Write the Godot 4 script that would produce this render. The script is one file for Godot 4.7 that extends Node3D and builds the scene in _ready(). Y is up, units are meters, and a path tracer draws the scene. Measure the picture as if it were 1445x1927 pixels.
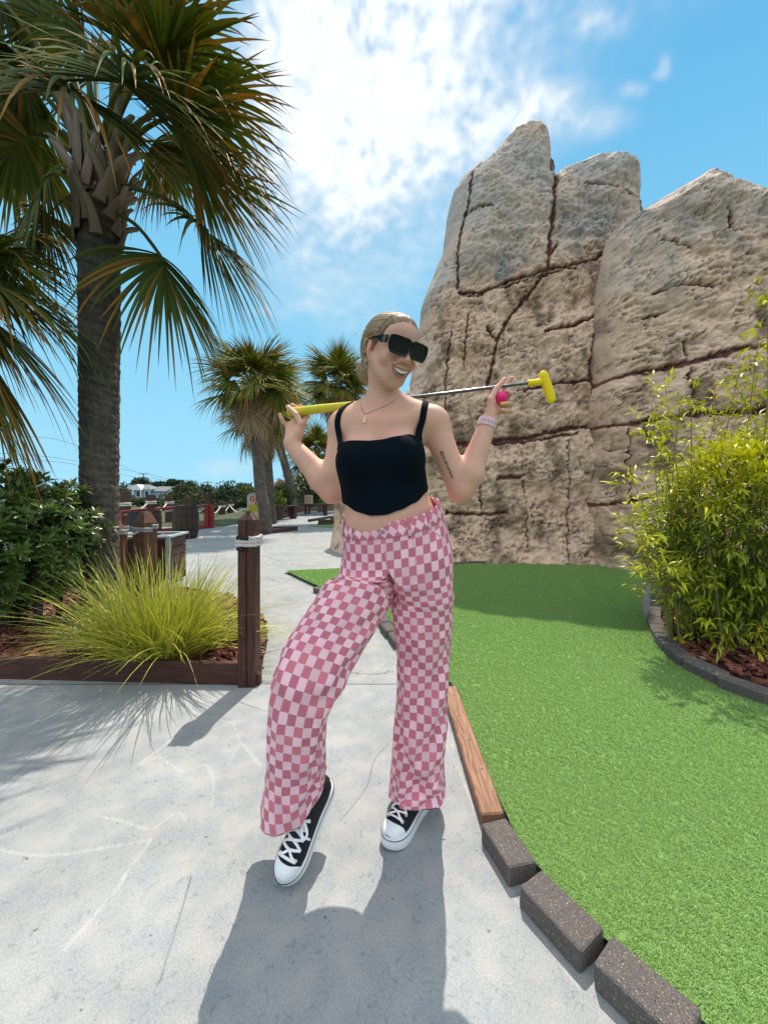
extends Node3D

const F := 740.0      # focal length in pixels of the photograph
const EYE := 1.08     # height of the lens

class MB:
	var v := PackedVector3Array()
	var n := PackedVector3Array()
	var uv := PackedVector2Array()
	var c := PackedColorArray()
	var idx := PackedInt32Array()
	func vert(p: Vector3, col := Color.WHITE, t := Vector2.ZERO) -> int:
		v.append(p); c.append(col); uv.append(t)
		return v.size() - 1
	func tri(a: int, b: int, d: int) -> void:
		idx.append(a); idx.append(b); idx.append(d)
	func quad(a: int, b: int, d: int, e: int) -> void:
		tri(a, b, d); tri(a, d, e)
	func normals() -> void:
		n.resize(v.size())
		n.fill(Vector3.ZERO)
		for i in range(0, idx.size(), 3):
			var a := idx[i]; var b := idx[i + 1]; var d := idx[i + 2]
			var f := (v[d] - v[a]).cross(v[b] - v[a])
			n[a] += f; n[b] += f; n[d] += f
		for i in n.size():
			n[i] = n[i].normalized() if n[i].length_squared() > 1e-20 else Vector3.UP
	func mesh() -> ArrayMesh:
		if n.size() != v.size():
			normals()
		var a := []
		a.resize(Mesh.ARRAY_MAX)
		a[Mesh.ARRAY_VERTEX] = v; a[Mesh.ARRAY_NORMAL] = n; a[Mesh.ARRAY_TEX_UV] = uv; a[Mesh.ARRAY_COLOR] = c; a[Mesh.ARRAY_INDEX] = idx
		var m := ArrayMesh.new()
		m.add_surface_from_arrays(Mesh.PRIMITIVE_TRIANGLES, a)
		return m
	# a convex face, flat, turned away from the point inside
	func face(pts: Array, inside: Vector3, col := Color.WHITE, uvs := []) -> void:
		var mid := Vector3.ZERO
		for p in pts: mid += p
		mid /= pts.size()
		var f: Vector3 = (pts[2] - pts[0]).cross(pts[1] - pts[0])
		var flip := f.dot(mid - inside) < 0.0
		var first := v.size()
		for i in pts.size():
			vert(pts[i], col, uvs[i] if uvs.size() else Vector2.ZERO)
		for i in range(1, pts.size() - 1):
			if flip: tri(first, first + i + 1, first + i)
			else: tri(first, first + i, first + i + 1)
	# box with chamfered edges; UV runs in metres along the two longer sides
	func box(xf: Transform3D, size: Vector3, bev := 0.004, col := Color.WHITE, jit := 0.0, rg: RandomNumberGenerator = null) -> void:
		var h := size / 2.0
		var b := minf(bev, minf(h.x, minf(h.y, h.z)) * 0.9)
		var q := []
		var qu := []
		for k in 8:
			var s := Vector3(1 if k & 1 else -1, 1 if k & 2 else -1, 1 if k & 4 else -1)
			var j := Vector3.ZERO
			if jit > 0.0: j = Vector3(rg.randf_range(-jit, jit), rg.randf_range(-jit, jit), rg.randf_range(-jit, jit))
			var tri3 := []
			var tu := []
			for ax in 3:
				var p := Vector3(s.x * (h.x - b), s.y * (h.y - b), s.z * (h.z - b))
				p[ax] = s[ax] * h[ax]
				p += j
				tri3.append(xf * p)
				tu.append(Vector2(p.x, p.z) if ax == 1 else Vector2(p.x, p.y) if ax == 2 else Vector2(p.z, p.y))
			q.append(tri3); qu.append(tu)
		var c0 := xf.origin
		for ax in 3:
			var a1 := (ax + 1) % 3; var a2 := (ax + 2) % 3
			for sg in 2:
				var ks := []
				for o in [[0, 0], [1, 0], [1, 1], [0, 1]]:
					ks.append((sg << ax) | (o[0] << a1) | (o[1] << a2))
				face([q[ks[0]][ax], q[ks[1]][ax], q[ks[2]][ax], q[ks[3]][ax]], c0, col, [qu[ks[0]][ax], qu[ks[1]][ax], qu[ks[2]][ax], qu[ks[3]][ax]])
			for o in [[0, 0], [1, 0], [1, 1], [0, 1]]:   # edges along ax
				var k0: int = (o[0] << a1) | (o[1] << a2)
				var k1: int = k0 | (1 << ax)
				face([q[k0][a1], q[k1][a1], q[k1][a2], q[k0][a2]], c0, col, [qu[k0][a1], qu[k1][a1], qu[k1][a2], qu[k0][a2]])
		for k in 8:
			face([q[k][0], q[k][1], q[k][2]], c0, col, [qu[k][0], qu[k][1], qu[k][2]])
	# rings of equal length joined into a skin; normals end up outside
	func loft(rings: Array, closed := true, cap0 := false, cap1 := false, cols := [], uvs := []) -> void:
		var first := v.size()
		var m: int = rings[0].size()
		var test := 0.0
		for r in rings.size():
			for i in m:
				vert(rings[r][i], cols[r] if cols.size() == rings.size() else Color.WHITE, uvs[r][i] if uvs.size() else Vector2(float(i) / m, float(r)))
		var faces := PackedInt32Array()
		for r in rings.size() - 1:
			var mid := Vector3.ZERO
			if closed:
				for i in m: mid += rings[r][i]
				mid /= m
			for i in (m if closed else m - 1):
				var a := first + r * m + i; var b := first + r * m + (i + 1) % m
				var d := b + m; var e := a + m
				faces.append_array([a, b, d, a, d, e])
				if closed: test += (v[d] - v[a]).cross(v[b] - v[a]).dot(v[a] - mid)
		var flip := test < 0.0
		for i in range(0, faces.size(), 3):
			if flip: tri(faces[i], faces[i + 2], faces[i + 1])
			else: tri(faces[i], faces[i + 1], faces[i + 2])
		for e in 2:
			if [cap0, cap1][e]:
				var r: PackedVector3Array = rings[0] if e == 0 else rings[rings.size() - 1]
				var inner: PackedVector3Array = rings[1] if e == 0 else rings[rings.size() - 2]
				var inside := Vector3.ZERO
				var mid := Vector3.ZERO
				for p in inner: inside += p
				for p in r: mid += p
				inside /= m; mid /= m
				var col: Color = (cols[0] if e == 0 else cols[cols.size() - 1]) if cols.size() else Color.WHITE
				var cc := vert(mid, col)
				var f := v.size()
				for p in r: vert(p, col)
				for i in m:
					var g := (r[(i + 1) % m] - mid).cross(r[i] - mid)
					if g.dot(mid - inside) > 0.0: tri(cc, f + i, f + (i + 1) % m)
					else: tri(cc, f + (i + 1) % m, f + i)
	func tube(path: PackedVector3Array, radii, sides := 8, caps := true, col := Color.WHITE, cols := []) -> void:
		var rings := []
		var uvs := []
		var up := Vector3.UP
		var t0 := (path[1] - path[0]).normalized()
		if absf(t0.dot(up)) > 0.9: up = Vector3.RIGHT
		var a := up.cross(t0).normalized()
		var run := 0.0
		for i in path.size():
			var t := (path[mini(i + 1, path.size() - 1)] - path[maxi(i - 1, 0)]).normalized()
			a = (a - t * a.dot(t)).normalized()
			var b := t.cross(a)
			var r: float = radii if radii is float else radii[i]
			if i > 0: run += path[i].distance_to(path[i - 1])
			var ring := PackedVector3Array()
			var ru := []
			for k in sides:
				var th := TAU * k / sides
				ring.append(path[i] + (a * cos(th) + b * sin(th)) * r)
				ru.append(Vector2(float(k) / sides, run))
			rings.append(ring); uvs.append(ru)
		var cl := cols
		if cl.size() == 0:
			cl = []
			for i in path.size(): cl.append(col)
		loft(rings, true, caps, caps, cl, uvs)
	func ball(xf: Transform3D, seg := 16, col := Color.WHITE) -> void:
		var first := v.size()
		var rows := seg / 2
		for r in rows + 1:
			var la := PI * r / rows
			for i in seg + 1:
				var lo := TAU * i / seg
				vert(xf * Vector3(sin(la) * cos(lo), cos(la), sin(la) * sin(lo)), col, Vector2(float(i) / seg, float(r) / rows))
		for r in rows:
			for i in seg:
				var a := first + r * (seg + 1) + i
				quad(a, a + 1, a + seg + 2, a + seg + 1)

# distance field on a grid, meshed as surface nets
class Field:
	var o: Vector3
	var h: float
	var nx: int
	var ny: int
	var nz: int
	var a := PackedFloat32Array()
	func _init(lo: Vector3, hi: Vector3, cell: float) -> void:
		o = lo; h = cell
		nx = int(ceil((hi.x - lo.x) / cell)) + 1; ny = int(ceil((hi.y - lo.y) / cell)) + 1; nz = int(ceil((hi.z - lo.z) / cell)) + 1
		a.resize(nx * ny * nz)
		a.fill(1.0)
	func span(lo: Vector3, hi: Vector3) -> Array:
		var l := ((lo - o) / h).floor(); var u := ((hi - o) / h).ceil()
		return [clampi(int(l.x), 0, nx - 1), clampi(int(u.x), 0, nx - 1), clampi(int(l.y), 0, ny - 1), clampi(int(u.y), 0, ny - 1), clampi(int(l.z), 0, nz - 1), clampi(int(u.z), 0, nz - 1)]
	func cap(p: Vector3, q: Vector3, r1: float, r2: float, k: float) -> void:
		var m := maxf(r1, r2) + k + 2.5 * h
		var mm := Vector3(m, m, m)
		var s := span(p.min(q) - mm, p.max(q) + mm)
		var ba := q - p
		var l2 := maxf(ba.length_squared(), 1e-9)
		for z in range(s[4], s[5] + 1):
			for y in range(s[2], s[3] + 1):
				var i: int = (z * ny + y) * nx + s[0]
				var pa := o + Vector3(s[0], y, z) * h - p
				for x in range(s[0], s[1] + 1):
					var t := clampf(pa.dot(ba) / l2, 0.0, 1.0)
					var d := (pa - ba * t).length() - r1 - (r2 - r1) * t
					var e := a[i]
					var g := k - absf(e - d)
					a[i] = minf(e, d) - (g * g / k * 0.25 if g > 0.0 else 0.0)
					i += 1
					pa.x += h
	func ell(c: Vector3, r: Vector3, k: float, b := Basis(), cut := false) -> void:
		var m := maxf(r.x, maxf(r.y, r.z)) + k + 2.5 * h
		var mm := Vector3(m, m, m)
		var s := span(c - mm, c + mm)
		var bt := b.transposed()
		var ir := Vector3.ONE / r
		for z in range(s[4], s[5] + 1):
			for y in range(s[2], s[3] + 1):
				var i: int = (z * ny + y) * nx + s[0]
				var pa := o + Vector3(s[0], y, z) * h - c
				for x in range(s[0], s[1] + 1):
					var l := (bt * pa) * ir
					var k0 := l.length()
					var k1 := (l * ir).length()
					var d := k0 * (k0 - 1.0) / maxf(k1, 1e-6) if k0 > 1e-4 else -minf(r.x, minf(r.y, r.z))
					var e := a[i]
					if cut:
						d = -d
						var g := k - absf(e - d)
						a[i] = maxf(e, d) + (g * g / k * 0.25 if g > 0.0 else 0.0)
					else:
						var g := k - absf(e - d)
						a[i] = minf(e, d) - (g * g / k * 0.25 if g > 0.0 else 0.0)
					i += 1
					pa.x += h
	func val(p: Vector3) -> float:
		var q := (p - o) / h
		var x := clampi(int(q.x), 0, nx - 2); var y := clampi(int(q.y), 0, ny - 2); var z := clampi(int(q.z), 0, nz - 2)
		var fx := q.x - x; var fy := q.y - y; var fz := q.z - z
		var i := (z * ny + y) * nx + x
		var j := i + nx * ny
		return lerpf(lerpf(lerpf(a[i], a[i + 1], fx), lerpf(a[i + nx], a[i + nx + 1], fx), fy), lerpf(lerpf(a[j], a[j + 1], fx), lerpf(a[j + nx], a[j + nx + 1], fx), fy), fz)
	func grad(p: Vector3) -> Vector3:
		var e := h * 0.7
		return Vector3(val(p + Vector3(e, 0, 0)) - val(p - Vector3(e, 0, 0)), val(p + Vector3(0, e, 0)) - val(p - Vector3(0, e, 0)), val(p + Vector3(0, 0, e)) - val(p - Vector3(0, 0, e))).normalized()
	func onto(p: Vector3, off := 0.0) -> Vector3:
		for k in 8:
			p -= grad(p) * clampf(val(p) - off, -0.02, 0.02)
		return p
	func nets(mb: MB, xf: Transform3D, paint: Callable) -> void:
		var id := PackedInt32Array()
		id.resize(nx * ny * nz)
		id.fill(-1)
		var nxy := nx * ny
		for z in nz - 1:
			for y in ny - 1:
				var i := (z * ny + y) * nx
				for x in nx - 1:
					var v0 := a[i]; var v1 := a[i + 1]; var v2 := a[i + nx]; var v3 := a[i + nx + 1]
					var v4 := a[i + nxy]; var v5 := a[i + nxy + 1]; var v6 := a[i + nxy + nx]; var v7 := a[i + nxy + nx + 1]
					var lo := minf(minf(minf(v0, v1), minf(v2, v3)), minf(minf(v4, v5), minf(v6, v7)))
					if lo < 0.0:
						var hi := maxf(maxf(maxf(v0, v1), maxf(v2, v3)), maxf(maxf(v4, v5), maxf(v6, v7)))
						if hi >= 0.0:
							var sum := Vector3.ZERO
							var cnt := 0
							var w := [v0, v1, v2, v3, v4, v5, v6, v7]
							for e in [[0, 1], [2, 3], [4, 5], [6, 7], [0, 2], [1, 3], [4, 6], [5, 7], [0, 4], [1, 5], [2, 6], [3, 7]]:
								var p: float = w[e[0]]; var q: float = w[e[1]]
								if (p < 0.0) != (q < 0.0):
									var t := p / (p - q)
									var ca := Vector3(e[0] & 1, (e[0] >> 1) & 1, e[0] >> 2); var cb := Vector3(e[1] & 1, (e[1] >> 1) & 1, e[1] >> 2)
									sum += ca.lerp(cb, t); cnt += 1
							var lp := o + (Vector3(x, y, z) + sum / cnt) * h
							id[i] = mb.v.size()
							mb.v.append(xf * lp)
							mb.n.append((xf.basis * grad(lp)).normalized())
							mb.uv.append(Vector2(lp.x, lp.y))
							mb.c.append(paint.call(lp))
					i += 1
		for z in range(1, nz - 1):
			for y in range(1, ny - 1):
				for x in range(1, nx - 1):
					var i := (z * ny + y) * nx + x
					if id[i] < 0: continue
					var s := a[i] < 0.0
					if s != (a[i + 1] < 0.0): _q(mb, id, i, nx, nxy, s)
					if s != (a[i + nx] < 0.0): _q(mb, id, i, nxy, 1, s)
					if s != (a[i + nxy] < 0.0): _q(mb, id, i, 1, nx, s)
	func _q(mb: MB, id: PackedInt32Array, i: int, p: int, q: int, s: bool) -> void:
		var e := id[i]; var f := id[i - p]; var g := id[i - p - q]; var k := id[i - q]
		if e < 0 or f < 0 or g < 0 or k < 0: return
		if s: mb.quad(e, k, g, f)
		else: mb.quad(e, f, g, k)

func P(u: float, v: float, d: float) -> Vector3:
	return Vector3((u - 722.5) / F * d, EYE - (v - 930.0) / F * d, -d)

func G(u: float, v: float, y := 0.0) -> Vector3:
	return P(u, v, F * (EYE - y) / (v - 930.0))

func V(x: float, y: float, z: float) -> Vector3:
	return Vector3(x, y, z)

func path(pts: Array, n: int) -> PackedVector3Array:     # smooth curve through points
	var out := PackedVector3Array()
	var m := pts.size()
	for i in n:
		var t := float(i) / (n - 1) * (m - 1)
		var k := mini(int(t), m - 2)
		var p0: Vector3 = pts[maxi(k - 1, 0)]; var p3: Vector3 = pts[mini(k + 2, m - 1)]
		out.append((pts[k] as Vector3).cubic_interpolate(pts[k + 1], p0, p3, t - k))
	return out

func rnd(s: int) -> RandomNumberGenerator:
	var r := RandomNumberGenerator.new()
	r.seed = s
	return r

func noise(s: int, freq: float, oct := 4, kind := FastNoiseLite.TYPE_SIMPLEX_SMOOTH) -> FastNoiseLite:
	var n := FastNoiseLite.new()
	n.seed = s; n.frequency = freq; n.noise_type = kind; n.fractal_octaves = oct
	n.fractal_type = FastNoiseLite.FRACTAL_FBM if oct > 1 else FastNoiseLite.FRACTAL_NONE
	return n

func lin(r: float, g: float, b: float) -> Color:          # base colour given as linear reflectance
	return Color(r, g, b).linear_to_srgb()

func mat(col: Color, rough := 0.8, vertex := false) -> StandardMaterial3D:
	var m := StandardMaterial3D.new()
	m.albedo_color = col; m.roughness = rough; m.vertex_color_use_as_albedo = vertex
	m.metallic_specular = 0.4
	return m

func bump_tex(s: int, freq: float, oct: int, size := 512) -> NoiseTexture2D:
	var t := NoiseTexture2D.new()
	t.width = size; t.height = size; t.seamless = true; t.noise = noise(s, freq, oct)
	t.generate_mipmaps = false
	return t

func rough_mat(col: Color, rough: float, tex: Texture2D, scale: float, cm: float, vertex := true) -> StandardMaterial3D:
	var m := mat(col, rough, vertex)
	m.heightmap_enabled = true; m.heightmap_texture = tex; m.heightmap_scale = cm
	m.uv1_triplanar = true; m.uv1_world_triplanar = true; m.uv1_scale = Vector3(scale, scale, scale)
	return m

func leaf_mat(back: Color, rough := 0.45) -> StandardMaterial3D:
	var m := mat(Color.WHITE, rough, true)
	m.backlight_enabled = true; m.backlight = back
	m.cull_mode = BaseMaterial3D.CULL_DISABLED
	return m

func part(called: String, mesh: Mesh, m: Material, parent: Node, xf := Transform3D()) -> MeshInstance3D:
	var o := MeshInstance3D.new()
	o.name = called; o.mesh = mesh; o.material_override = m; o.transform = xf
	parent.add_child(o, true)
	return o

var taken := {}
func numbered(called: String) -> String:
	taken[called] = taken.get(called, -1) + 1
	return called if taken[called] == 0 else "%s_%03d" % [called, taken[called]]

func tag(o: Node, label: String, category: String, group := "") -> void:
	o.set_meta("label", label); o.set_meta("category", category)
	if group: o.set_meta("group", group)

func thing(called: String, label: String, category: String, at := Vector3.ZERO, group := "", turn := 0.0) -> Node3D:
	var o := Node3D.new()
	o.name = numbered(called); o.position = at; o.rotation.y = turn
	tag(o, label, category, group)
	add_child(o, true)
	return o

func struct(called: String, mesh: Mesh, m: Material, kind := "structure") -> MeshInstance3D:
	var o := part(numbered(called), mesh, m, self)
	o.set_meta("kind", kind)
	return o

func local(o: Node3D, mesh: Mesh, called: String, m: Material, parent: Node = null) -> MeshInstance3D:   # a mesh laid out in world coordinates, as a part of o
	var at := o.transform.affine_inverse()
	if parent == null or parent == o: return part(called, mesh, m, o, at)
	return part(called, mesh, m, parent)

func sky_image() -> Image:
	var w := 2048
	var h := 1024
	var im := Image.create(w, h, false, Image.FORMAT_RGBF)
	im.fill(Color(0.34, 0.36, 0.35))
	var n1 := noise(3, 1.7, 5); var n2 := noise(8, 5.5, 4); var nw := noise(5, 2.4, 3); var n3 := noise(12, 24.0, 4)
	# [u, v, radius u, radius v, amount] of clouds in front
	var blobs := [[740, 70, 270, 230, 1.3], [670, 290, 200, 200, 0.85], [560, 60, 170, 160, 0.75], [860, 240, 120, 90, 0.65], [1010, 215, 90, 45, 0.62], [1120, 225, 70, 34, 0.5], [1120, 46, 50, 20, 0.75], [1150, 30, 30, 14, 0.5], [1192, 168, 26, 15, 0.55], [1250, 122, 12, 22, 0.5], [1240, 142, 16, 10, 0.4], [650, 480, 170, 180, 0.5], [880, -120, 400, 170, 1.1], [425, 882, 58, 20, 0.55], [585, 574, 42, 12, 0.4], [512, 588, 34, 10, 0.32], [420, 720, 150, 40, 0.12], [1050, 170, 60, 26, 0.45], [300, -200, 300, 200, 0.5]]
	for y in h / 2 + 2:
		var el := (0.5 - (y + 0.5) / h) * PI
		var step := 1
		var x := 0
		while x < w:
			var az := wrapf((x + 0.5) / w * TAU, -PI, PI)
			var front := absf(az) < 1.0
			step = 1 if front else 4
			var d := Vector3(sin(az) * cos(el), sin(el), -cos(az) * cos(el))
			var e := clampf(el / 1.3, 0.0, 1.0)
			var side := clampf(0.5 + d.x * 0.6, 0.0, 1.0)
			var col := Color(0.245, 0.48, 0.61).lerp(Color(0.155, 0.40, 0.57), clampf(el / 0.35, 0, 1)).lerp(Color(0.045, 0.245, 0.465), smoothstep(0.25, 0.95, el) * (0.55 + 0.45 * side))
			var wv := nw.get_noise_3dv(d)
			var q := d + Vector3(wv, wv * 0.6, -wv) * 0.06
			var f := n1.get_noise_3d(q.x, q.y * 1.5, q.z) * 0.9 + n2.get_noise_3d(q.x, q.y * 1.6, q.z) * 0.5
			var f3 := n3.get_noise_3d(q.x, q.y * 1.3, q.z)
			var cl := 0.0
			var general := smoothstep(-0.35, 0.42, f * 1.1 + 0.22 + 0.25 * smoothstep(0.7, 1.3, el)) * smoothstep(0.05, 0.4, el)  # cloud cover out of view, thickened and brightened to add fill light
			var fw := smoothstep(0.08, 0.36, -d.z) if d.z < 0.0 else 0.0
			if fw > 0.0:
				var u := 722.5 + F * d.x / -d.z
				var v := 930.0 - F * d.y / -d.z
				var s := 0.0
				for b in blobs:
					var a: float = (u - b[0]) / b[2]; var g: float = (v - b[1]) / b[3]
					var rr := a * a + g * g
					if rr < 6.0: s += b[4] * exp(-rr)
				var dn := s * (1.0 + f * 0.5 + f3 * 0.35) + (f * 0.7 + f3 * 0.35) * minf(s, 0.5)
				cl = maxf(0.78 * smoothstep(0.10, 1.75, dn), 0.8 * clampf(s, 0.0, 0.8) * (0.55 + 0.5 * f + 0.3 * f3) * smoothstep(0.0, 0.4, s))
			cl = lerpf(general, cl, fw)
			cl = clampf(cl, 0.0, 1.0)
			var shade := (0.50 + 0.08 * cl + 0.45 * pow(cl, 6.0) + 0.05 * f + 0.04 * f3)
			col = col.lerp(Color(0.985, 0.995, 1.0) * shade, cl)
			# clouds near the sun are lit brighter
			var glow := pow(maxf(d.dot(Vector3(0.117, 0.902, -0.415).normalized()), 0.0), 6.0)
			col = col + Color(1, 0.97, 0.92) * glow * (0.03 + 0.10 * minf(cl, 1.0))
			col.a = 1.0
			if front:
				im.set_pixel(x, y, col)
			else:
				for k in 4:
					im.set_pixel(mini(x + k, w - 1), y, col)
			x += step
	return im

func build_camera_and_light() -> void:
	var cam := Camera3D.new()
	cam.name = "camera"
	cam.position = Vector3(0, EYE, 0)
	cam.projection = Camera3D.PROJECTION_FRUSTUM
	cam.near = 0.05; cam.far = 1500.0
	cam.size = 2.0 * 963.5 / F * 0.05
	cam.frustum_offset = Vector2(0, -33.5 / F * 0.05)
	cam.current = true
	add_child(cam)
	var we := WorldEnvironment.new()
	we.name = "world_environment"
	var env := Environment.new()
	env.background_mode = Environment.BG_SKY
	var sky := Sky.new()
	var pm := PanoramaSkyMaterial.new()
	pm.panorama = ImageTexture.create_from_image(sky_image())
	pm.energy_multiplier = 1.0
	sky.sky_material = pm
	env.sky = sky
	env.tonemap_mode = Environment.TONE_MAPPER_LINEAR
	env.tonemap_exposure = 1.66
	env.sdfgi_enabled = true; env.ssao_enabled = true; env.ssil_enabled = true
	we.environment = env
	add_child(we)
	var sun := DirectionalLight3D.new()
	sun.name = "sun"
	sun.light_energy = 1.06
	sun.light_color = Color(1.0, 0.96, 0.90)
	sun.light_angular_distance = 0.5
	sun.shadow_enabled = true
	add_child(sun)
	sun.look_at_from_position(Vector3(0.12, 1.0, -0.545) * 50.0, Vector3.ZERO)

# ---------------------------------------------------------------- ground
func poly_sheet(pts: PackedVector2Array, y: float, uvs := 1.0) -> ArrayMesh:     # points are (x, z)
	var mb := MB.new()
	for p in pts: mb.vert(Vector3(p.x, y, p.y), Color.WHITE, p * uvs)
	var t := Geometry2D.triangulate_polygon(pts)
	for i in range(0, t.size(), 3):
		var a := pts[t[i]]; var b := pts[t[i + 1]]; var c := pts[t[i + 2]]
		if (c - a).cross(b - a) < 0.0: mb.tri(t[i], t[i + 1], t[i + 2])   # seen from above
		else: mb.tri(t[i], t[i + 2], t[i + 1])
	mb.n.resize(mb.v.size()); mb.n.fill(Vector3.UP)
	return mb.mesh()

func concrete_image(w: int, h: int, s: int, specks: int, lines: Array, px_per_m: float) -> Image:
	var big := noise(s, 0.0035, 3).get_image(w, h)
	var mid := noise(s + 1, 0.016, 4).get_image(w, h)
	var worm := noise(s + 2, 0.045, 2).get_image(w, h)
	var fine := noise(s + 3, 0.35, 2).get_image(w, h)
	var bb := big.get_data(); var mm := mid.get_data(); var ww := worm.get_data(); var ff := fine.get_data()
	var out := PackedByteArray()
	out.resize(w * h * 3)
	var j := 0
	for i in w * h:
		var k: int = 150 + ((bb[i] - 128) >> 4) + ((mm[i] - 128) >> 4) + ((ff[i] - 128) >> 3)
		var wv := ww[i]
		if wv > 122 and wv < 133 and mm[i] < 150: k -= 15
		var warm: int = (mm[i] - 132) >> 5
		out[j] = clampi(k + warm, 0, 255); out[j + 1] = clampi(k + 2, 0, 255); out[j + 2] = clampi(k + 3 - warm, 0, 255)
		j += 3
	var im := Image.create_from_data(w, h, false, Image.FORMAT_RGB8, out)
	var rg := rnd(s)
	for k in specks:
		var c := rg.randf_range(0.16, 0.45)
		var x := rg.randi_range(2, w - 6); var y := rg.randi_range(2, h - 6)
		for m in rg.randi_range(1, 3):
			im.fill_rect(Rect2i(x + rg.randi_range(-1, 1), y + m - 1, rg.randi_range(1, 4), 1), Color(c, c * 0.97, c * 0.92))
	for l in lines:    # [points in pixels of the texture, width, strength, tint]
		var pts: PackedVector3Array = path(l[0], 220)
		for q in pts.size() - 1:
			var a := pts[q]; var b := pts[q + 1]
			var n := int(a.distance_to(b)) + 1
			for k in n:
				var p = a.lerp(b, float(k) / n) + Vector3(rg.randf_range(-1, 1), rg.randf_range(-1, 1), 0) * l[1] * 0.6
				var r: int = maxi(1, int(l[1] * rg.randf_range(0.4, 1.0)))
				for dy in range(-r, r + 1):
					for dx in range(-r, r + 1):
						if dx * dx + dy * dy > r * r: continue
						var x := int(p.x) + dx; var y := int(p.y) + dy
						if x < 0 or y < 0 or x >= w or y >= h: continue
						im.set_pixel(x, y, im.get_pixel(x, y).lerp(l[3], l[2]))
	return im

func grid_sheet(x0: float, x1: float, z0: float, z1: float, y: float, n: int, m: int, uv: Callable, s: int, amount: float) -> ArrayMesh:
	var mb := MB.new()
	var nz := noise(s, 0.9, 4)
	for j in m + 1:
		for i in n + 1:
			var p := Vector3(lerpf(x0, x1, float(i) / n), y, lerpf(z0, z1, float(j) / m))
			var k := 1.0 + nz.get_noise_2d(p.x, p.z) * amount
			mb.vert(p, Color(k, k, k * 0.99), uv.call(p))
	for j in m:
		for i in n:
			var a := j * (n + 1) + i
			mb.quad(a, a + 1, a + n + 2, a + n + 1)
	mb.n.resize(mb.v.size()); mb.n.fill(Vector3.UP)
	return mb.mesh()

var turf_poly := PackedVector2Array()
var bed_left := PackedVector2Array()
var bed_right := PackedVector2Array()
var paver_mat: StandardMaterial3D
var wood_mat: StandardMaterial3D

func stone_tex() -> Image:
	var im := Image.create(512, 512, false, Image.FORMAT_RGB8)
	var f := noise(41, 0.2, 3).get_image(512, 512)
	for y in 512:
		for x in 512:
			var k: float = 0.365 + (f.get_pixel(x, y).r - 0.5) * 0.16
			im.set_pixel(x, y, Color(k * 1.04, k * 0.98, k * 0.96))
	var rg := rnd(77)
	var tints := [Color(0.72, 0.63, 0.52), Color(0.62, 0.56, 0.50), Color(0.80, 0.74, 0.66), Color(0.20, 0.18, 0.18), Color(0.16, 0.15, 0.15), Color(0.55, 0.44, 0.34)]
	for k in 2600:
		var c: Color = (tints[rg.randi() % 6] as Color).lerp(Color(0.38, 0.36, 0.35), rg.randf_range(0.2, 0.75))
		var x := rg.randi_range(0, 500); var y := rg.randi_range(0, 500); var r := rg.randi_range(1, 4)
		var sx := rg.randf_range(0.5, 1.0)
		for dy in range(-r, r + 1):
			for dx in range(-r, r + 1):
				if dx * dx / (sx * sx) + dy * dy <= r * r: im.set_pixel(clampi(x + dx, 0, 511), clampi(y + dy, 0, 511), c)
	return im

func wood_tex(base: Color, dark: Color, s: int) -> Image:
	var w := 256
	var h := 1024
	var im := Image.create(w, h, false, Image.FORMAT_RGB8)
	var g := noise(s, 1.0, 4); var f := noise(s + 1, 1.0, 2)
	for y in h:
		for x in w:
			var wob := f.get_noise_2d(x * 0.01, y * 0.004) * 14.0
			var k := g.get_noise_2d((x + wob) * 0.09, y * 0.004) * 0.9 + f.get_noise_2d(x * 0.5, y * 0.02) * 0.35
			var cr := 0.0
			if g.get_noise_2d((x + wob) * 0.05 + 40.0, y * 0.002) > 0.42: cr = 0.5
			im.set_pixel(x, y, base.lerp(dark, clampf(0.5 + k * 0.9 + cr, 0.0, 1.0)))
	return im

func uv_wood(base: Color, dark: Color, s: int, rough := 0.65) -> StandardMaterial3D:
	var m := mat(Color.WHITE, rough, true)
	m.albedo_texture = ImageTexture.create_from_image(wood_tex(base, dark, s))
	m.uv1_scale = Vector3(5.0, 1.1, 1.0)
	m.heightmap_enabled = true; m.heightmap_texture = m.albedo_texture; m.heightmap_scale = 0.25
	return m

# a plank whose grain runs along its length (local x)
func plank(mb: MB, xf: Transform3D, size: Vector3, bev := 0.004, col := Color.WHITE, jit := 0.0, rg: RandomNumberGenerator = null) -> void:
	var f := mb.v.size()
	mb.box(xf, size, bev, col, jit, rg)
	var inv := xf.affine_inverse()
	var off := xf.origin.x * 0.37 + xf.origin.z * 0.71
	for i in range(f, mb.v.size()):
		var l := inv * mb.v[i]
		mb.uv[i] = Vector2(l.y + l.z + off, l.x + off * 3.0)

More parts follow.
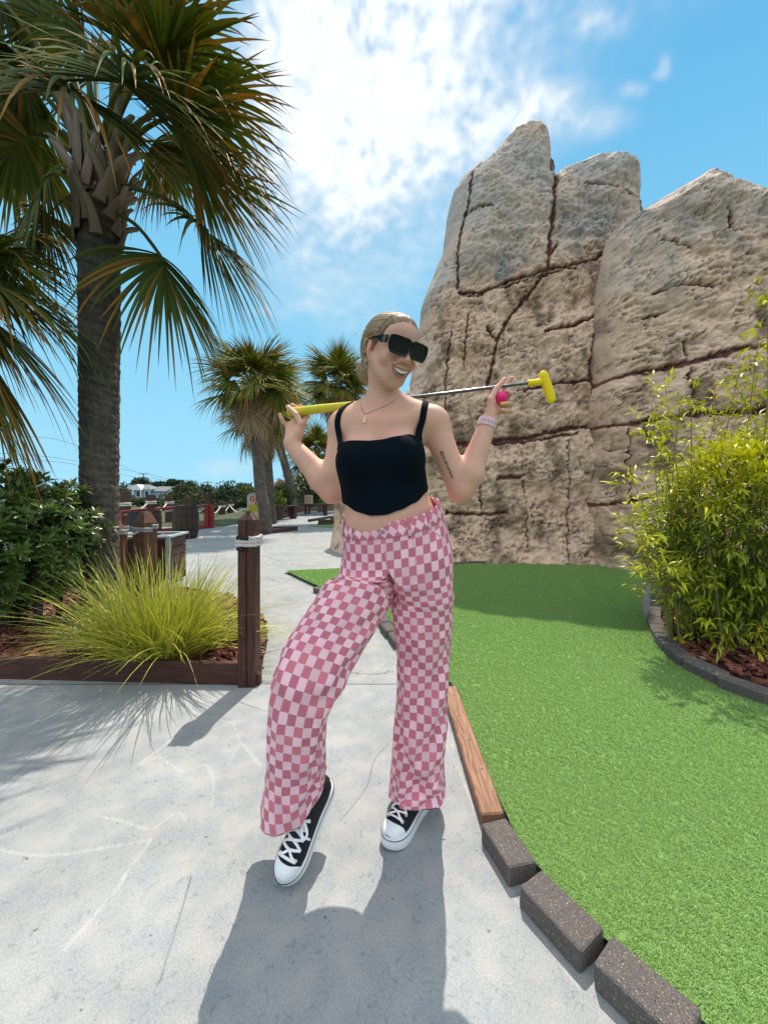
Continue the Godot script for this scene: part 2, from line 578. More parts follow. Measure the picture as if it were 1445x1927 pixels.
func build_ground() -> void:
	var far_mat := rough_mat(lin(0.06, 0.075, 0.035), 0.95, bump_tex(5, 0.05, 4), 0.3, 2.0, false)
	var gm := PlaneMesh.new()
	gm.size = Vector2(1400, 1400)
	var g := struct("ground", gm, far_mat)
	g.position = Vector3(0, -0.06, 0)
	# the near slab has its own stains: pale salt lines where cracks were filled, thin dark cracks
	var w := 2048; var h := 1024
	var x0 := -2.9; var x1 := 1.2; var z1 := -0.2; var z0 := -2.232
	var T := func(u: float, v: float) -> Vector3:
		var p := G(u, v)
		return Vector3((p.x - x0) / (x1 - x0) * w, (p.z - z0) / (z1 - z0) * h, 0)
	var pale := Color(0.80, 0.79, 0.77); var dk := Color(0.30, 0.30, 0.29)
	var lines := []
	for l in [[[265, 1440], [300, 1425], [345, 1452], [385, 1440], [402, 1470], [398, 1520]], [[325, 1390], [300, 1410], [262, 1438]], [[180, 1535], [230, 1545], [285, 1560], [330, 1530], [352, 1545]], [[285, 1580], [240, 1640], [215, 1680], [120, 1790]], [[440, 1360], [455, 1400], [490, 1440], [455, 1400], [430, 1440]], [[0, 1600], [90, 1610], [200, 1595], [285, 1580]], [[840, 1400], [875, 1480], [905, 1560], [940, 1640], [975, 1700], [1040, 1790], [1090, 1860]], [[850, 1400], [862, 1440], [890, 1520]], [[260, 1310], [330, 1330], [440, 1362]]]:
		var pts := []
		for p in l: pts.append(T.call(p[0], p[1]))
		lines.append([pts, 3.6, 0.055, pale])
	for l in [[[0, 1482], [60, 1430], [130, 1370], [170, 1350]], [[640, 1545], [690, 1480], [705, 1430], [740, 1390]], [[300, 1850], [340, 1720], [360, 1650]]]:
		var pts := []
		for p in l: pts.append(T.call(p[0], p[1]))
		lines.append([pts, 0.7, 0.10, dk])
	var im := concrete_image(w, h, 21, 150, lines, 500.0)
	var cm := mat(Color.WHITE, 0.85, true)
	cm.albedo_texture = ImageTexture.create_from_image(im)
	cm.heightmap_enabled = true; cm.heightmap_texture = cm.albedo_texture; cm.heightmap_scale = 0.12
	struct("concrete_slab", grid_sheet(x0, x1, z0, z1, 0.0, 80, 40, func(p): return Vector2((p.x - x0) / (x1 - x0), (p.z - z0) / (z1 - z0)), 4, 0.035), cm)
	var im2 := concrete_image(1024, 1024, 51, 1500, [], 400.0)
	var cm2 := mat(lin(1.0, 0.985, 0.96), 0.85, true)
	cm2.albedo_texture = ImageTexture.create_from_image(im2)
	cm2.heightmap_enabled = true; cm2.heightmap_texture = cm2.albedo_texture; cm2.heightmap_scale = 0.15
	struct("concrete_path", grid_sheet(-9.0, 3.4, -12.8, -2.238, 0.0, 110, 110, func(p): return Vector2(p.x, p.z) / 2.1, 7, 0.10), cm2)
	struct("concrete_path", grid_sheet(-5.3, 3.4, -32.0, -12.804, 0.0, 60, 120, func(p): return Vector2(p.x, p.z) / 2.1, 7, 0.10), cm2)
	# cracks in the far slab: open grooves are too thin to build, they are thin dark strips laid flat
	var mbc := MB.new()
	for l in [[[447, 1013], [520, 1048], [470, 1075]], [[480, 1040], [545, 1060], [620, 1066]], [[545, 1015], [620, 1012], [700, 1020]], [[500, 1085], [530, 1095], [560, 1085]], [[560, 1180], [600, 1240], [640, 1262]], [[640, 1262], [700, 1268], [740, 1262]]]:
		var c := []
		for p in l: c.append(G(p[0], p[1], 0.004))
		var pp := path(c, 30)
		var rg := rnd(int(pp[0].x * 1000))
		var prev := -1
		for i in pp.size():
			var t := (pp[mini(i + 1, 29)] - pp[maxi(i - 1, 0)]).normalized()
			var s := Vector3(-t.z, 0, t.x) * rg.randf_range(0.0012, 0.0035)
			var q := pp[i] + s * rg.randf_range(-4, 4)
			var a := mb_pair(mbc, q - s, q + s)
			if prev >= 0: mbc.quad(prev, prev + 1, a + 1, a)
			prev = a
	struct("crack_line", mbc.mesh(), mat(lin(0.17, 0.16, 0.15), 0.95))
	build_turf()
	build_edging()
	build_beds()

func mb_pair(mb: MB, a: Vector3, b: Vector3) -> int:
	mb.vert(a); mb.vert(b)
	return mb.v.size() - 2

func build_turf() -> void:
	var left := path([V(-1.33, 0, -5.36), V(-0.70, 0, -4.42), V(-0.07, 0, -3.62), V(0.10, 0, -3.05), V(0.25, 0, -2.55), V(0.37, 0, -2.2), V(0.375, 0, -1.8), V(0.40, 0, -1.3), V(0.42, 0, -1.15), V(0.50, 0, -0.96), V(0.60, 0, -0.82), V(0.75, 0, -0.66), V(1.0, 0, -0.45)], 60)
	var right := path([V(2.9, 0, -0.4), V(2.5, 0, -1.6), V(1.93, 0, -1.94), V(1.84, 0, -2.16), V(1.82, 0, -2.5), V(2.05, 0, -3.0), V(2.36, 0, -3.6), V(2.9, 0, -4.4), V(3.5, 0, -5.1)], 50)
	var pts := PackedVector2Array()
	for p in left: pts.append(Vector2(p.x, p.z))
	for p in right: pts.append(Vector2(p.x, p.z))
	for q in [Vector2(3.1, -6.2), Vector2(1.0, -6.5), Vector2(0.4, -6.0), Vector2(-0.3, -5.62)]: pts.append(q)
	turf_poly = pts
	var tm := rough_mat(lin(0.20, 0.34, 0.10), 0.9, bump_tex(61, 0.25, 3), 3.0, 0.6, false)
	struct("artificial_turf", poly_sheet(pts, 0.034), tm)
	# the pile: short tufts of plastic blades
	var tuft := MB.new()
	var rg := rnd(9)
	for k in 9:
		var a := rg.randf() * TAU
		var lean := rg.randf_range(0.15, 0.95)
		var b := V(rg.randf_range(-0.006, 0.006), 0, rg.randf_range(-0.006, 0.006))
		var hgt := rg.randf_range(0.008, 0.014)
		var dir := V(cos(a), 0, sin(a))
		var sd := V(-sin(a), 0, cos(a)) * 0.0011
		var m := b + dir * lean * hgt * 0.45 + V(0, hgt * 0.65, 0)
		var tip := b + dir * lean * hgt * 1.15 + V(0, hgt * (1.0 - lean * 0.35), 0)
		var tone := rg.randf_range(0.65, 1.35)
		var c := Color(0.345 * tone, 0.545 * tone, 0.165 * tone)
		if k == 8: c = Color(0.50, 0.60, 0.30)
		var i := tuft.vert(b - sd, c)
		tuft.vert(b + sd, c); tuft.vert(m + sd, c); tuft.vert(m - sd, c); tuft.vert(tip, c)
		tuft.quad(i, i + 1, i + 2, i + 3); tuft.tri(i + 3, i + 2, i + 4)
	var tmesh := tuft.mesh()
	var xfs: Array[Transform3D] = []
	for band in [[0.35, 1.5, 46000, 0.74], [1.5, 2.4, 28000, 0.9], [2.4, 3.8, 15000, 1.15], [3.8, 6.4, 7500, 1.6]]:
		var n := int((band[1] - band[0]) * 5.6 * band[2] * 0.5)
		for k in n:
			var z := -rg.randf_range(band[0], band[1]); var x := rg.randf_range(-1.4, 3.4)
			if absf(x) > -z * 1.06 + 1.0: continue
			if not Geometry2D.is_point_in_polygon(Vector2(x, z), turf_poly): continue
			var s: float = band[3] * rg.randf_range(0.8, 1.2)
			xfs.append(Transform3D(Basis(Vector3.UP, rg.randf() * TAU).scaled(V(s, s * 0.75, s)), V(x, 0.033, z)))
	var mm := MultiMesh.new()
	mm.transform_format = MultiMesh.TRANSFORM_3D
	mm.mesh = tmesh
	mm.instance_count = xfs.size()
	for i in xfs.size(): mm.set_instance_transform(i, xfs[i])
	var o := MultiMeshInstance3D.new()
	o.name = "turf_blades"; o.multimesh = mm
	var bm := mat(Color.WHITE, 0.42, true)
	bm.backlight_enabled = true; bm.backlight = lin(0.25, 0.45, 0.10)
	o.material_override = bm
	o.set_meta("kind", "stuff"); o.set_meta("label", "short green blades of the artificial putting turf"); o.set_meta("category", "turf")
	add_child(o, true)
	# a second green far behind, by the benches, and its timber edges
	var far := PackedVector2Array([Vector2(-2.6, -13.2), Vector2(-1.0, -15.3), Vector2(1.0, -16.5), Vector2(1.0, -13.1), Vector2(-1.2, -12.3)])
	struct("artificial_turf", poly_sheet(far, 0.012), rough_mat(lin(0.12, 0.26, 0.07), 0.9, bump_tex(61, 0.25, 3), 2.0, 0.6, false))

func paver_row(pts: Array, label: String, n0: int, len_: float, wid: float, hgt: float, s: int, y := 0.0, side := 1.0) -> Node3D:
	var pp := path(pts, 240)
	var total := 0.0
	for i in 239: total += pp[i].distance_to(pp[i + 1])
	var o := thing("paver_edging", label, "paver edging", pp[0])
	var rg := rnd(s)
	var n := int(total / (len_ + 0.022))
	var run := 0.0
	var want := len_ / 2.0 + 0.011
	var made := 0
	for i in 239:
		var step := pp[i].distance_to(pp[i + 1])
		while want <= run + step and made < n:
			var p := pp[i].lerp(pp[i + 1], (want - run) / step)
			var t := (pp[mini(i + 6, 239)] - pp[maxi(i - 6, 0)]).normalized()
			var b := Basis(t, Vector3.UP, t.cross(Vector3.UP)) * Basis(Vector3.UP, rg.randf_range(-0.04, 0.04)) * Basis(V(1, 0, 0), rg.randf_range(-0.02, 0.02))
			var mb := MB.new()
			mb.box(Transform3D(b, Vector3.ZERO), V(len_, hgt, wid), 0.008, Color.WHITE * rg.randf_range(0.8, 1.5), 0.003, rg)
			part("paver", mb.mesh(), paver_mat, o, Transform3D(Basis(), p - pp[0] + V(0, hgt / 2.0 + y + rg.randf_range(-0.003, 0.003), 0) + t.cross(Vector3.UP) * side * wid / 2.0))
			made += 1
			want += len_ + 0.022
		run += step
	return o

func build_edging() -> void:
	paver_mat = mat(Color.WHITE, 0.92, true)
	paver_mat.albedo_texture = ImageTexture.create_from_image(stone_tex())
	paver_mat.uv1_triplanar = true; paver_mat.uv1_world_triplanar = true; paver_mat.uv1_scale = V(4.5, 4.5, 4.5)
	paver_mat.heightmap_enabled = true; paver_mat.heightmap_texture = bump_tex(71, 0.12, 4); paver_mat.heightmap_scale = 0.35
	# the three big pavers at the near end, laid a little askew
	var o := thing("paver_edging", "three big speckled grey pavers stepping along the turf at the front", "paver edging", V(0.38, 0, -1.05))
	var rg := rnd(31)
	for q in [[906, 1582, 958, 1672, 0.085], [977, 1706, 1093, 1836, 0.088], [1117, 1862, 1290, 2030, 0.09]]:
		var a := G(q[0], q[1]); var b := G(q[2], q[3])
		var t := (b - a).normalized()
		var s := Vector3(-t.z, 0, t.x)
		if s.x < 0: s = -s
		var mb := MB.new()
		var bas := Basis(t, Vector3.UP, t.cross(Vector3.UP))
		mb.box(Transform3D(bas, Vector3.ZERO), V(a.distance_to(b), 0.056, q[4]), 0.004, Color.WHITE * 1.1, 0.0025, rg)
		part("paver", mb.mesh(), paver_mat, o, Transform3D(Basis(), (a + b) / 2.0 + s * q[4] / 2.0 + V(0, 0.0285, 0) - o.position))
	# cedar plank between them and the pavers behind
	wood_mat = uv_wood(lin(0.36, 0.20, 0.125), lin(0.16, 0.075, 0.045), 81)
	var pk := thing("wooden_plank", "reddish brown plank with nail holes edging the turf beside the trousers", "plank", V(0.345, 0, -1.64))
	var mb := MB.new()
	var a := V(0.352, 0, -2.12); var b := V(0.352, 0, -1.275)
	plank(mb, Transform3D(Basis((b - a).normalized(), Vector3.UP, (b - a).normalized().cross(Vector3.UP)), V(0, 0.024, 0)), V(a.distance_to(b), 0.044, 0.072), 0.005, Color.WHITE, 0.002, rg)
	part("board", mb.mesh(), wood_mat, pk, Transform3D(Basis(), (a + b) / 2.0 - pk.position))
	var nm := mat(lin(0.03, 0.025, 0.02), 0.6)
	for q in [0.12, 0.34, 0.55, 0.76]:
		var c := CylinderMesh.new()
		c.top_radius = 0.0035; c.bottom_radius = 0.0035; c.height = 0.006; c.radial_segments = 10; c.rings = 1
		part("nail", c, nm, pk, Transform3D(Basis(), a.lerp(b, q) + V(rg.randf_range(-0.012, 0.015), 0.0448, 0) - pk.position))
	paver_row([V(-1.36, 0, -5.36), V(-0.98, 0, -4.88), V(-0.72, 0, -4.40)], "flush tan pavers at the pointed tip of the green", 0, 0.15, 0.10, 0.045, 5, -0.036, -1.0)
	paver_row([V(-0.72, 0, -4.39), V(-0.085, 0, -3.6), V(0.08, 0, -3.05), V(0.24, 0, -2.5), V(0.345, 0, -2.15)], "raised dark pavers edging the turf behind the legs", 0, 0.19, 0.09, 0.06, 6, 0.0, 1.0)
	paver_row([V(3.06, 0, -4.5), V(2.45, 0, -3.62), V(2.14, 0, -3.2), V(1.90, 0, -2.75), V(1.80, 0, -2.42), V(1.82, 0, -2.15), V(1.90, 0, -1.97), V(2.3, 0, -1.70), V(2.7, 0, -1.5)], "curved row of grey pavers between the turf and the bamboo bed", 0, 0.205, 0.10, 0.075, 8, 0.02, -1.0)
	paver_row([V(0.5, 0, -6.02), V(1.06, 0, -5.95), V(1.75, 0, -6.12)], "short dark kerb of pavers at the foot of the rock", 0, 0.24, 0.10, 0.06, 12, 0.0, 1.0)

func build_beds() -> void:
	var dark := uv_wood(lin(0.105, 0.042, 0.028), lin(0.040, 0.017, 0.013), 91, 0.6)
	# left bed: front board, thin curved strip on the right, mulch
	var edge := path([V(-0.715, 0, -2.25), V(-0.80, 0, -2.6), V(-0.845, 0, -2.82), V(-0.96, 0, -3.15), V(-1.12, 0, -3.45), V(-1.5, 0, -3.9), V(-2.4, 0, -4.35), V(-3.6, 0, -4.5)], 40)
	bed_left = PackedVector2Array([Vector2(-4.4, -2.45), Vector2(-0.72, -2.24)])
	for p in edge: bed_left.append(Vector2(p.x, p.z))
	bed_left.append(Vector2(-4.4, -4.5))
	var soil := rough_mat(lin(0.055, 0.024, 0.016), 0.95, bump_tex(95, 0.08, 4), 2.0, 2.0, false)
	struct("mulch_bed", poly_sheet(bed_left, 0.055), soil)
	var fb := thing("planter_board", "long dark brown board with a cut corner edging the grass bed", "planter board", V(-1.7, 0, -2.28))
	var mb := MB.new()
	var a := V(-4.2, 0, -2.40); var b := V(-0.70, 0, -2.215)
	var t := (b - a).normalized(); var L := a.distance_to(b); var nrm := t.cross(Vector3.UP)
	var prof := [Vector2(0, 0.0), Vector2(L, 0.0), Vector2(L, 0.055), Vector2(L - 0.075, 0.122), Vector2(0, 0.128)]
	var rings := []
	for k in [[0.0, 0.004], [0.004, 0.0], [0.036, 0.0], [0.04, 0.004]]:
		var r := PackedVector3Array()
		for q in prof: r.append(a + t * (q.x - (k[1] if q.x > 1.0 else -k[1])) + V(0, q.y + (k[1] if q.y < 0.02 else -k[1]), 0) - nrm * k[0])
		rings.append(r)
	for k in 3:
		for i in 5:
			var j := (i + 1) % 5
			var pts := [rings[k][i], rings[k][j], rings[k + 1][j], rings[k + 1][i]]
			var us := []
			for p in pts: us.append(Vector2(p.y * 1.0 + (p - a).dot(nrm), (p - a).dot(t)))
			mb.face(pts, a + t * L * 0.5 + V(0, 0.05, 0) - nrm * 0.02, Color.WHITE, us)
	for k in [0, 3]:
		var us := []
		for p in rings[k]: us.append(Vector2(p.y, (p - a).dot(t)))
		mb.face(Array(rings[k]), a + t * L * 0.5 + V(0, 0.05, 0) - nrm * 0.02, Color.WHITE, us)
	local(fb, mb.mesh(), "board", dark, fb)
	var strip := MB.new()
	var rs := []
	for i in edge.size():
		var tt := (edge[mini(i + 1, 39)] - edge[maxi(i - 1, 0)]).normalized()
		var s := tt.cross(Vector3.UP) * 0.006
		rs.append(PackedVector3Array([edge[i] - s, edge[i] + s, edge[i] + s + V(0, 0.065, 0), edge[i] - s + V(0, 0.065, 0)]))
	strip.loft(rs, true, true, true)
	var so := thing("edging_strip", "thin dark strip curving round the mulch right of the post", "edging strip", edge[0])
	local(so, strip.mesh(), "strip", mat(lin(0.03, 0.026, 0.024), 0.7), so)
	# right bed
	bed_right = PackedVector2Array([Vector2(3.2, -4.6), Vector2(2.5, -3.64), Vector2(2.2, -3.2), Vector2(1.97, -2.75), Vector2(1.88, -2.42), Vector2(1.90, -2.2), Vector2(2.0, -2.02), Vector2(2.4, -1.78), Vector2(2.9, -1.55), Vector2(5.2, -1.5), Vector2(5.2, -4.6)])
	struct("mulch_bed", poly_sheet(bed_right, 0.062), soil)
	mulch("red_wood_chips", "dark red wood chips covering the grass bed on the left", bed_left, 0.055, 5200, 15, Rect2(-3.2, -4.4, 2.6, 2.2))
	mulch("red_wood_chips", "dark red wood chips under the bamboo on the right", bed_right, 0.062, 3600, 16, Rect2(1.85, -4.4, 2.0, 3.0))
	# fixed post with a rope turned round it
	post("roped_post", "tall dark brown post with white rope round its neck at the bed corner", V(-0.768, 0, -2.243), 0.10, 0.985, dark, 0.0, 0.835, true)
	var pale := uv_wood(lin(0.20, 0.095, 0.055), lin(0.09, 0.042, 0.026), 97, 0.7)
	post("roped_post", "short pointed brown post touching the big palm, grey rope round it", V(-2.56, 0, -3.75), 0.17, 0.82, pale, 0.35, 0.73, false)
	post("roped_post", "short pointed brown post behind the tallest grass blades, grey rope round it", V(-2.44, 0, -4.02), 0.16, 0.90, pale, -0.3, 0.73, false)
	# rope between the short posts and on towards the crate
	var rp := thing("rope", "grey rope slung between the two short pointed posts", "rope", V(-2.42, 0.76, -3.8))
	var mr := MB.new()
	rope(mr, path([V(-2.50, 0.72, -3.70), V(-2.48, 0.69, -3.80), V(-2.46, 0.69, -3.88), V(-2.42, 0.73, -3.95)], 26), 0.011)
	local(rp, mr.mesh(), "strand", mat(lin(0.42, 0.41, 0.40), 0.9, true), rp)
	# open wooden crate behind the grass, its rim painted pale grey
	var cr := thing("wooden_crate", "dark open crate with pale grey rim behind the grass", "crate", V(-2.84, 0, -4.75), "", 0.12)
	cr.scale = V(1.0, 0.88, 1.0)
	for q in [[V(0, 0.33, 0.26), V(0.66, 0.60, 0.024)], [V(0, 0.33, -0.26), V(0.66, 0.60, 0.024)]]:
		for k in 5:
			var m2 := MB.new()
			plank(m2, Transform3D(), V(q[1].x, 0.112, 0.024), 0.004, Color.WHITE * (0.7 + 0.1 * k))
			part("plank", m2.mesh(), dark, cr, Transform3D(Basis(), V(q[0].x, 0.09 + 0.121 * k, q[0].z)))
	for sx in [-1, 1]:
		for k in 5:
			var m2 := MB.new()
			plank(m2, Transform3D(Basis(Vector3.UP, PI / 2), Vector3.ZERO), V(0.49, 0.112, 0.024), 0.004, Color.WHITE * (0.7 + 0.1 * k))
			part("plank", m2.mesh(), dark, cr, Transform3D(Basis(), V(0.318 * sx, 0.09 + 0.121 * k, 0)))
	var gray := mat(lin(0.36, 0.42, 0.42), 0.7)
	for q in [[V(0, 0.668, 0.265), V(0.72, 0.03, 0.05)], [V(0, 0.668, -0.265), V(0.72, 0.03, 0.05)], [V(0.335, 0.668, 0), V(0.05, 0.03, 0.478)], [V(-0.335, 0.668, 0), V(0.05, 0.03, 0.478)], [V(0.337, 0.325, 0.287), V(0.045, 0.65, 0.03)], [V(-0.337, 0.325, 0.287), V(0.045, 0.65, 0.03)]]:
		var m2 := MB.new()
		m2.box(Transform3D(), q[1], 0.004)
		part("rim", m2.mesh(), gray, cr, Transform3D(Basis(), q[0]))

func rope(mb: MB, p: PackedVector3Array, r: float) -> void:     # three twisted strands
	for s in 3:
		var q := PackedVector3Array()
		var run := 0.0
		var a := Vector3.UP
		for i in p.size():
			var t := (p[mini(i + 1, p.size() - 1)] - p[maxi(i - 1, 0)]).normalized()
			if absf(t.y) > 0.95: a = Vector3.RIGHT
			var u := (a - t * a.dot(t)).normalized(); var w := t.cross(u)
			if i > 0: run += p[i].distance_to(p[i - 1])
			var th := TAU * s / 3.0 + run / r * 0.75
			q.append(p[i] + (u * cos(th) + w * sin(th)) * r * 0.55)
		mb.tube(q, r * 0.56, 6)

func post(called: String, label: String, at: Vector3, w: float, h: float, m: Material, turn: float, rope_y: float, tall: bool) -> void:
	var o := thing(called, label, "post", at, "", turn)
	var halves := 2 if tall else 1
	for k in halves:                                   # the tall one is two timbers side by side
		var hw := w / halves - 0.003
		var cx := (k - 0.5) * w / 2.0 if tall else 0.0
		var x0 := cx - hw / 2.0; var x1 := cx + hw / 2.0
		if tall: cx = (k - 0.5) * w * 0.5
		var mb := MB.new()
		var rings := []
		var uvs := []
		var c := 0.005
		var tops := [0.0, h - (0.05 if tall else 0.11), h - (0.012 if tall else 0.004), h]
		for j in 4:
			var sh: float = [0.0, 0.0, 0.030 if tall else w * 0.27, 0.036 if tall else w * 0.29][j]
			var r := PackedVector3Array()
			var ru := []
			var lx0 := x0 + (sh if not tall or k == 0 else 0.0); var lx1 := x1 - (sh if not tall or k == 1 else 0.0)
			for q in [[lx0 + c, -w / 2 + sh], [lx1 - c, -w / 2 + sh], [lx1, -w / 2 + sh + c], [lx1, w / 2 - sh - c], [lx1 - c, w / 2 - sh], [lx0 + c, w / 2 - sh], [lx0, w / 2 - sh - c], [lx0, -w / 2 + sh + c]]:
				r.append(V(q[0], tops[j], q[1])); ru.append(Vector2(q[0] + q[1], tops[j]))
			rings.append(r); uvs.append(ru)
		for j in 3:
			for i in 8:
				var i2 := (i + 1) % 8
				mb.face([rings[j][i], rings[j][i2], rings[j + 1][i2], rings[j + 1][i]], V((x0 + x1) / 2, h * 0.4, 0), Color.WHITE, [uvs[j][i], uvs[j][i2], uvs[j + 1][i2], uvs[j + 1][i]])
		mb.face(Array(rings[3]), V((x0 + x1) / 2, h * 0.4, 0), Color.WHITE, uvs[3])
		part("timber", mb.mesh(), m, o)
	var mr := MB.new()
	var rr := 0.0105 if tall else 0.013
	for k in 3 if tall else 2:
		var p := PackedVector3Array()
		for i in 49:
			var th := TAU * i / 48.0
			var e := w / 2.0 + rr * 0.8
			var sq := pow(pow(absf(cos(th)), 5.0) + pow(absf(sin(th)), 5.0), -0.2)
			p.append(V(cos(th) * sq * e, rope_y - k * rr * 1.85 + i / 48.0 * rr * (0.3 if tall else 2.4), sin(th) * sq * e))
		rope(mr, p, rr)
	part("rope_coil", mr.mesh(), mat(lin(0.62, 0.56, 0.55) if tall else lin(0.36, 0.37, 0.39), 0.9, true), o)
	if tall:
		var e := w / 2.0 + rr
		for q in [[rope_y + 0.004, -0.048, 0.02], [rope_y - 0.058, -0.046, -0.012]]:
			var mk := MB.new()
			mk.tube(PackedVector3Array([V(q[1], q[0], e), V(q[2], q[0] - 0.004, e + 0.004)]), 0.011, 8)
			part("rope_end", mk.mesh(), mat(lin(0.012, 0.012, 0.014), 0.6), o)

func mulch(called: String, label: String, poly: PackedVector2Array, y: float, n: int, s: int, area: Rect2) -> void:
	var rg := rnd(s)
	var chip := MB.new()
	chip.box(Transform3D(), V(0.042, 0.011, 0.021), 0.003, Color.WHITE, 0.003, rg)
	var mm := MultiMesh.new()
	mm.transform_format = MultiMesh.TRANSFORM_3D
	mm.use_colors = true
	mm.mesh = chip.mesh()
	var xs := []
	while xs.size() < n:
		var p := Vector2(rg.randf_range(area.position.x, area.end.x), rg.randf_range(area.position.y, area.end.y))
		if Geometry2D.is_point_in_polygon(p, poly):
			xs.append(p)
	mm.instance_count = n
	for i in n:
		var sc := rg.randf_range(0.6, 1.6)
		var b := Basis(Vector3.UP, rg.randf() * TAU) * Basis(V(1, 0, 0), rg.randf_range(-0.6, 0.6)) * Basis(V(0, 0, 1), rg.randf_range(-0.5, 0.5))
		mm.set_instance_transform(i, Transform3D(b.scaled_local(V(sc, rg.randf_range(0.6, 1.3), sc * rg.randf_range(0.7, 1.2))), V(xs[i].x, y + rg.randf_range(0.0, 0.026), xs[i].y)))
		var k := rg.randf_range(0.55, 1.45)
		var c := Color(0.155 * k, 0.050 * k, 0.032 * k)
		if rg.randf() < 0.06: c = Color(0.26, 0.17, 0.11)
		mm.set_instance_color(i, c)
	var o := MultiMeshInstance3D.new()
	o.name = numbered(called); o.multimesh = mm
	o.material_override = mat(Color.WHITE, 0.8, true)
	o.set_meta("kind", "stuff"); o.set_meta("label", label); o.set_meta("category", "wood chips")
	add_child(o, true)

# ---------------------------------------------------------------- rock
var cracks := [
	[[862, 548], [905, 545], [960, 530], [1010, 517], [1060, 505], [1120, 488], [1150, 465]], 8.0, [[870, 556], [930, 545], [1000, 527], [1080, 508]], 4.0,
	[[1052, 315], [1045, 350], [1041, 385], [1036, 430], [1032, 470], [1027, 515]], 9.0, [[1047, 462], [1036, 482]], 6.0,
	[[1020, 520], [985, 565], [960, 595], [937, 640], [925, 690], [912, 730]], 6.0, [[916, 618], [936, 642]], 7.0,
	[[893, 310], [886, 370], [874, 420], [865, 470], [862, 540]], 5.0, [[890, 393], [928, 393]], 5.0,
	[[1025, 626], [1080, 612], [1135, 590]], 7.0, [[845, 838], [930, 830], [1000, 822], [1060, 808], [1125, 801]], 11.0,
	[[930, 836], [1010, 828], [1085, 815]], 5.0, [[985, 735], [1040, 722], [1110, 718]], 7.0,
	[[1158, 452], [1148, 500], [1137, 540], [1131, 585], [1118, 640], [1110, 700], [1114, 722], [1120, 765], [1122, 806]], 12.0,
	[[1143, 585], [1139, 640], [1131, 680], [1115, 714]], 7.0, [[1127, 688], [1142, 706]], 5.0,
	[[1115, 720], [1170, 708], [1240, 695], [1310, 678], [1380, 662], [1450, 654], [1520, 650]], 10.0,
	[[1125, 803], [1180, 800], [1240, 790], [1310, 780], [1400, 775], [1480, 770]], 8.0,
	[[1120, 952], [1170, 946], [1215, 936]], 7.0, [[840, 966], [900, 968], [952, 965]], 6.0, [[932, 901], [980, 897]], 6.0,
	[[1225, 556], [1290, 541], [1330, 546]], 3.5, [[1363, 398], [1376, 442]], 3.5, [[1205, 600], [1260, 585]], 3.0, [[1240, 455], [1300, 470]], 3.0,
	[[1100, 345], [1150, 350], [1190, 360], [1235, 352]], 4.0, [[1290, 640], [1300, 775]], 3.0, [[1208, 790], [1214, 830]], 4.0, [[900, 862], [905, 960]], 2.5,
	[[1065, 830], [1070, 930], [1062, 1050]], 2.5, [[1180, 810], [1185, 940]], 2.5, [[985, 905], [990, 1040]], 2.0, [[850, 620], [840, 700], [835, 790]], 3.0, [[880, 590], [872, 690]], 2.5]

func plan_d(plan: Array, x: float) -> float:
	for i in plan.size() - 1:
		if x <= plan[i + 1].x or i == plan.size() - 2:
			var t := clampf((x - plan[i].x) / (plan[i + 1].x - plan[i].x), 0.0, 1.0)
			t = t * t * (3.0 - 2.0 * t) * 0.5 + t * 0.5
			return lerpf(plan[i].y, plan[i + 1].y, t)
	return plan[-1].y

var lean := 0.0
func on_plan(plan: Array, u: float, v: float) -> Vector2:      # where a sight line meets the upright face
	var d: float = plan[0].y
	for k in 16: d = lerpf(d, plan_d(plan, (u - 722.5) / F * d) + lean * maxf(0.0, EYE - (v - 930.0) / F * d), 0.6)
	return Vector2((u - 722.5) / F * d, EYE - (v - 930.0) / F * d)

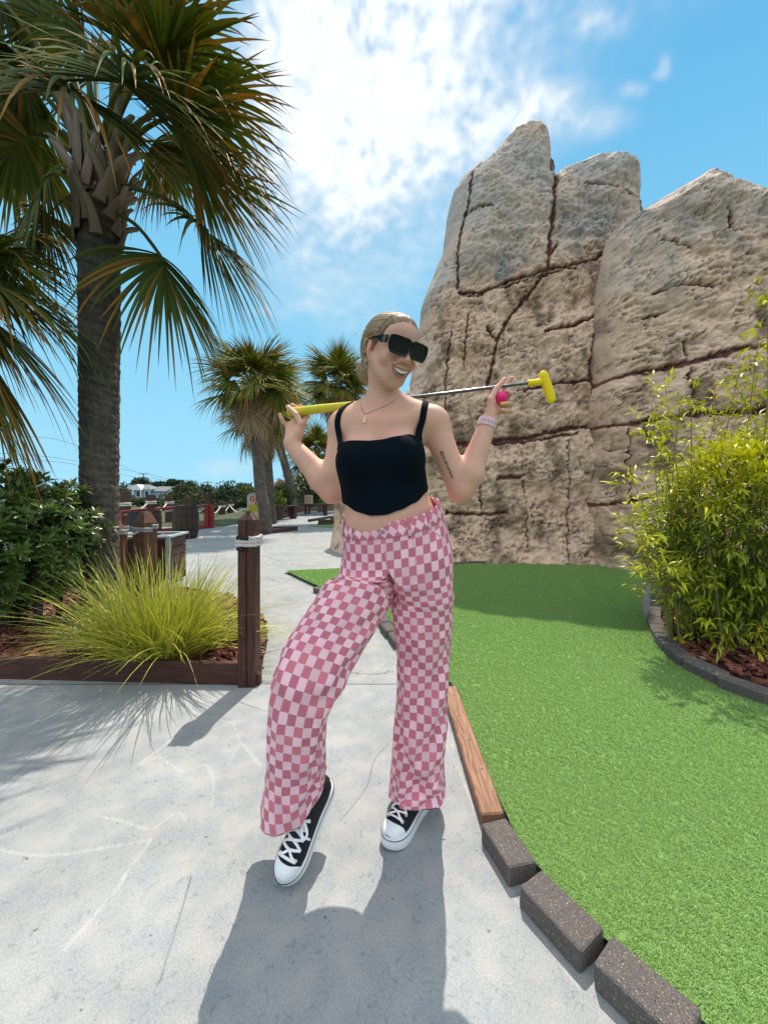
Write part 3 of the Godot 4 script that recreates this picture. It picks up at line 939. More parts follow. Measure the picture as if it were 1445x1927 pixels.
func rock_sheet(plan: Array, sky_px: Array, cols: int, rows: int, R: float, thick: float, s: int, gray: bool) -> Array:
	var sky := []
	for q in sky_px:
		var w := on_plan(plan, q[0], q[1])
		var far := 1.0 + 0.40 * R / (plan_d(plan, w.x) + lean * w.y)      # the brow rounds back behind the face
		sky.append(Vector2(w.x, EYE + (w.y - EYE) * far))
	var n := cols + 1
	var m := rows + 1
	var xs := PackedFloat32Array(); var hs := PackedFloat32Array()
	var x0: float = sky[0].x; var x1: float = sky[-1].x
	for q in sky: x0 = minf(x0, q.x); x1 = maxf(x1, q.x)
	for i in n:
		var x := lerpf(x0, x1, float(i) / cols)
		var h := 0.02
		for k in sky.size() - 1:
			var a: Vector2 = sky[k]; var b: Vector2 = sky[k + 1]
			if (x >= minf(a.x, b.x) and x <= maxf(a.x, b.x)):
				var t := (x - a.x) / (b.x - a.x) if absf(b.x - a.x) > 1e-5 else 0.5
				h = maxf(h, lerpf(a.y, b.y, t))
		xs.append(x); hs.append(h)
	var rough := noise(s + 5, 2.2, 3)
	var raw := hs.duplicate()
	for i in n: hs[i] = maxf(0.03, hs[i] + rough.get_noise_1d(xs[i]) * 0.10 * minf(1.0, hs[i]))
	var top := 0.0
	for h in hs: top = maxf(top, h)
	# carve
	var carve := PackedFloat32Array(); var red := PackedFloat32Array()
	carve.resize(n * m); red.resize(n * m)
	var wn := noise(s + 9, 3.5, 3)
	for c in range(0, cracks.size(), 2):
		if not gray and cracks[c][-1][0] < 1160: continue
		var pts := []
		for q in cracks[c]:
			var w := on_plan(plan, q[0], q[1])
			pts.append(V(w.x, w.y, 0))
		var pp := path(pts, pts.size() * 6)
		var half: float = cracks[c + 1] * 0.5 * 5.8 / F
		for k in pp.size() - 1:
			var a := Vector2(pp[k].x, pp[k].y); var b := Vector2(pp[k + 1].x, pp[k + 1].y)
			var pad := half * 3.0 + 0.03
			var i0 := maxi(0, int((minf(a.x, b.x) - pad - x0) / (x1 - x0) * cols)); var i1 := mini(cols, int((maxf(a.x, b.x) + pad - x0) / (x1 - x0) * cols) + 1)
			var ab := b - a
			var l2 := maxf(ab.length_squared(), 1e-8)
			for i in range(i0, i1 + 1):
				var j0 := maxi(0, int((minf(a.y, b.y) - pad) / top * rows)); var j1 := mini(rows, int((maxf(a.y, b.y) + pad) / top * rows) + 1)
				for j in range(j0, j1 + 1):
					var p := Vector2(xs[i], top * j / rows)
					p += Vector2(wn.get_noise_2d(p.x * 2.0, p.y * 2.0), wn.get_noise_2d(p.y * 2.0 + 30.0, p.x * 2.0)) * 0.035
					var t := clampf((p - a).dot(ab) / l2, 0.0, 1.0)
					var d := (p - a - ab * t).length() / (half * (0.75 + 0.5 * absf(wn.get_noise_2d(p.x, p.y) * 2.0)))
					if d < 3.0:
						var g := exp(-d * d * 0.8)
						if g > carve[i * m + j]: carve[i * m + j] = g
						if d < 1.15: red[i * m + j] = maxf(red[i * m + j], smoothstep(1.15, 0.75, d))
	var big := noise(s, 0.55, 3); var mid := noise(s + 1, 1.6, 4); var chip := noise(s + 2, 4.5, 4); var tone := noise(s + 3, 0.8, 4); var stain := noise(s + 4, 2.4, 4); var fine := noise(s + 6, 13.0, 3)
	mid.fractal_type = FastNoiseLite.FRACTAL_RIDGED; chip.fractal_type = FastNoiseLite.FRACTAL_RIDGED
	var strk := noise(s + 11, 2.6, 3); var f3k := noise(s + 12, 1.5, 2)
	var cell := noise(s + 7, 1.9, 2, FastNoiseLite.TYPE_CELLULAR)
	cell.cellular_return_type = FastNoiseLite.RETURN_DISTANCE2_SUB
	var light := Color(0.80, 0.58, 0.435); var tan := Color(0.64, 0.42, 0.30); var dark := Color(0.165, 0.108, 0.073); var grey := Color(0.50, 0.46, 0.43); var slate := Color(0.115, 0.118, 0.120); var crackc := Color(0.13, 0.042, 0.036)
	var mb := MB.new()
	for i in n:
		var bd := plan_d(plan, xs[i])
		for j in m:
			var x := xs[i]; var y := minf(top * j / rows, hs[i])
			var p := Vector2(x, y)
			var dist := 1e9
			for k in sky.size() - 1:
				var a: Vector2 = sky[k]; var ab: Vector2 = sky[k + 1] - a
				var t := clampf((p - a).dot(ab) / maxf(ab.length_squared(), 1e-8), 0.0, 1.0)
				var dd := (p - a - ab * t).length_squared()
				if not gray and k < 7: dd *= 9.0
				if dd < dist: dist = dd
			dist = sqrt(dist)
			if j == rows: dist = minf(dist, 0.02)
			if y > raw[i] - 0.01 or y >= hs[i] - 0.001: dist = 0.0
			var e := 1.0 - minf(dist / R, 1.0)
			var pillow := R * (1.0 - sqrt(maxf(0.0, 1.0 - e * e)))
			var q := V(x, y * 1.25, -bd - pillow * 1.5)
			var b := big.get_noise_3dv(q); var c := mid.get_noise_3dv(q); var f := chip.get_noise_3d(x, y * 1.5, 3.0 + pillow * 1.5); var ce := cell.get_noise_3d(x * 0.9 + b * 0.4, y * 0.8, 1.0)
			var fi := fine.get_noise_3d(x, y * 1.4, pillow * 1.5)
			# chisel marks: short slanted nicks, and blocky joints low down
			var sn := strk.get_noise_3d(x * 1.0 + y * 0.5, y * 3.2 - x * 0.9, pillow * 2.0 + 7.0)
			var sv := strk.get_noise_3d(x * 3.4 + y * 0.2, y * 0.8, 31.0)
			var scr := smoothstep(0.10, 0.0, absf(sn)) * smoothstep(-0.1, 0.3, f3k.get_noise_2d(x, y)) + 0.7 * smoothstep(0.06, 0.0, absf(sv)) * smoothstep(0.0, 0.3, f3k.get_noise_2d(x + 20.0, y))
			var disp := b * 0.20 + (c - 0.25) * 0.055 + (f - 0.2) * 0.036 + fi * 0.020 + minf(ce + 1.0, 0.35) * 0.16 - scr * 0.035
			var cv := carve[i * m + j]
			disp -= cv * 0.085
			# the foot flares a little
			disp += 0.14 * exp(-y * 3.2)
			var st := stain.get_noise_3d(x, y * 0.55, 2.0); var to := tone.get_noise_3d(x, y, 4.0)
			var col := tan.lerp(light, clampf(0.30 + to * 0.8 + f * 0.6 + fi * 0.9, 0.0, 1.0))
			col = col.lerp(dark, clampf(smoothstep(0.02, 0.55, st + to * -0.25 + (0.12 if y > 1.3 and y < 2.6 else 0.0)) * 0.80, 0.0, 1.0))
			col = col.lerp(dark, clampf((0.05 - f) * 1.8, 0.0, 0.6))
			col = col.lerp(dark * 0.6, clampf(scr, 0.0, 1.0) * 0.75)
			if gray:
				var led := 4.75 + 0.26 * (x - 1.3) + to * 0.15
				var g := smoothstep(led - 0.25, led + 0.35, y + st * 0.4)
				col = col.lerp(grey.lerp(light * 0.92, clampf(0.25 + to * 0.9 + fi * 0.4, 0.0, 0.7)), g * 0.85)
				var sl := exp(-(pow((x - 3.5) / 0.65, 2.0) + pow((y - 5.75) / 0.55, 2.0))) + 0.85 * exp(-(pow((x - 2.2) / 0.8, 2.0) + pow((y - 4.85) / 0.32, 2.0)))
				col = col.lerp(slate.lerp(grey, clampf(0.3 + fi * 0.8 + f * 0.3, 0, 1)), clampf(sl * (0.8 + st), 0.0, 0.9) * g)
			elif y > 3.6:
				col = col.lerp(grey, smoothstep(3.6, 5.0, y + st * 1.2) * 0.5)
			col = col.lerp(dark * 0.8, smoothstep(0.35, 0.9, cv) * 0.5)
			col = col.lerp(crackc * (1.0 + fi * 0.6), red[i * m + j] * 0.92)
			col.a = 1.0
			mb.vert(V(x - b * 0.05, y, -bd - lean * y - pillow + disp * (1.0 - e * 0.3)), col)
	for i in cols:
		for j in rows:
			var a := i * m + j
			mb.quad(a, a + 1, a + m + 1, a + m)
	mb.normals()
	var back := MB.new()
	for i in range(0, n, 6):
		for j in 13:
			var hm := hs[i]
			for g in range(maxi(0, i - 8), mini(n, i + 9)): hm = minf(hm, hs[g])
			var y := hm * j / 12.0
			var e := pow(j / 12.0, 4.0)
			back.vert(V(xs[i], y * 0.94, -plan_d(plan, xs[i]) - lean * y - thick * (1.0 - e) - R * e * 0.9), tan)
	var bn := (n + 5) / 6
	for i in bn - 1:
		for j in 12:
			var a := i * 13 + j
			back.quad(a, a + 13, a + 14, a + 1)
	return [mb.mesh(), back.mesh()]

func build_rock() -> void:
	var rt := bump_tex(55, 0.045, 5)
	(rt.noise as FastNoiseLite).fractal_type = FastNoiseLite.FRACTAL_RIDGED
	var rm := rough_mat(Color.WHITE, 0.9, rt, 1.3, 1.6, true)
	var o := thing("rock_formation", "huge tan and grey artificial rock with twin grey peaks and dark red cracks", "rock", V(2.5, 0, -6.0))
	lean = 0.15
	var A := rock_sheet([Vector2(-1.15, 7.35), Vector2(0.1, 6.75), Vector2(1.06, 6.2), Vector2(2.27, 6.1), Vector2(3.1, 5.95), Vector2(4.4, 5.8)],
		[[611, 1046], [613, 1020], [620, 980], [622, 935], [640, 905], [690, 850], [745, 780], [776, 715], [790, 640], [800, 565], [825, 500], [845, 450], [852, 380], [862, 345], [880, 318], [905, 298], [930, 280], [960, 243], [984, 226], [1010, 218], [1040, 219], [1058, 234], [1064, 264], [1060, 314], [1085, 296], [1130, 283], [1190, 280], [1225, 291], [1238, 318], [1240, 370], [1243, 420], [1262, 520], [1270, 800], [1275, 1040]], 400, 430, 0.75, 2.4, 100, true)
	local(o, A[0], "rock_peaks", rm, o)
	local(o, A[1], "rock_back", rm, o)
	lean = 0.14
	var B := rock_sheet([Vector2(2.95, 5.90), Vector2(3.3, 5.62), Vector2(3.62, 5.25), Vector2(4.2, 4.75), Vector2(5.0, 4.45), Vector2(6.6, 4.3)],
		[[1120, 1080], [1122, 900], [1125, 800], [1132, 720], [1139, 640], [1145, 560], [1155, 490], [1168, 440], [1185, 412], [1210, 393], [1260, 370], [1320, 332], [1350, 319], [1368, 315], [1388, 320], [1406, 336], [1445, 348], [1510, 356], [1580, 420], [1640, 560], [1690, 1080]], 360, 340, 0.42, 2.2, 200, false)
	local(o, B[0], "rock_buttress", rm, o)
	local(o, B[1], "rock_back", rm, o)

# ---------------------------------------------------------------- plants
func leaf(mb: MB, at: Vector3, dir: Vector3, up: Vector3, l: float, w: float, col: Color, bend := 0.15) -> void:
	var s := dir.cross(up).normalized()
	var n := s.cross(dir).normalized()
	var m := at + dir * l * 0.5
	var tip := at + dir * l - n * l * bend
	var i := mb.vert(at, col)
	mb.vert(m - s * w * 0.5 + n * w * 0.18, col); mb.vert(tip, col); mb.vert(m + s * w * 0.5 + n * w * 0.18, col); mb.vert(m, col * 0.92)
	mb.tri(i, i + 1, i + 4); mb.tri(i + 1, i + 2, i + 4); mb.tri(i + 4, i + 2, i + 3); mb.tri(i, i + 4, i + 3)

func rdir(rg: RandomNumberGenerator) -> Vector3:
	var y := rg.randf_range(-1, 1)
	var a := rg.randf() * TAU
	return V(sqrt(1 - y * y) * cos(a), y, sqrt(1 - y * y) * sin(a))

func frond(mb: MB, base: Vector3, hub: Vector3, dir: Vector3, up: Vector3, L: float, n: int, rg: RandomNumberGenerator, brown: float, seg := 6, droop := 0.30, dead := false) -> void:
	var green := Color(0.075, 0.105, 0.026)
	var pc := Color(0.10, 0.12, 0.035) if not dead else Color(0.20, 0.15, 0.10)
	var mid := base.lerp(hub, 0.55) + V(0, base.distance_to(hub) * 0.10, 0)
	var r0 := L * 0.020
	mb.tube(path([base, mid, hub, hub + dir * L * 0.12], 10), [r0 * 1.7, r0 * 1.4, r0 * 1.2, r0 * 1.1, r0, r0, r0 * 0.9, r0 * 0.8, r0 * 0.7, r0 * 0.4], 6, false, pc)
	dir = dir.normalized()
	var side := dir.cross(up).normalized()
	up = side.cross(dir).normalized()
	var tone0 := rg.randf_range(0.75, 1.25)
	for i in n:
		var f := (i + 0.5) / n * 2.0 - 1.0
		var ang := f * 1.80 + rg.randf_range(-0.02, 0.02)
		var l := L * (0.66 + 0.34 * cos(ang * 0.62)) * rg.randf_range(0.88, 1.06)
		var o := hub + dir * L * 0.22 * pow(1.0 - absf(f), 1.2) - V(0, L * 0.05 * (1.0 - absf(f)), 0)
		var d := (dir * cos(ang) + side * sin(ang) - up * 0.30 * absf(sin(ang)) + up * rg.randf_range(-0.05, 0.09)).normalized()
		var g := droop * rg.randf_range(0.6, 1.5)
		var limp := rg.randf_range(0.0, 0.35) if rg.randf() < 0.5 else 0.0
		var w := L * 0.47 * 4.4 / n * 0.5 * 1.06
		var tone := tone0 * rg.randf_range(0.7, 1.3)
		var bt := rg.randf() < brown
		var whole := rg.randf() < brown * 0.22
		var prev := -1
		for k in seg + 1:
			var t := float(k) / seg
			var p := o + d * l * t - V(0, l * (g * pow(t, 2.1) + limp * pow(t, 4.0)), 0)
			var tg := (d - V(0, g * 2.1 * pow(t, 1.1) + limp * 4.0 * pow(t, 3.0), 0)).normalized()
			var s := tg.cross(up).normalized()
			if s.length_squared() < 0.1: s = side
			var nn := s.cross(tg)
			var ww := w * (0.42 + 0.58 * t / 0.42) if t < 0.42 else w * pow(maxf(0.0, 1.0 - (t - 0.42) / 0.58), 0.8) + 0.0006
			var c := green * tone
			if not dead:
				c = c.lerp(Color(0.16, 0.17, 0.03), 0.35 * t * t)
				if bt: c = c.lerp(Color(0.30, 0.135, 0.030), smoothstep(0.45, 0.95, t) * 0.9)
				if whole: c = c.lerp(Color(0.30, 0.15, 0.035), 0.75)
			else: c = Color(0.27, 0.21, 0.155) * tone
			c.a = 1.0
			var a := mb.vert(p - s * ww - nn * ww * 0.55, c)
			mb.vert(p, c * 1.1); mb.vert(p + s * ww - nn * ww * 0.55, c)
			if prev >= 0:
				mb.quad(prev, prev + 1, a + 1, a); mb.quad(prev + 1, prev + 2, a + 2, a + 1)
			prev = a

func trunk_mesh(pts: Array, r0: float, r1: float, s: int, rough: float, rings := 90, sides := 28) -> ArrayMesh:
	var pp := path(pts, rings)
	var nz := noise(s, 1.0, 3); var nf := noise(s + 1, 1.0, 3)
	var mb := MB.new()
	for i in rings:
		var t := float(i) / (rings - 1)
		var y := pp[i].y
		for k in sides + 1:
			var th := TAU * k / sides
			var q := V(cos(th), 0, sin(th))
			var ridge := nz.get_noise_2d(y * 16.0 + q.x * 0.7, q.z * 0.7)
			var f := nf.get_noise_3d(q.x * 6.0, y * 22.0, q.z * 6.0)
			var stripe := nf.get_noise_3d(q.x * 22.0, y * 3.0, q.z * 22.0)
			var r := lerpf(r0, r1, t) + 0.10 * r0 * exp(-y * 5.0) + (ridge * 0.6 + f * 0.7 + stripe * 0.4) * rough
			var k2 := 1.0 + ridge * 0.55 + f * 0.5 + stripe * 0.3
			mb.vert(pp[i] + q * r, Color(0.125 * k2, 0.107 * k2, 0.092 * k2))
	for i in rings - 1:
		for k in sides:
			var a := i * (sides + 1) + k
			mb.quad(a, a + 1, a + sides + 2, a + sides + 1)
	return mb.mesh()

var trunk_mat: StandardMaterial3D
var frond_mat: StandardMaterial3D
var boot_mat: StandardMaterial3D

func boots(o: Node3D, top: Vector3, h: float, r: float, n: int, s: int, scale := 1.0) -> void:     # dry leaf bases criss-crossing below the crown
	var rg := rnd(s)
	for k in n:
		var t := float(k) / n
		var a := k * 2.4 + rg.randf_range(-0.2, 0.2)
		var lean := (1.0 if k % 2 else -1.0) * rg.randf_range(0.25, 0.75)
		var y0 := -h + h * 0.85 * t
		var len_ := rg.randf_range(0.36, 0.62) * h
		var p := []
		for j in 5:
			var u := j / 4.0
			var aa := a + lean * u
			var out := r * (1.02 + 0.10 * t) + r * 0.62 * u * u * (0.5 + t) + (0.05 * rg.randf() if j == 4 else 0.0) * scale
			p.append(V(cos(aa) * out, y0 + len_ * u * (1.0 - 0.25 * u * (1.0 - t)), sin(aa) * out))
		var pp := path(p, 9)
		var mb := MB.new()
		var rings := []
		var cols := []
		var tone := rg.randf_range(0.7, 1.25)
		for i in 9:
			var u := i / 8.0
			var tg := (pp[mini(i + 1, 8)] - pp[maxi(i - 1, 0)]).normalized()
			var outw := V(pp[i].x, 0, pp[i].z).normalized()
			var s2 := tg.cross(outw).normalized()
			var w := lerpf(0.058, 0.026, pow(u, 0.7)) * scale
			if i == 8: w *= rg.randf_range(0.5, 1.1)
			var th := lerpf(0.012, 0.020, u) * scale
			rings.append(PackedVector3Array([pp[i] - s2 * w, pp[i] - s2 * w * 0.6 + outw * th, pp[i] + outw * th * 1.25, pp[i] + s2 * w * 0.6 + outw * th, pp[i] + s2 * w, pp[i] - outw * th * 0.3]))
			cols.append(Color(0.40 * tone, 0.32 * tone, 0.265 * tone).lerp(Color(0.24, 0.17, 0.13), 0.6 * (1.0 - u)))
		mb.loft(rings, true, true, true, cols)
		part("leaf_base", mb.mesh(), boot_mat, o, Transform3D(Basis(), top - o.position))

func build_palms() -> void:
	trunk_mat = rough_mat(Color.WHITE, 0.95, bump_tex(131, 0.12, 4), 3.0, 1.0, true)
	frond_mat = leaf_mat(lin(0.24, 0.23, 0.035), 0.6)
	frond_mat.metallic_specular = 0.25
	boot_mat = rough_mat(Color.WHITE, 0.9, bump_tex(132, 0.15, 3), 6.0, 0.5, true)
	# the big palm on the left
	var base := V(-2.46, 0, -3.42)
	var o := thing("palm_tree", "tall cabbage palm with thick grey trunk rising behind the grass clump", "palm tree", base)
	local(o, trunk_mesh([V(-2.46, -0.05, -3.42), V(-2.47, 1.2, -3.42), V(-2.47, 2.4, -3.42), V(-2.46, 3.55, -3.40)], 0.134, 0.158, 140, 0.013, 300, 56), "trunk", trunk_mat, o)
	boots(o, V(-2.46, 4.10, -3.40), 0.90, 0.165, 58, 141, 1.0)
	var rg := rnd(142)
	for q in [[300, 478, 3.25, 352, 590, 3.15, 0.78, 395, 0.2], [378, 424, 3.4, 470, 490, 3.35, 0.80, 345, 0.35], [362, 302, 3.65, 500, 350, 3.6, 0.95, 300, 0.5], [322, 205, 3.2, 450, 200, 3.0, 1.0, 290, 0.6], [328, 220, 3.6, 470, 285, 3.5, 1.0, 295, 0.4], [288, 112, 3.3, 400, 40, 3.1, 1.0, 270, 0.7], [272, 62, 3.7, 370, -60, 3.7, 1.0, 265, 0.4], [345, 175, 3.9, 480, 150, 4.0, 1.0, 290, 0.4],
		[215, 62, 3.5, 240, -60, 3.5, 1.0, 265, 0.3], [160, 82, 3.15, 120, -40, 3.0, 1.0, 265, 0.2], [110, 62, 3.6, 40, -50, 3.6, 1.0, 270, 0.3], [60, 160, 3.3, -60, 130, 3.2, 1.0, 290, 0.3], [30, 205, 3.6, -90, 240, 3.6, 1.0, 300, 0.3], [88, 330, 3.3, 40, 410, 3.2, 0.72, 330, 0.3], [55, 255, 3.6, -60, 320, 3.6, 0.9, 310, 0.4], [30, 100, 3.2, -70, 50, 3.1, 1.0, 275, 0.3], [92, 405, 3.6, 70, 500, 3.6, 0.5, 350, 0.4],
		[140, 170, 2.75, 105, 120, 2.3, 0.95, 285, 0.2], [232, 155, 2.8, 262, 90, 2.4, 0.95, 285, 0.3],
		 [300, 300, 4.1, 385, 325, 4.5, 0.95, 310, 0.4], [180, 142, 3.9, 165, 40, 4.1, 1.0, 280, 0.3], [20, 20, 3.4, -60, -50, 3.4, 1.0, 270, 0.3], [290, 265, 4.0, 350, 280, 4.3, 0.8, 300, 0.2]]:
		var mb := MB.new()
		var hub := P(q[0], q[1], q[2])
		var dir := (P(q[3], q[4], q[5]) - hub).normalized()
		var cb := P(185, q[7], 3.40)
		var out := V(hub.x - cb.x, 0, hub.z - cb.z).normalized()
		frond(mb, cb + out * 0.10, hub, dir, (V(0, 1, 0) + out * 0.35 + rdir(rg) * 0.25).normalized(), q[6] * 0.96, 54, rg, minf(q[8] + 0.1, 0.7), 7, 0.16 if q[6] > 0.85 else 0.34)
		local(o, mb.mesh(), "frond", frond_mat, o)
	# its neighbour: only the fronds reach into the picture
	var lo := thing("palm_tree", "palm whose drooping orange-tipped fronds hang in beside the big trunk", "palm tree", V(-3.75, 0, -3.0))
	local(lo, trunk_mesh([V(-3.75, -0.05, -3.0), V(-3.7, 1.2, -3.0), V(-3.62, 2.55, -3.0)], 0.16, 0.17, 145, 0.010), "trunk", trunk_mat, lo)
	for q in [[-30, 470, 3.1, 70, 470, 3.1, 0.72, 430, 0.5], [-45, 520, 2.9, 75, 545, 2.85, 0.82, 450, 0.55], [-55, 570, 2.9, 60, 640, 2.9, 0.80, 470, 0.6], [-60, 620, 2.75, 20, 740, 2.7, 0.80, 500, 0.7], [-70, 500, 3.3, 40, 520, 3.4, 0.8, 450, 0.3], [-80, 640, 3.1, -10, 760, 3.1, 0.8, 500, 0.6], [-20, 455, 3.4, 60, 430, 3.5, 0.6, 420, 0.3], [-160, 420, 3.4, -160, 300, 3.5, 0.9, 430, 0.3], [-260, 500, 3.0, -400, 560, 3.0, 0.9, 450, 0.3], [-170, 440, 2.6, -150, 460, 2.2, 0.8, 450, 0.3]]:
		var mb := MB.new()
		var hub := P(q[0], q[1], q[2])
		var dir := (P(q[3], q[4], q[5]) - hub).normalized()
		var cb := P(-165, q[7], 3.0)
		frond(mb, cb, hub, dir, (V(0, 1, 0) + V(0.3, 0, 0) + rdir(rg) * 0.25).normalized(), q[6], 54, rg, q[8], 7, 0.36)
		local(lo, mb.mesh(), "frond", frond_mat, lo)
	# the palms down the path
	var kinds := []
	for k in 7:
		var mb := MB.new()
		frond(mb, Vector3.ZERO, V(0.72, 0.06, 0), V(1, -0.12, 0), V(0.1, 1, 0), 0.95, 40, rg, 0.3, 5, 0.24, k >= 5)
		for i in mb.c.size(): mb.c[i] = Color(mb.c[i].r * 1.55, mb.c[i].g * 1.5, mb.c[i].b * 1.3)
		kinds.append(mb.mesh())
	for q in [
		["palm_tree", "nearest palm of the row, rising from a plank-edged bed beyond the roped post", [[502, 1004], [497, 955], [491, 925], [487, 880], [481, 800]], 10.6, [478, 728], 1.32, 0.165, 0.135, 38, 160, 8],
		["palm_tree", "slim dark palm right behind the first palm of the row", [[513, 985], [509, 930], [505, 880], [500, 815]], 13.8, [492, 790], 1.45, 0.16, 0.13, 34, 161, 6],
		["palm_tree", "leaning palm with bare grey trunk curving up by the bench", [[553, 958], [543, 900], [525, 835], [517, 800]], 19.0, [512, 765], 2.1, 0.21, 0.18, 34, 162, 5],
		["palm_tree", "palm whose crown shows between the yellow grip and the neck", [[640, 950], [636, 860], [634, 790]], 15.5, [636, 728], 1.5, 0.24, 0.2, 40, 163, 6],
		["palm_tree", "small far palm seen between forearm and torso", [[606, 950], [604, 900], [602, 875]], 24.0, [598, 858], 2.0, 0.25, 0.2, 34, 164, 4],
		["palm_tree", "low palm with a round crown seen just over the raised elbow", [[622, 948], [626, 900]], 30.0, [630, 886], 1.3, 0.2, 0.2, 26, 165, 3]]:
		var b := G(q[2][0][0], q[2][0][1]) if q[2][0][1] > 980 else P(q[2][0][0], q[2][0][1], q[3])
		b.y = 0.0
		var t := thing(q[0], q[1], "palm tree", b, "palms along the path")
		var pts := [b + V(0, -0.05, 0)]
		for w in q[2].slice(1): pts.append(P(w[0], w[1], q[3]))
		var top := P(q[4][0], q[4][1], q[3])
		pts.append(top + V(0, -0.2, 0))
		local(t, trunk_mesh(pts, q[6], q[7], q[9], 0.012, 90, 20), "trunk", trunk_mat, t)
		boots(t, top, 1.0, q[7], 22 if q[3] < 12 else 12, q[9], 1.25)
		var r2 := rnd(q[9])
		var nf: int = q[8]
		for k in nf:
			var az := k * 2.3999 + r2.randf_range(-0.2, 0.2)
			var el := lerpf(1.35, -0.75, pow((k + 0.5) / nf, 0.85)) + r2.randf_range(-0.12, 0.12)
			var dead: bool = k >= nf - q[10]
			if dead: el = r2.randf_range(-1.25, -0.65)
			var sc: float = q[5] * r2.randf_range(0.62, 0.78) / 1.1
			var bs := Basis(Vector3.UP, az) * Basis(V(0, 0, 1), el) * Basis(V(1, 0, 0), r2.randf_range(-0.4, 0.4))
			part("dry_frond" if dead else "frond", kinds[5 + k % 2] if dead else kinds[k % 5], frond_mat, t, Transform3D(bs.scaled(V(sc, sc, sc)), top - b + V(0, r2.randf_range(-0.12, 0.1), 0)))

func build_shrubs() -> void:
	var lm := leaf_mat(lin(0.10, 0.16, 0.01), 0.32)
	var stem := rough_mat(lin(0.05, 0.043, 0.036), 0.9, bump_tex(133, 0.1, 3), 4.0, 0.6, false)
	# dark broadleaf shrub at the left edge
	var o := thing("broadleaf_shrub", "dark green shrub with whorled glossy leaves in front of the big palm", "shrub", V(-2.75, 0, -3.0))
	var rg := rnd(171)
	var mb := MB.new()
	var nz := noise(172, 2.2, 2)
	for k in 1150:
		var d := rdir(rg)
		var inner := k >= 760
		var r := rg.randf_range(0.45, 0.85) if inner else rg.randf_range(0.86, 1.06) + nz.get_noise_3dv(d * 1.5) * 0.22
		var p := V(-2.98, 0.74, -2.98) + d * V(0.72, 0.54, 0.46) * r
		if p.y < 0.22: continue
		var ax := (d * V(1, 1.0, 1) + V(0, 0.65, 0.1) + rdir(rg) * 0.35).normalized()
		var t := rg.randf_range(0.65, 1.35)
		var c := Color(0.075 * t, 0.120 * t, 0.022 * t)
		if p.y > 0.95 and rg.randf() < 0.5: c = Color(0.15, 0.20, 0.025)  # some upper whorls paler: leaf highlights put into the colour
		var e := ax.cross(V(0.3, 0.1, 1)).normalized()
		var g := ax.cross(e)
		for j in 9:
			var a := j * 2.4
			var el := 0.25 + 0.10 * j
			var dir := ((e * cos(a) + g * sin(a)) * cos(el) + ax * sin(el)).normalized()
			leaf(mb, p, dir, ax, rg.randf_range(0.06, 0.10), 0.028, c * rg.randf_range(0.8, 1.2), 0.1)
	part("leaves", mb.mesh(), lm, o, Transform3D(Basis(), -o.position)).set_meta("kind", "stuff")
	var ms := MB.new()
	for q in [[[72, 1200, 2.85], [75, 1120, 2.88], [62, 1040, 2.92], [90, 960, 2.95]], [[70, 1190, 2.85], [78, 1090, 2.95], [130, 1000, 3.0]], [[20, 1190, 3.0], [10, 1080, 3.05], [-30, 980, 3.0]], [[110, 1175, 3.2], [120, 1080, 3.2], [150, 960, 3.1]], [[30, 1180, 3.1], [50, 1080, 3.1], [60, 980, 3.1]]]:
		var pts := []
		for w in q: pts.append(P(w[0], w[1], w[2]))
		pts[0].y = 0.04
		ms.tube(path(pts, 14), 0.022, 7)
	part("stems", ms.mesh(), stem, o, Transform3D(Basis(), -o.position))
	# small bright shrub in its shadow, by the palm
	var o2 := thing("bright_shrub", "small yellow green shrub lit by sun between dark shrub and palm trunk", "shrub", V(-2.62, 0, -3.25))
	mb = MB.new()
	for k in 420:
		var p := V(-2.68, 0.62, -3.24) + rdir(rg) * V(0.13, 0.34, 0.12) * rg.randf_range(0.3, 1.05)
		var d := (rdir(rg) + V(0, 0.6, 0)).normalized()
		var t := rg.randf_range(0.7, 1.3)
		leaf(mb, p, d, rdir(rg), rg.randf_range(0.05, 0.08), 0.018, Color(0.14 * t, 0.17 * t, 0.02 * t))
	part("leaves", mb.mesh(), lm, o2, Transform3D(Basis(), -o2.position)).set_meta("kind", "stuff")
	# low weeds in the shade
	for q in [[-2.15, -2.75, "low dark weed with strap leaves under the shrub by the stem"], [-1.85, -2.95, "low dark weed with broad leaves between shrub and grass clump"], [-1.80, -2.45, "small pale weed at the board left of the grass clump"]]:
		var w := thing("low_weed", q[2], "weed", V(q[0], 0.05, q[1]))
		mb = MB.new()
		for k in 46:
			var a := rg.randf() * TAU
			var d := V(cos(a), rg.randf_range(0.4, 1.6), sin(a)).normalized()
			var t := rg.randf_range(0.6, 1.3)
			leaf(mb, V(rg.randf_range(-0.12, 0.12), rg.randf_range(0.0, 0.12), rg.randf_range(-0.1, 0.1)), d, Vector3.UP, rg.randf_range(0.07, 0.17), 0.022, Color(0.05 * t, 0.075 * t, 0.022 * t), 0.3)
		part("leaves", mb.mesh(), lm, w)
	build_grass()
	build_bamboo(lm)

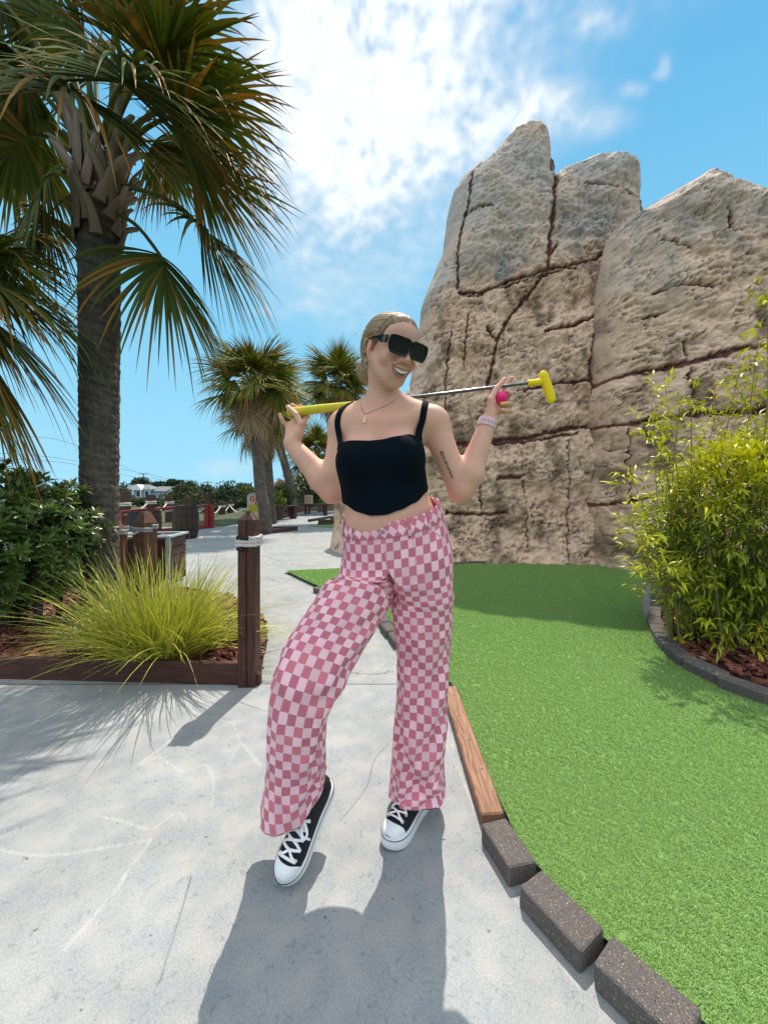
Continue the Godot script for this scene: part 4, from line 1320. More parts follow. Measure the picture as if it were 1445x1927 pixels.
func build_grass() -> void:
	var o := thing("ornamental_grass", "big arching clump of yellow green grass behind the planter board", "grass clump", V(-1.42, 0.05, -2.48))
	var rg := rnd(181)
	var mb := MB.new()
	for k in 1500:
		var a := rg.randf() * TAU
		var rr := sqrt(rg.randf()) * 0.20
		var b := V(cos(a) * rr * 1.25, 0.0, sin(a) * rr * 0.8)
		var out := (V(cos(a), 0, sin(a)) * 0.8 + V(rg.randf_range(-1, 1), 0, rg.randf_range(-1, 1)) * 0.6)
		if rg.randf() < 0.12: out += V(-0.7, 0, 0.1)
		out = out.normalized()
		var l := rg.randf_range(0.40, 0.84) * (1.0 if rg.randf() < 0.75 else 0.7)
		var spread := pow(rg.randf(), 1.1) * 1.05 + 0.06
		var sag := rg.randf_range(0.15, 0.75) * (0.4 + spread)
		var w := rg.randf_range(0.0022, 0.0040)
		var t := rg.randf_range(0.75, 1.3)
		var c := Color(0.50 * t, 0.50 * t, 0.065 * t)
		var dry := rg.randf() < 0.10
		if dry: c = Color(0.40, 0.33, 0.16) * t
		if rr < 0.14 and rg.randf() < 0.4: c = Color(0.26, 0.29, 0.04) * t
		if out.z > 0.2: sag *= 0.6; spread *= 0.8
		var el := PI / 2 - spread
		var d0 := out * cos(el) + V(0, sin(el), 0)
		var curl := V(rg.randf_range(-1, 1), 0, rg.randf_range(-1, 1)) * 0.10
		var s := out.cross(Vector3.UP).rotated(Vector3.UP, rg.randf_range(-0.7, 0.7))
		var prev := -1
		for j in 9:
			var u := j / 8.0
			var p := b + d0 * l * u + out * l * sag * 0.35 * u * u - V(0, l * sag * 0.62 * pow(u, 2.4), 0) + curl * u * u
			if p.y < -0.03: p.y = -0.03 + 0.02 * rg.randf()
			var ww := w * (1.0 - pow(u, 3.0)) + 0.0004
			var cc := c.lerp(Color(0.50, 0.50, 0.14) * t, 0.5 * u * u) if not dry else c
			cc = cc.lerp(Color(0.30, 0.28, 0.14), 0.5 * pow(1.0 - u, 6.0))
			cc.a = 1.0
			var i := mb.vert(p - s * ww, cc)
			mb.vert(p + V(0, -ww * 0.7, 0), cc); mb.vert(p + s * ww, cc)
			if prev >= 0:
				mb.quad(prev, prev + 1, i + 1, i); mb.quad(prev + 1, prev + 2, i + 2, i + 1)
			prev = i
	part("blades", mb.mesh(), leaf_mat(lin(0.36, 0.40, 0.03), 0.4), o).set_meta("kind", "stuff")

func fan(mb: MB, rg: RandomNumberGenerator, p: Vector3, d: Vector3, n: int, l: float, c: Color) -> void:
	for j in n:
		var dd := (d + rdir(rg) * 0.75 - V(0, 0.25, 0)).normalized()
		var t := rg.randf_range(0.75, 1.25)
		leaf(mb, p + d * rg.randf_range(-0.03, 0.03), dd, (V(0, 1, 0) + rdir(rg) * 0.5), l * rg.randf_range(0.65, 1.15), l * 0.20, Color(c.r * t, c.g * t, c.b * t), 0.22)

func build_bamboo(_lm: Material) -> void:
	var lm := leaf_mat(lin(0.34, 0.36, 0.02), 0.42)
	var o := thing("bamboo_shrub", "dense yellow green bamboo with stray canes against the rock", "bamboo", V(2.5, 0.06, -2.75))
	var rg := rnd(191)
	var mb := MB.new()
	var cm := MB.new()
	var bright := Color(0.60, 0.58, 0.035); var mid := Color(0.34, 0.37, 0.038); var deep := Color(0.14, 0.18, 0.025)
	var ce := V(2.66, 0.80, -2.78)
	var nz := noise(192, 1.9, 2)
	# clipped dome
	for k in 4200:
		var d := rdir(rg)
		var r := rg.randf_range(0.80, 1.05) if k < 3300 else rg.randf_range(0.4, 0.8)
		r += nz.get_noise_3dv(d * 1.4) * 0.24
		var p := ce + d * V(0.66, 0.68, 0.52) * r
		if p.y < 0.12: continue
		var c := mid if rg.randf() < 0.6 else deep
		if d.y > 0.55 and r > 0.75: c = bright  # top leaves take a sunlit yellow: sunshine put into their colour
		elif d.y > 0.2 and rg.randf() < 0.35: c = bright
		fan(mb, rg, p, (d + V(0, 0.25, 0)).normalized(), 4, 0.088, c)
	# culms
	for k in 16:
		var b := V(rg.randf_range(2.1, 2.95), 0.05, rg.randf_range(-3.15, -2.45))
		var top := b + V(rg.randf_range(-0.16, 0.10), rg.randf_range(0.7, 1.2), rg.randf_range(-0.1, 0.15))
		var pp := path([b, b.lerp(top, 0.5) + V(rg.randf_range(-0.03, 0.03), 0, 0), top], 12)
		cm.tube(pp, 0.007, 6, true, Color(0.16, 0.15, 0.045) if k % 3 else Color(0.10, 0.11, 0.04))
		for j in 7:
			var p := pp[4 + j]
			fan(mb, rg, p + rdir(rg) * 0.08, (rdir(rg) + V(-0.4, 0.2, 0.5)).normalized(), 4, 0.085, mid if rg.randf() < 0.5 else deep)
	# stray canes: foot, bend, tip
	for q in [[[1262, 1180, 2.75], [1240, 1000, 2.75], [1226, 760, 2.75]], [[1275, 1190, 2.8], [1262, 960, 2.8], [1282, 735, 2.8]], [[1268, 1185, 2.7], [1225, 1000, 2.7], [1188, 900, 2.65]], [[1270, 1190, 2.7], [1215, 1060, 2.65], [1182, 965, 2.6]], [[1290, 1190, 2.8], [1280, 950, 2.85], [1250, 720, 2.9]], [[1300, 1190, 2.9], [1310, 960, 2.95], [1350, 760, 3.0]], [[1320, 1190, 2.9], [1350, 900, 2.95], [1392, 690, 2.95]], [[1350, 1190, 2.9], [1400, 850, 2.9], [1425, 640, 2.8]], [[1380, 1190, 2.8], [1440, 800, 2.75], [1440, 545, 2.7]], [[1370, 1190, 2.9], [1430, 860, 3.0], [1380, 720, 3.0]], [[1260, 1180, 2.65], [1240, 1080, 2.6], [1205, 1010, 2.55]], [[1280, 1200, 2.6], [1262, 1100, 2.55], [1225, 1080, 2.5]], [[1285, 1190, 2.75], [1255, 900, 2.7], [1210, 800, 2.7]], [[1400, 1190, 2.8], [1450, 780, 2.8], [1458, 580, 2.8]], [[1300, 1200, 2.7], [1300, 900, 2.75], [1300, 760, 2.75]]]:
		var pts := []
		for w in q: pts.append(P(w[0], w[1], w[2]))
		pts[0].y = 0.05
		var pp := path(pts, 22)
		var rr := []
		for i in 22: rr.append(lerpf(0.0065, 0.0018, i / 21.0))
		cm.tube(pp, rr, 5, true, Color(0.20, 0.19, 0.06))
		for i in range(7, 22):
			var n := 3 if i < 12 else 2
			for j in n:
				var bd := (rdir(rg) * V(1, 0.5, 1) + V(0, 0.35, 0)).normalized()
				var e := pp[i] + bd * rg.randf_range(0.03, 0.13)
				cm.tube(PackedVector3Array([pp[i], e]), 0.0012, 4, false, Color(0.20, 0.19, 0.06))
				fan(mb, rg, e, bd, 4, 0.085, bright if i > 10 and rg.randf() < 0.8 else mid)
	# skirts of leaves by the kerb
	for k in 520:
		var p := V(rg.randf_range(1.98, 2.9), rg.randf_range(0.10, 0.6), rg.randf_range(-3.2, -2.35))
		if p.x < 2.0 + maxf(0.0, -p.z - 2.7) * 0.55: continue
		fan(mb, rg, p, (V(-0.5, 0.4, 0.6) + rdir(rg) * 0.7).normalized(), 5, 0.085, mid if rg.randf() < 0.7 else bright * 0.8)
	part("leaves", mb.mesh(), lm, o, Transform3D(Basis(), -o.position)).set_meta("kind", "stuff")
	part("canes", cm.mesh(), mat(Color.WHITE, 0.5, true), o, Transform3D(Basis(), -o.position)).set_meta("kind", "stuff")
	# a dark stem within
	var t := thing("tree_stump", "dark leaning trunk standing in the shade of the bamboo", "trunk", V(2.62, 0.05, -2.55))
	part("trunk", trunk_mesh([V(0, -0.02, 0), V(0.02, 0.22, -0.02), V(0.08, 0.55, -0.1)], 0.10, 0.075, 195, 0.008, 30, 16), mat(lin(0.28, 0.27, 0.27), 0.95, true), t)

# ---------------------------------------------------------------- things down the path
func boxes(o: Node3D, called: String, list: Array, m: Material, bev := 0.006) -> void:      # [centre, size, turn]
	for q in list:
		var mb := MB.new()
		plank(mb, Transform3D(), q[1], bev)
		part(called, mb.mesh(), m, o, Transform3D(Basis(Vector3.UP, q[2] if q.size() > 2 else 0.0), q[0]))

func beam(o: Node3D, called: String, a: Vector3, b: Vector3, w: float, h: float, m: Material) -> void:
	var t := (b - a).normalized()
	var s := t.cross(Vector3.UP).normalized() if absf(t.y) < 0.95 else V(0, 0, 1)
	var mb := MB.new()
	plank(mb, Transform3D(Basis(t, s.cross(t), s), Vector3.ZERO), V(a.distance_to(b), h, w), 0.005)
	part(called, mb.mesh(), m, o, Transform3D(Basis(), (a + b) / 2.0))

func barrel(label: String, at: Vector3, r: float, h: float, m: Material, hoop: Material) -> void:
	var o := thing("barrel", label, "barrel", at, "old barrels by the red railing")
	for k in 16:                                        # staves
		var mb := MB.new()
		var rings := []
		for i in 7:
			var t := i / 6.0
			var rr := r * (0.86 + 0.14 * sin(PI * t))
			var ring := PackedVector3Array()
			for e in [[-0.47, 1.0], [0.0, 1.008], [0.47, 1.0], [0.44, 0.9], [-0.44, 0.9]]:
				var th: float = TAU * (k + e[0]) / 16.0
				ring.append(V(cos(th) * rr * e[1], h * t, sin(th) * rr * e[1]))
			rings.append(ring)
		var uvs := []
		for i in 7: uvs.append([Vector2(k * 0.13, i * h / 6), Vector2(k * 0.13 + 0.03, i * h / 6), Vector2(k * 0.13 + 0.06, i * h / 6), Vector2(k * 0.13 + 0.06, i * h / 6), Vector2(k * 0.13, i * h / 6)])
		mb.loft(rings, true, true, true, [], uvs)
		part("stave", mb.mesh(), m, o)
	for y in [0.07, 0.28, 0.72, 0.93]:
		var mb := MB.new()
		var rings := []
		for q in [[-0.02, 1.012], [-0.02, 1.03], [0.02, 1.03], [0.02, 1.012]]:
			var t: float = y + q[0]
			var ring := PackedVector3Array()
			for k in 32: ring.append(V(cos(TAU * k / 32.0), 0, sin(TAU * k / 32.0)) * r * (0.86 + 0.14 * sin(PI * t)) * q[1] + V(0, h * t, 0))
			rings.append(ring)
		mb.loft(rings)
		part("hoop", mb.mesh(), hoop, o)
	var lid := CylinderMesh.new()
	lid.top_radius = r * 0.80; lid.bottom_radius = r * 0.80; lid.height = 0.03; lid.radial_segments = 32
	part("lid", lid, m, o, Transform3D(Basis(), V(0, h - 0.04, 0)))

func crown_tree(called: String, label: String, at: Vector3, r: Vector3, y: float, n: int, l: float, col: Color, s: int, cat := "tree", group := "") -> void:
	var o := thing(called, label, cat, at, group)
	var rg := rnd(s)
	var mb := MB.new()
	var lumps := []
	for k in 11: lumps.append([rdir(rg) * 0.55, rg.randf_range(0.32, 0.55), rg.randf_range(0.75, 1.3)])
	for k in n:
		var q: Array = lumps[rg.randi() % 11]
		var p: Vector3 = q[0] + rdir(rg) * q[1] * pow(rg.randf(), 0.33)
		var t: float = q[2] * rg.randf_range(0.65, 1.35)
		leaf(mb, V(p.x * r.x, y + p.y * r.y, p.z * r.z), (rdir(rg) + p * 0.8).normalized(), rdir(rg), l * rg.randf_range(0.6, 1.4), l * 0.55, Color(col.r * t, col.g * t, col.b * t))
	part("crown", mb.mesh(), leaf_far, o).set_meta("kind", "stuff")
	var mt := MB.new()
	mt.tube(path([V(0, -0.1, 0), V(r.x * 0.03, y * 0.5, 0), V(0, y, 0)], 8), [r.x * 0.07, r.x * 0.06, r.x * 0.055, r.x * 0.05, r.x * 0.05, r.x * 0.04, r.x * 0.04, r.x * 0.03], 7)
	for k in 4: mt.tube(path([V(0, y * 0.45, 0), V(0, y * 0.8, 0) + lumps[k][0] * r * 0.4, V(0, y, 0) + lumps[k][0] * r], 6), r.x * 0.025, 5)
	part("trunk", mt.mesh(), mat(lin(0.09, 0.075, 0.06), 0.9), o)

var leaf_far: StandardMaterial3D

func text(o: Node3D, s: String, size: float, at: Transform3D, m: Material, bold := true, depth := 0.004) -> void:
	var t := TextMesh.new()
	var f := SystemFont.new()
	f.font_names = PackedStringArray(["Droid Sans"])
	if bold: f.font_weight = 700
	t.font = f; t.text = s; t.font_size = 32; t.pixel_size = size / 32.0; t.depth = depth
	part("lettering", t, m, o, at)

func build_background() -> void:
	leaf_far = leaf_mat(lin(0.06, 0.09, 0.02), 0.6)
	var red := mat(lin(0.26, 0.035, 0.035), 0.55)
	var brown := uv_wood(lin(0.10, 0.052, 0.036), lin(0.045, 0.024, 0.018), 201, 0.7)
	var bench_m := uv_wood(lin(0.085, 0.035, 0.030), lin(0.04, 0.017, 0.015), 203, 0.6)
	var barrel_m := uv_wood(lin(0.085, 0.055, 0.042), lin(0.030, 0.020, 0.017), 205, 0.8)
	var hoop := mat(lin(0.016, 0.015, 0.017), 0.6)
	# bed and boards round the nearest palm of the row
	var o := thing("planter_board", "low dark brown boards framing the bed of the nearest small palm", "planter board", G(520, 1008))
	var a := G(488, 1007); var b := G(558, 998)
	beam(o, "board", a + V(0, 0.06, 0) - o.position, b + V(0, 0.06, 0) - o.position, 0.10, 0.12, bench_m)
	beam(o, "board", G(512, 999) + V(0, 0.06, 0) - o.position, b + V(-0.08, 0.058, -0.06) - o.position, 0.10, 0.116, bench_m)
	# barrels
	barrel("old dark barrel standing out on the concrete before the red rails", V(-4.86, 0, -9.65), 0.30, 0.80, barrel_m, hoop)
	barrel("blackish barrel under the red rail next to the big palm", V(-6.72, 0, -10.9), 0.34, 0.62, mat(lin(0.022, 0.024, 0.028), 0.7), hoop)
	barrel("brown barrel half hidden by the short post and a red upright", V(-6.12, 0, -10.45), 0.20, 0.66, barrel_m, hoop)
	# red handrails
	for q in [[[228, 963, 10.8], [277, 958, 11.2], 0.0, "long red handrail passing behind the big palm"], [[292, 958, 11.0], [347, 952, 11.6], 0.0, "middle red handrail between two barrels"], [[362, 954, 11.9], [392, 950, 12.6], 0.0, "far red handrail ending in two red posts"]]:
		var p := P(q[0][0], q[0][1], q[0][2]); var e := P(q[1][0], q[1][1], q[1][2])
		var r := thing("handrail", q[3], "handrail", V(p.x, 0, p.z), "red handrails along the path")
		beam(r, "rail", p - r.position, e - r.position, 0.13, 0.06, red)
		beam(r, "rail", p - r.position - V(0, 0.09, 0), e - r.position - V(0, 0.09, 0), 0.05, 0.05, mat(lin(0.45, 0.38, 0.34), 0.7))
		for k in [0.03, 0.97]:
			var f := p.lerp(e, k)
			beam(r, "upright", V(f.x, 0, f.z) - r.position, V(f.x, f.y - 0.031, f.z) - r.position, 0.09, 0.09, red)
		beam(r, "kerb", V(p.x, 0.06, p.z + 0.1) - r.position, V(e.x, 0.06, e.z + 0.1) - r.position, 0.09, 0.11, red)
	for q in [[389, 951, 12.5, "left red post of the pair at the rail end"], [399, 950, 12.6, "right red post of the pair at the rail end"]]:
		var p := P(q[0], q[1], q[2])
		var r := thing("red_post", q[3], "post", V(p.x, 0, p.z), "red posts")
		beam(r, "upright", Vector3.ZERO, V(0, p.y, 0), 0.12, 0.12, red)
	# rope fence posts and the white ropes between them
	var fp := [[231, 925, 12.0, 0.34], [284.5, 931, 13.5, 0.24], [319, 933, 16.0, 0.24], [352, 936, 18.0, 0.26], [393, 930, 15.5, 0.26], [418, 944, 22.0, 0.3], [434, 942, 24.0, 0.3]]
	var names := ["brown rope fence post right against the big palm", "brown rope fence post below the roof of the blue house", "dark rope fence post in front of the big rounded bush", "rope fence post just behind the standing barrel", "tall reddish rope fence post above the paired red posts", "dark far rope fence post left of the sign", "farthest rope fence post nearest the sign"]
	var tops := []
	for k in fp.size():
		var p := P(fp[k][0], fp[k][1], fp[k][2])
		var r := thing("fence_post", names[k], "post", V(p.x, 0, p.z), "brown rope fence posts")
		beam(r, "timber", V(0, -0.1, 0), V(0, p.y, 0), fp[k][3] * 0.95, fp[k][3] * 0.95, brown)
		var mb := MB.new()
		for j in 2:
			var c := PackedVector3Array()
			for i in 17: c.append(V(cos(TAU * i / 16.0) * fp[k][3] * 0.62, 0.06 * j, sin(TAU * i / 16.0) * fp[k][3] * 0.62))
			mb.tube(c, 0.028, 6)
		var drop: float = [0.42, 0.30, 0.32, 0.45, 0.52, 0.3, 0.3][k]
		part("rope_turns", mb.mesh(), mat(lin(0.55, 0.53, 0.48), 0.9), r, Transform3D(Basis(), V(0, p.y - drop, 0)))
		tops.append(V(p.x, p.y - drop + 0.03, p.z + fp[k][3] * 0.6))
	tops.append(P(462, 957, 20.0))
	var rn := ["white rope swag hanging next to the big palm", "white rope swag below the pale house roof end", "white rope swag behind the rails in front of the bush", "white rope swag above the standing barrel", "white rope swag right of the paired red posts", "short white rope swag between the two far posts", "white rope swag running down to the roped corner post"]
	for k in 7:
		var r := thing("rope", rn[k], "rope", tops[k], "white rope swags of the fence")
		var mb := MB.new()
		var m: Vector3 = (tops[k] + tops[k + 1]) / 2.0 - V(0, 0.30, 0)
		mb.tube(path([tops[k], (tops[k] as Vector3).lerp(m, 0.55) - V(0, 0.04, 0), m, (tops[k + 1] as Vector3).lerp(m, 0.55) - V(0, 0.04, 0), tops[k + 1]], 18), 0.028, 6)
		local(r, mb.mesh(), "strand", mat(lin(0.60, 0.58, 0.52), 0.9), r)
	# benches
	for q in [[P(537, 952, 17.0), 1.5, 1.25, "dark red bench beside the leaning palm, seen end on", 1.15], [P(584, 953, 20.0), 2.1, 0.0, "dark red bench in front of the low rock wall with a sign on it", 0.05]]:
		var r := thing("bench", q[3], "bench", V(q[0].x, 0, q[0].z), "dark red benches", q[4])
		for k in 3: boxes(r, "seat_board", [[V(0, 0.56, -0.16 + k * 0.165), V(q[1], 0.06, 0.155)]], bench_m)
		for sx in [-0.36, 0.36]: boxes(r, "support", [[V(sx * q[1], 0.40, 0), V(0.26, 0.26, 0.34)], [V(sx * q[1], 0.135, 0), V(0.20, 0.27, 0.26)]], bench_m)
	o = thing("notice_board", "pale tan notice board standing on the far bench", "sign", P(581, 949, 19.8))
	boxes(o, "board", [[V(0, 0.24, 0), V(0.42, 0.44, 0.04)]], mat(lin(0.42, 0.33, 0.24), 0.8))
	var txt := mat(lin(0.24, 0.11, 0.06), 0.8)
	for k in 4: boxes(o, "text_line", [[V(0, 0.12 + k * 0.075, 0.022), V(0.30 - 0.05 * (k % 2), 0.022, 0.004)]], txt, 0.001)
	beam(o, "post", V(-0.16, -0.5, -0.06), V(-0.16, 0.52, -0.06), 0.10, 0.10, bench_m)
	# the advertising sign behind the nearest small palm
	var sg := P(489, 965, 17.5)
	o = thing("standing_sign", "colourful standing sign mostly hidden behind the nearest small palm", "sign", V(sg.x, 0, sg.z))
	var sw := 0.98
	var mb := MB.new()
	for q in [[[V(-sw / 2, 0.30, 0), V(sw / 2, 0.30, 0), V(sw / 2, 0.62, 0), V(-sw / 2, 0.62, 0)], Color(0.45, 0.40, 0.03)], [[V(-sw / 2, 0.62, 0), V(sw / 2, 0.62, 0), V(sw / 2, 1.16, 0), V(-sw / 2, 1.02, 0)], Color(0.62, 0.43, 0.36)]]:
		var r0 := PackedVector3Array(); var r1 := PackedVector3Array()
		for p in q[0]: r0.append(p + V(0, 0, 0.025)); r1.append(p - V(0, 0, 0.025))
		mb.loft([r0, r1], true, true, true, [q[1], q[1]])
	part("panel", mb.mesh(), mat(Color.WHITE, 0.5, true), o)
	var fr := mat(lin(0.40, 0.47, 0.52), 0.5)
	for q in [[V(-sw / 2 - 0.03, -0.05, 0), V(-sw / 2 - 0.03, 1.04, 0)], [V(sw / 2 + 0.03, -0.05, 0), V(sw / 2 + 0.03, 1.2, 0)], [V(-sw / 2, 1.06, 0), V(sw / 2, 1.20, 0)]]: beam(o, "frame", q[0], q[1], 0.07, 0.06, fr)
	text(o, "GO", 0.34, Transform3D(Basis(), V(-0.20, 0.88, 0.03)), mat(lin(0.40, 0.03, 0.02), 0.5))
	text(o, "CO", 0.22, Transform3D(Basis(), V(-0.06, 0.69, 0.03)), mat(lin(0.015, 0.015, 0.02), 0.5))
	# timber edge of the far green
	o = thing("timber_edge", "short dark timber at the near corner of the far green", "timber", G(600, 988))
	beam(o, "timber", V(0, 0.09, 0), G(640, 986) + V(0, 0.09, 0) - o.position, 0.14, 0.18, brown)
	beam(o, "timber", G(640, 986) + V(0.05, 0.09, -0.1) - o.position, G(625, 980) + V(0, 0.12, 0) - o.position, 0.14, 0.18, brown)
	o = thing("timber_edge", "thin dark kerb along the back of the far green", "timber", G(582, 982))
	beam(o, "timber", V(0, 0.05, 0), G(640, 972) + V(0, 0.05, 0) - o.position, 0.12, 0.10, hoop)
	# red mulch bed by the benches
	var bed := PackedVector2Array()
	for q in [[510, 982], [530, 977], [545, 970], [556, 965], [580, 961], [625, 959], [625, 953], [500, 953]]:
		var p := G(q[0], q[1]); bed.append(Vector2(p.x, p.z))
	struct("mulch_bed", poly_sheet(bed, 0.05), rough_mat(lin(0.13, 0.045, 0.035), 0.95, bump_tex(95, 0.08, 4), 2.0, 3.0, false))
	# low rock wall behind
	o = thing("rock_wall", "low tan artificial rock wall behind the flowering bush", "rock", P(568, 945, 26.0) * V(1, 0, 1))
	mb = MB.new()
	var nz := noise(211, 0.8, 4)
	var rings := []
	var cols := []
	for i in 26:
		var t := i / 25.0
		var ring := PackedVector3Array()
		var hgt := 2.0 + nz.get_noise_1d(t * 9.0) * 0.35 + (0.35 if t > 0.35 and t < 0.7 else 0.0)
		for j in 15:
			var u := j / 14.0
			var p := V(lerpf(-2.4, 2.6, t), 0, 0)
			if u < 0.6: p += V(0, hgt * u / 0.6, 0.3)
			else: p += V(0, hgt * (1.0 - (u - 0.6) / 0.4), -0.9)
			p += V(nz.get_noise_3d(p.x, p.y, 1) * 0.15, 0, nz.get_noise_3d(p.x * 2.0, p.y * 2.0, p.z) * 0.4)
			ring.append(p)
		rings.append(ring)
		var k := 1.0 + nz.get_noise_1d(t * 20.0) * 0.3
		cols.append(Color(0.33 * k, 0.25 * k, 0.18 * k))
	mb.loft(rings, false, true, true, cols)
	part("wall", mb.mesh(), rough_mat(Color.WHITE, 0.9, bump_tex(55, 0.1, 5), 1.0, 3.0, true), o)
	# bushes and trees, near to far
	crown_tree("flowering_bush", "round bush with whitish flowers beside the leaning palm", V(-4.1, 0, -21.5), V(1.35, 0.95, 1.0), 1.35, 2600, 0.16, Color(0.10, 0.13, 0.05), 221, "bush")
	var fl := MB.new()
	var rg := rnd(222)
	for k in 420:
		var d := rdir(rg)
		if d.y < -0.1: continue
		leaf(fl, V(d.x * 1.3, 1.35 + d.y * 0.95, d.z * 1.0), rdir(rg), rdir(rg), 0.14, 0.10, Color(0.60, 0.58, 0.48))
	part("flowers", fl.mesh(), leaf_far, get_node("flowering_bush")).set_meta("kind", "stuff")
	crown_tree("low_bush", "bright yellow green low bush right of the nearest small palm", P(518, 945, 17.5) * V(1, 0, 1), V(0.62, 0.34, 0.5), 0.95, 700, 0.13, Color(0.22, 0.26, 0.03), 223, "bush")
	crown_tree("low_bush", "dark bush behind the bench under the slim dark palm", P(528, 945, 19.0) * V(1, 0, 1), V(1.1, 0.7, 0.8), 0.9, 1500, 0.15, Color(0.05, 0.085, 0.025), 224, "bush")
	# [label, u, distance, width, v of the top, colour, leaves]
	var T := [["big rounded olive bush beside the blue house", 342, 40.0, 2.1, 912, 0.085, 0.10, 0.035, 3600], ["olive bush behind the standing barrel and the rope posts", 368, 36.0, 1.5, 926, 0.08, 0.10, 0.035, 2200], ["dark bushy tree left of the sign with upright twigs", 432, 30.0, 1.3, 906, 0.045, 0.075, 0.025, 2400], ["pale green tree above the sign left of the palms", 462, 34.0, 1.3, 914, 0.10, 0.125, 0.035, 2200], ["low dark bush behind the red posts", 410, 26.0, 0.9, 930, 0.03, 0.05, 0.022, 1500], ["olive hedge tree just right of the big palm trunk", 222, 42.0, 1.7, 914, 0.07, 0.09, 0.03, 2600], ["low hedge below the blue house", 272, 36.0, 2.6, 939, 0.065, 0.085, 0.025, 2600], ["dark hedge behind the middle rails", 325, 28.0, 2.0, 942, 0.045, 0.065, 0.025, 2200], ["dark hedge filling the gap between rails and sign", 385, 24.0, 1.6, 938, 0.04, 0.06, 0.025, 2000], ["dark hedge behind the far rope posts", 440, 27.0, 1.6, 935, 0.035, 0.055, 0.022, 2000]]
	for k in T.size():
		var q: Array = T[k]
		var th: float = EYE + (930.0 - q[4]) * q[2] / F
		crown_tree("background_bush", q[0], P(q[1], 930, q[2]) * V(1, 0, 1), V(q[3], th * 0.52, q[3] * 0.7), th * 0.5, q[8], 0.22 if q[2] > 30 else 0.16, Color(q[5], q[6], q[7]), 230 + k, "bush", "bushes beyond the rope fence")
	var D := [["round dark tree right behind the blue house", 266, 899, 130.0, 3.6, 4.6], ["low spreading tree between house and big bush", 302, 907, 150.0, 4.5, 3.2], ["tree crown peeping over the left of the big bush", 327, 902, 140.0, 4.0, 4.0], ["tree crown peeping over the right of the big bush", 355, 905, 120.0, 4.0, 4.0], ["far tree at the thin pole right of the lamp", 394, 911, 110.0, 4.6, 3.4], ["twiggy far tree standing free left of the palms", 462, 908, 70.0, 2.0, 2.6], ["far tree at the edge of the big palm trunk", 226, 905, 100.0, 3.0, 5.5], ["far tree seen behind the shrub at the frame edge", 60, 915, 100.0, 9.0, 3.2], ["dark pine mass behind the palm row", 560, 882, 45.0, 2.6, 3.3], ["dark tree behind the leaning palm on the right", 600, 895, 50.0, 2.6, 3.0]]
	for k in D.size():
		var q: Array = D[k]
		var top := P(q[1], q[2], q[3])
		crown_tree("background_tree", q[0], top * V(1, 0, 1), V(q[4], q[5] * 0.55, q[4] * 0.7), maxf(top.y - q[5] * 0.55, 1.6), 1500, q[3] * 0.006, Color(0.05, 0.075, 0.035), 250 + k, "tree", "trees on the horizon")
	# blue house
	o = thing("blue_house", "pale blue house with white gable and grey hipped roof", "house", P(268, 930, 92.0) * V(1, 0, 1))
	var blue := mat(lin(0.30, 0.42, 0.52), 0.8); var white := mat(lin(0.75, 0.75, 0.75), 0.7); var roofm := mat(lin(0.17, 0.18, 0.20), 0.8); var glass := mat(lin(0.03, 0.04, 0.05), 0.15)
	boxes(o, "wall", [[V(0.0, 1.0, 0), V(6.6, 2.2, 5.0)], [V(6.0, 0.75, -0.4), V(6.0, 1.7, 4.0)]], blue)
	mb = MB.new()
	for q in [[V(0, 0, 0), 3.7, 2.9, 2.2, 3.35, 1.6], [V(6.2, 0, -0.4), 3.5, 2.4, 1.75, 2.9, 2.6]]:
		var c: Vector3 = q[0]
		var e := [c + V(-q[1], q[3], q[2]), c + V(q[1], q[3], q[2]), c + V(q[1], q[3], -q[2]), c + V(-q[1], q[3], -q[2])]
		var ra := c + V(-q[5], q[4], 0); var rb := c + V(q[5], q[4], 0)
		var ins := c + V(0, q[3] + 0.2, 0)
		mb.face([e[0], e[1], rb, ra], ins); mb.face([e[2], e[3], ra, rb], ins); mb.face([e[1], e[2], rb], ins); mb.face([e[3], e[0], ra], ins); mb.face([e[0], e[1], e[2], e[3]], c + V(0, 5, 0))
	part("roof", mb.mesh(), roofm, o)
	mb = MB.new()
	mb.face([V(-0.4, 2.0, 3.2), V(1.9, 2.0, 3.2), V(0.75, 3.3, 3.2)], V(0.75, 2.3, 2.0)); mb.face([V(-0.4, 2.0, 3.2), V(0.75, 3.3, 3.2), V(0.75, 3.3, 1.0), V(-0.4, 2.0, 1.0)], V(0.75, 2.2, 2.0)); mb.face([V(1.9, 2.0, 3.2), V(0.75, 3.3, 3.2), V(0.75, 3.3, 1.0), V(1.9, 2.0, 1.0)], V(0.75, 2.2, 2.0))
	part("gable", mb.mesh(), white, o)
	boxes(o, "trim", [[V(0, 2.12, 2.62), V(7.2, 0.22, 0.2)], [V(-0.1, 1.0, 3.1), V(0.22, 2.0, 0.22)], [V(1.6, 1.0, 3.1), V(0.22, 2.0, 0.22)]], white)
	for x in [-2.4, 0.75, 2.7]:
		boxes(o, "window_frame", [[V(x, 1.15, 2.56), V(1.1, 1.5, 0.12)]], white)
		boxes(o, "window", [[V(x, 1.15, 2.63), V(0.8, 1.2, 0.06)]], glass)
	# poles and wires
	var pm := mat(lin(0.07, 0.065, 0.065), 0.8); var wm := mat(lin(0.10, 0.11, 0.12), 0.6)
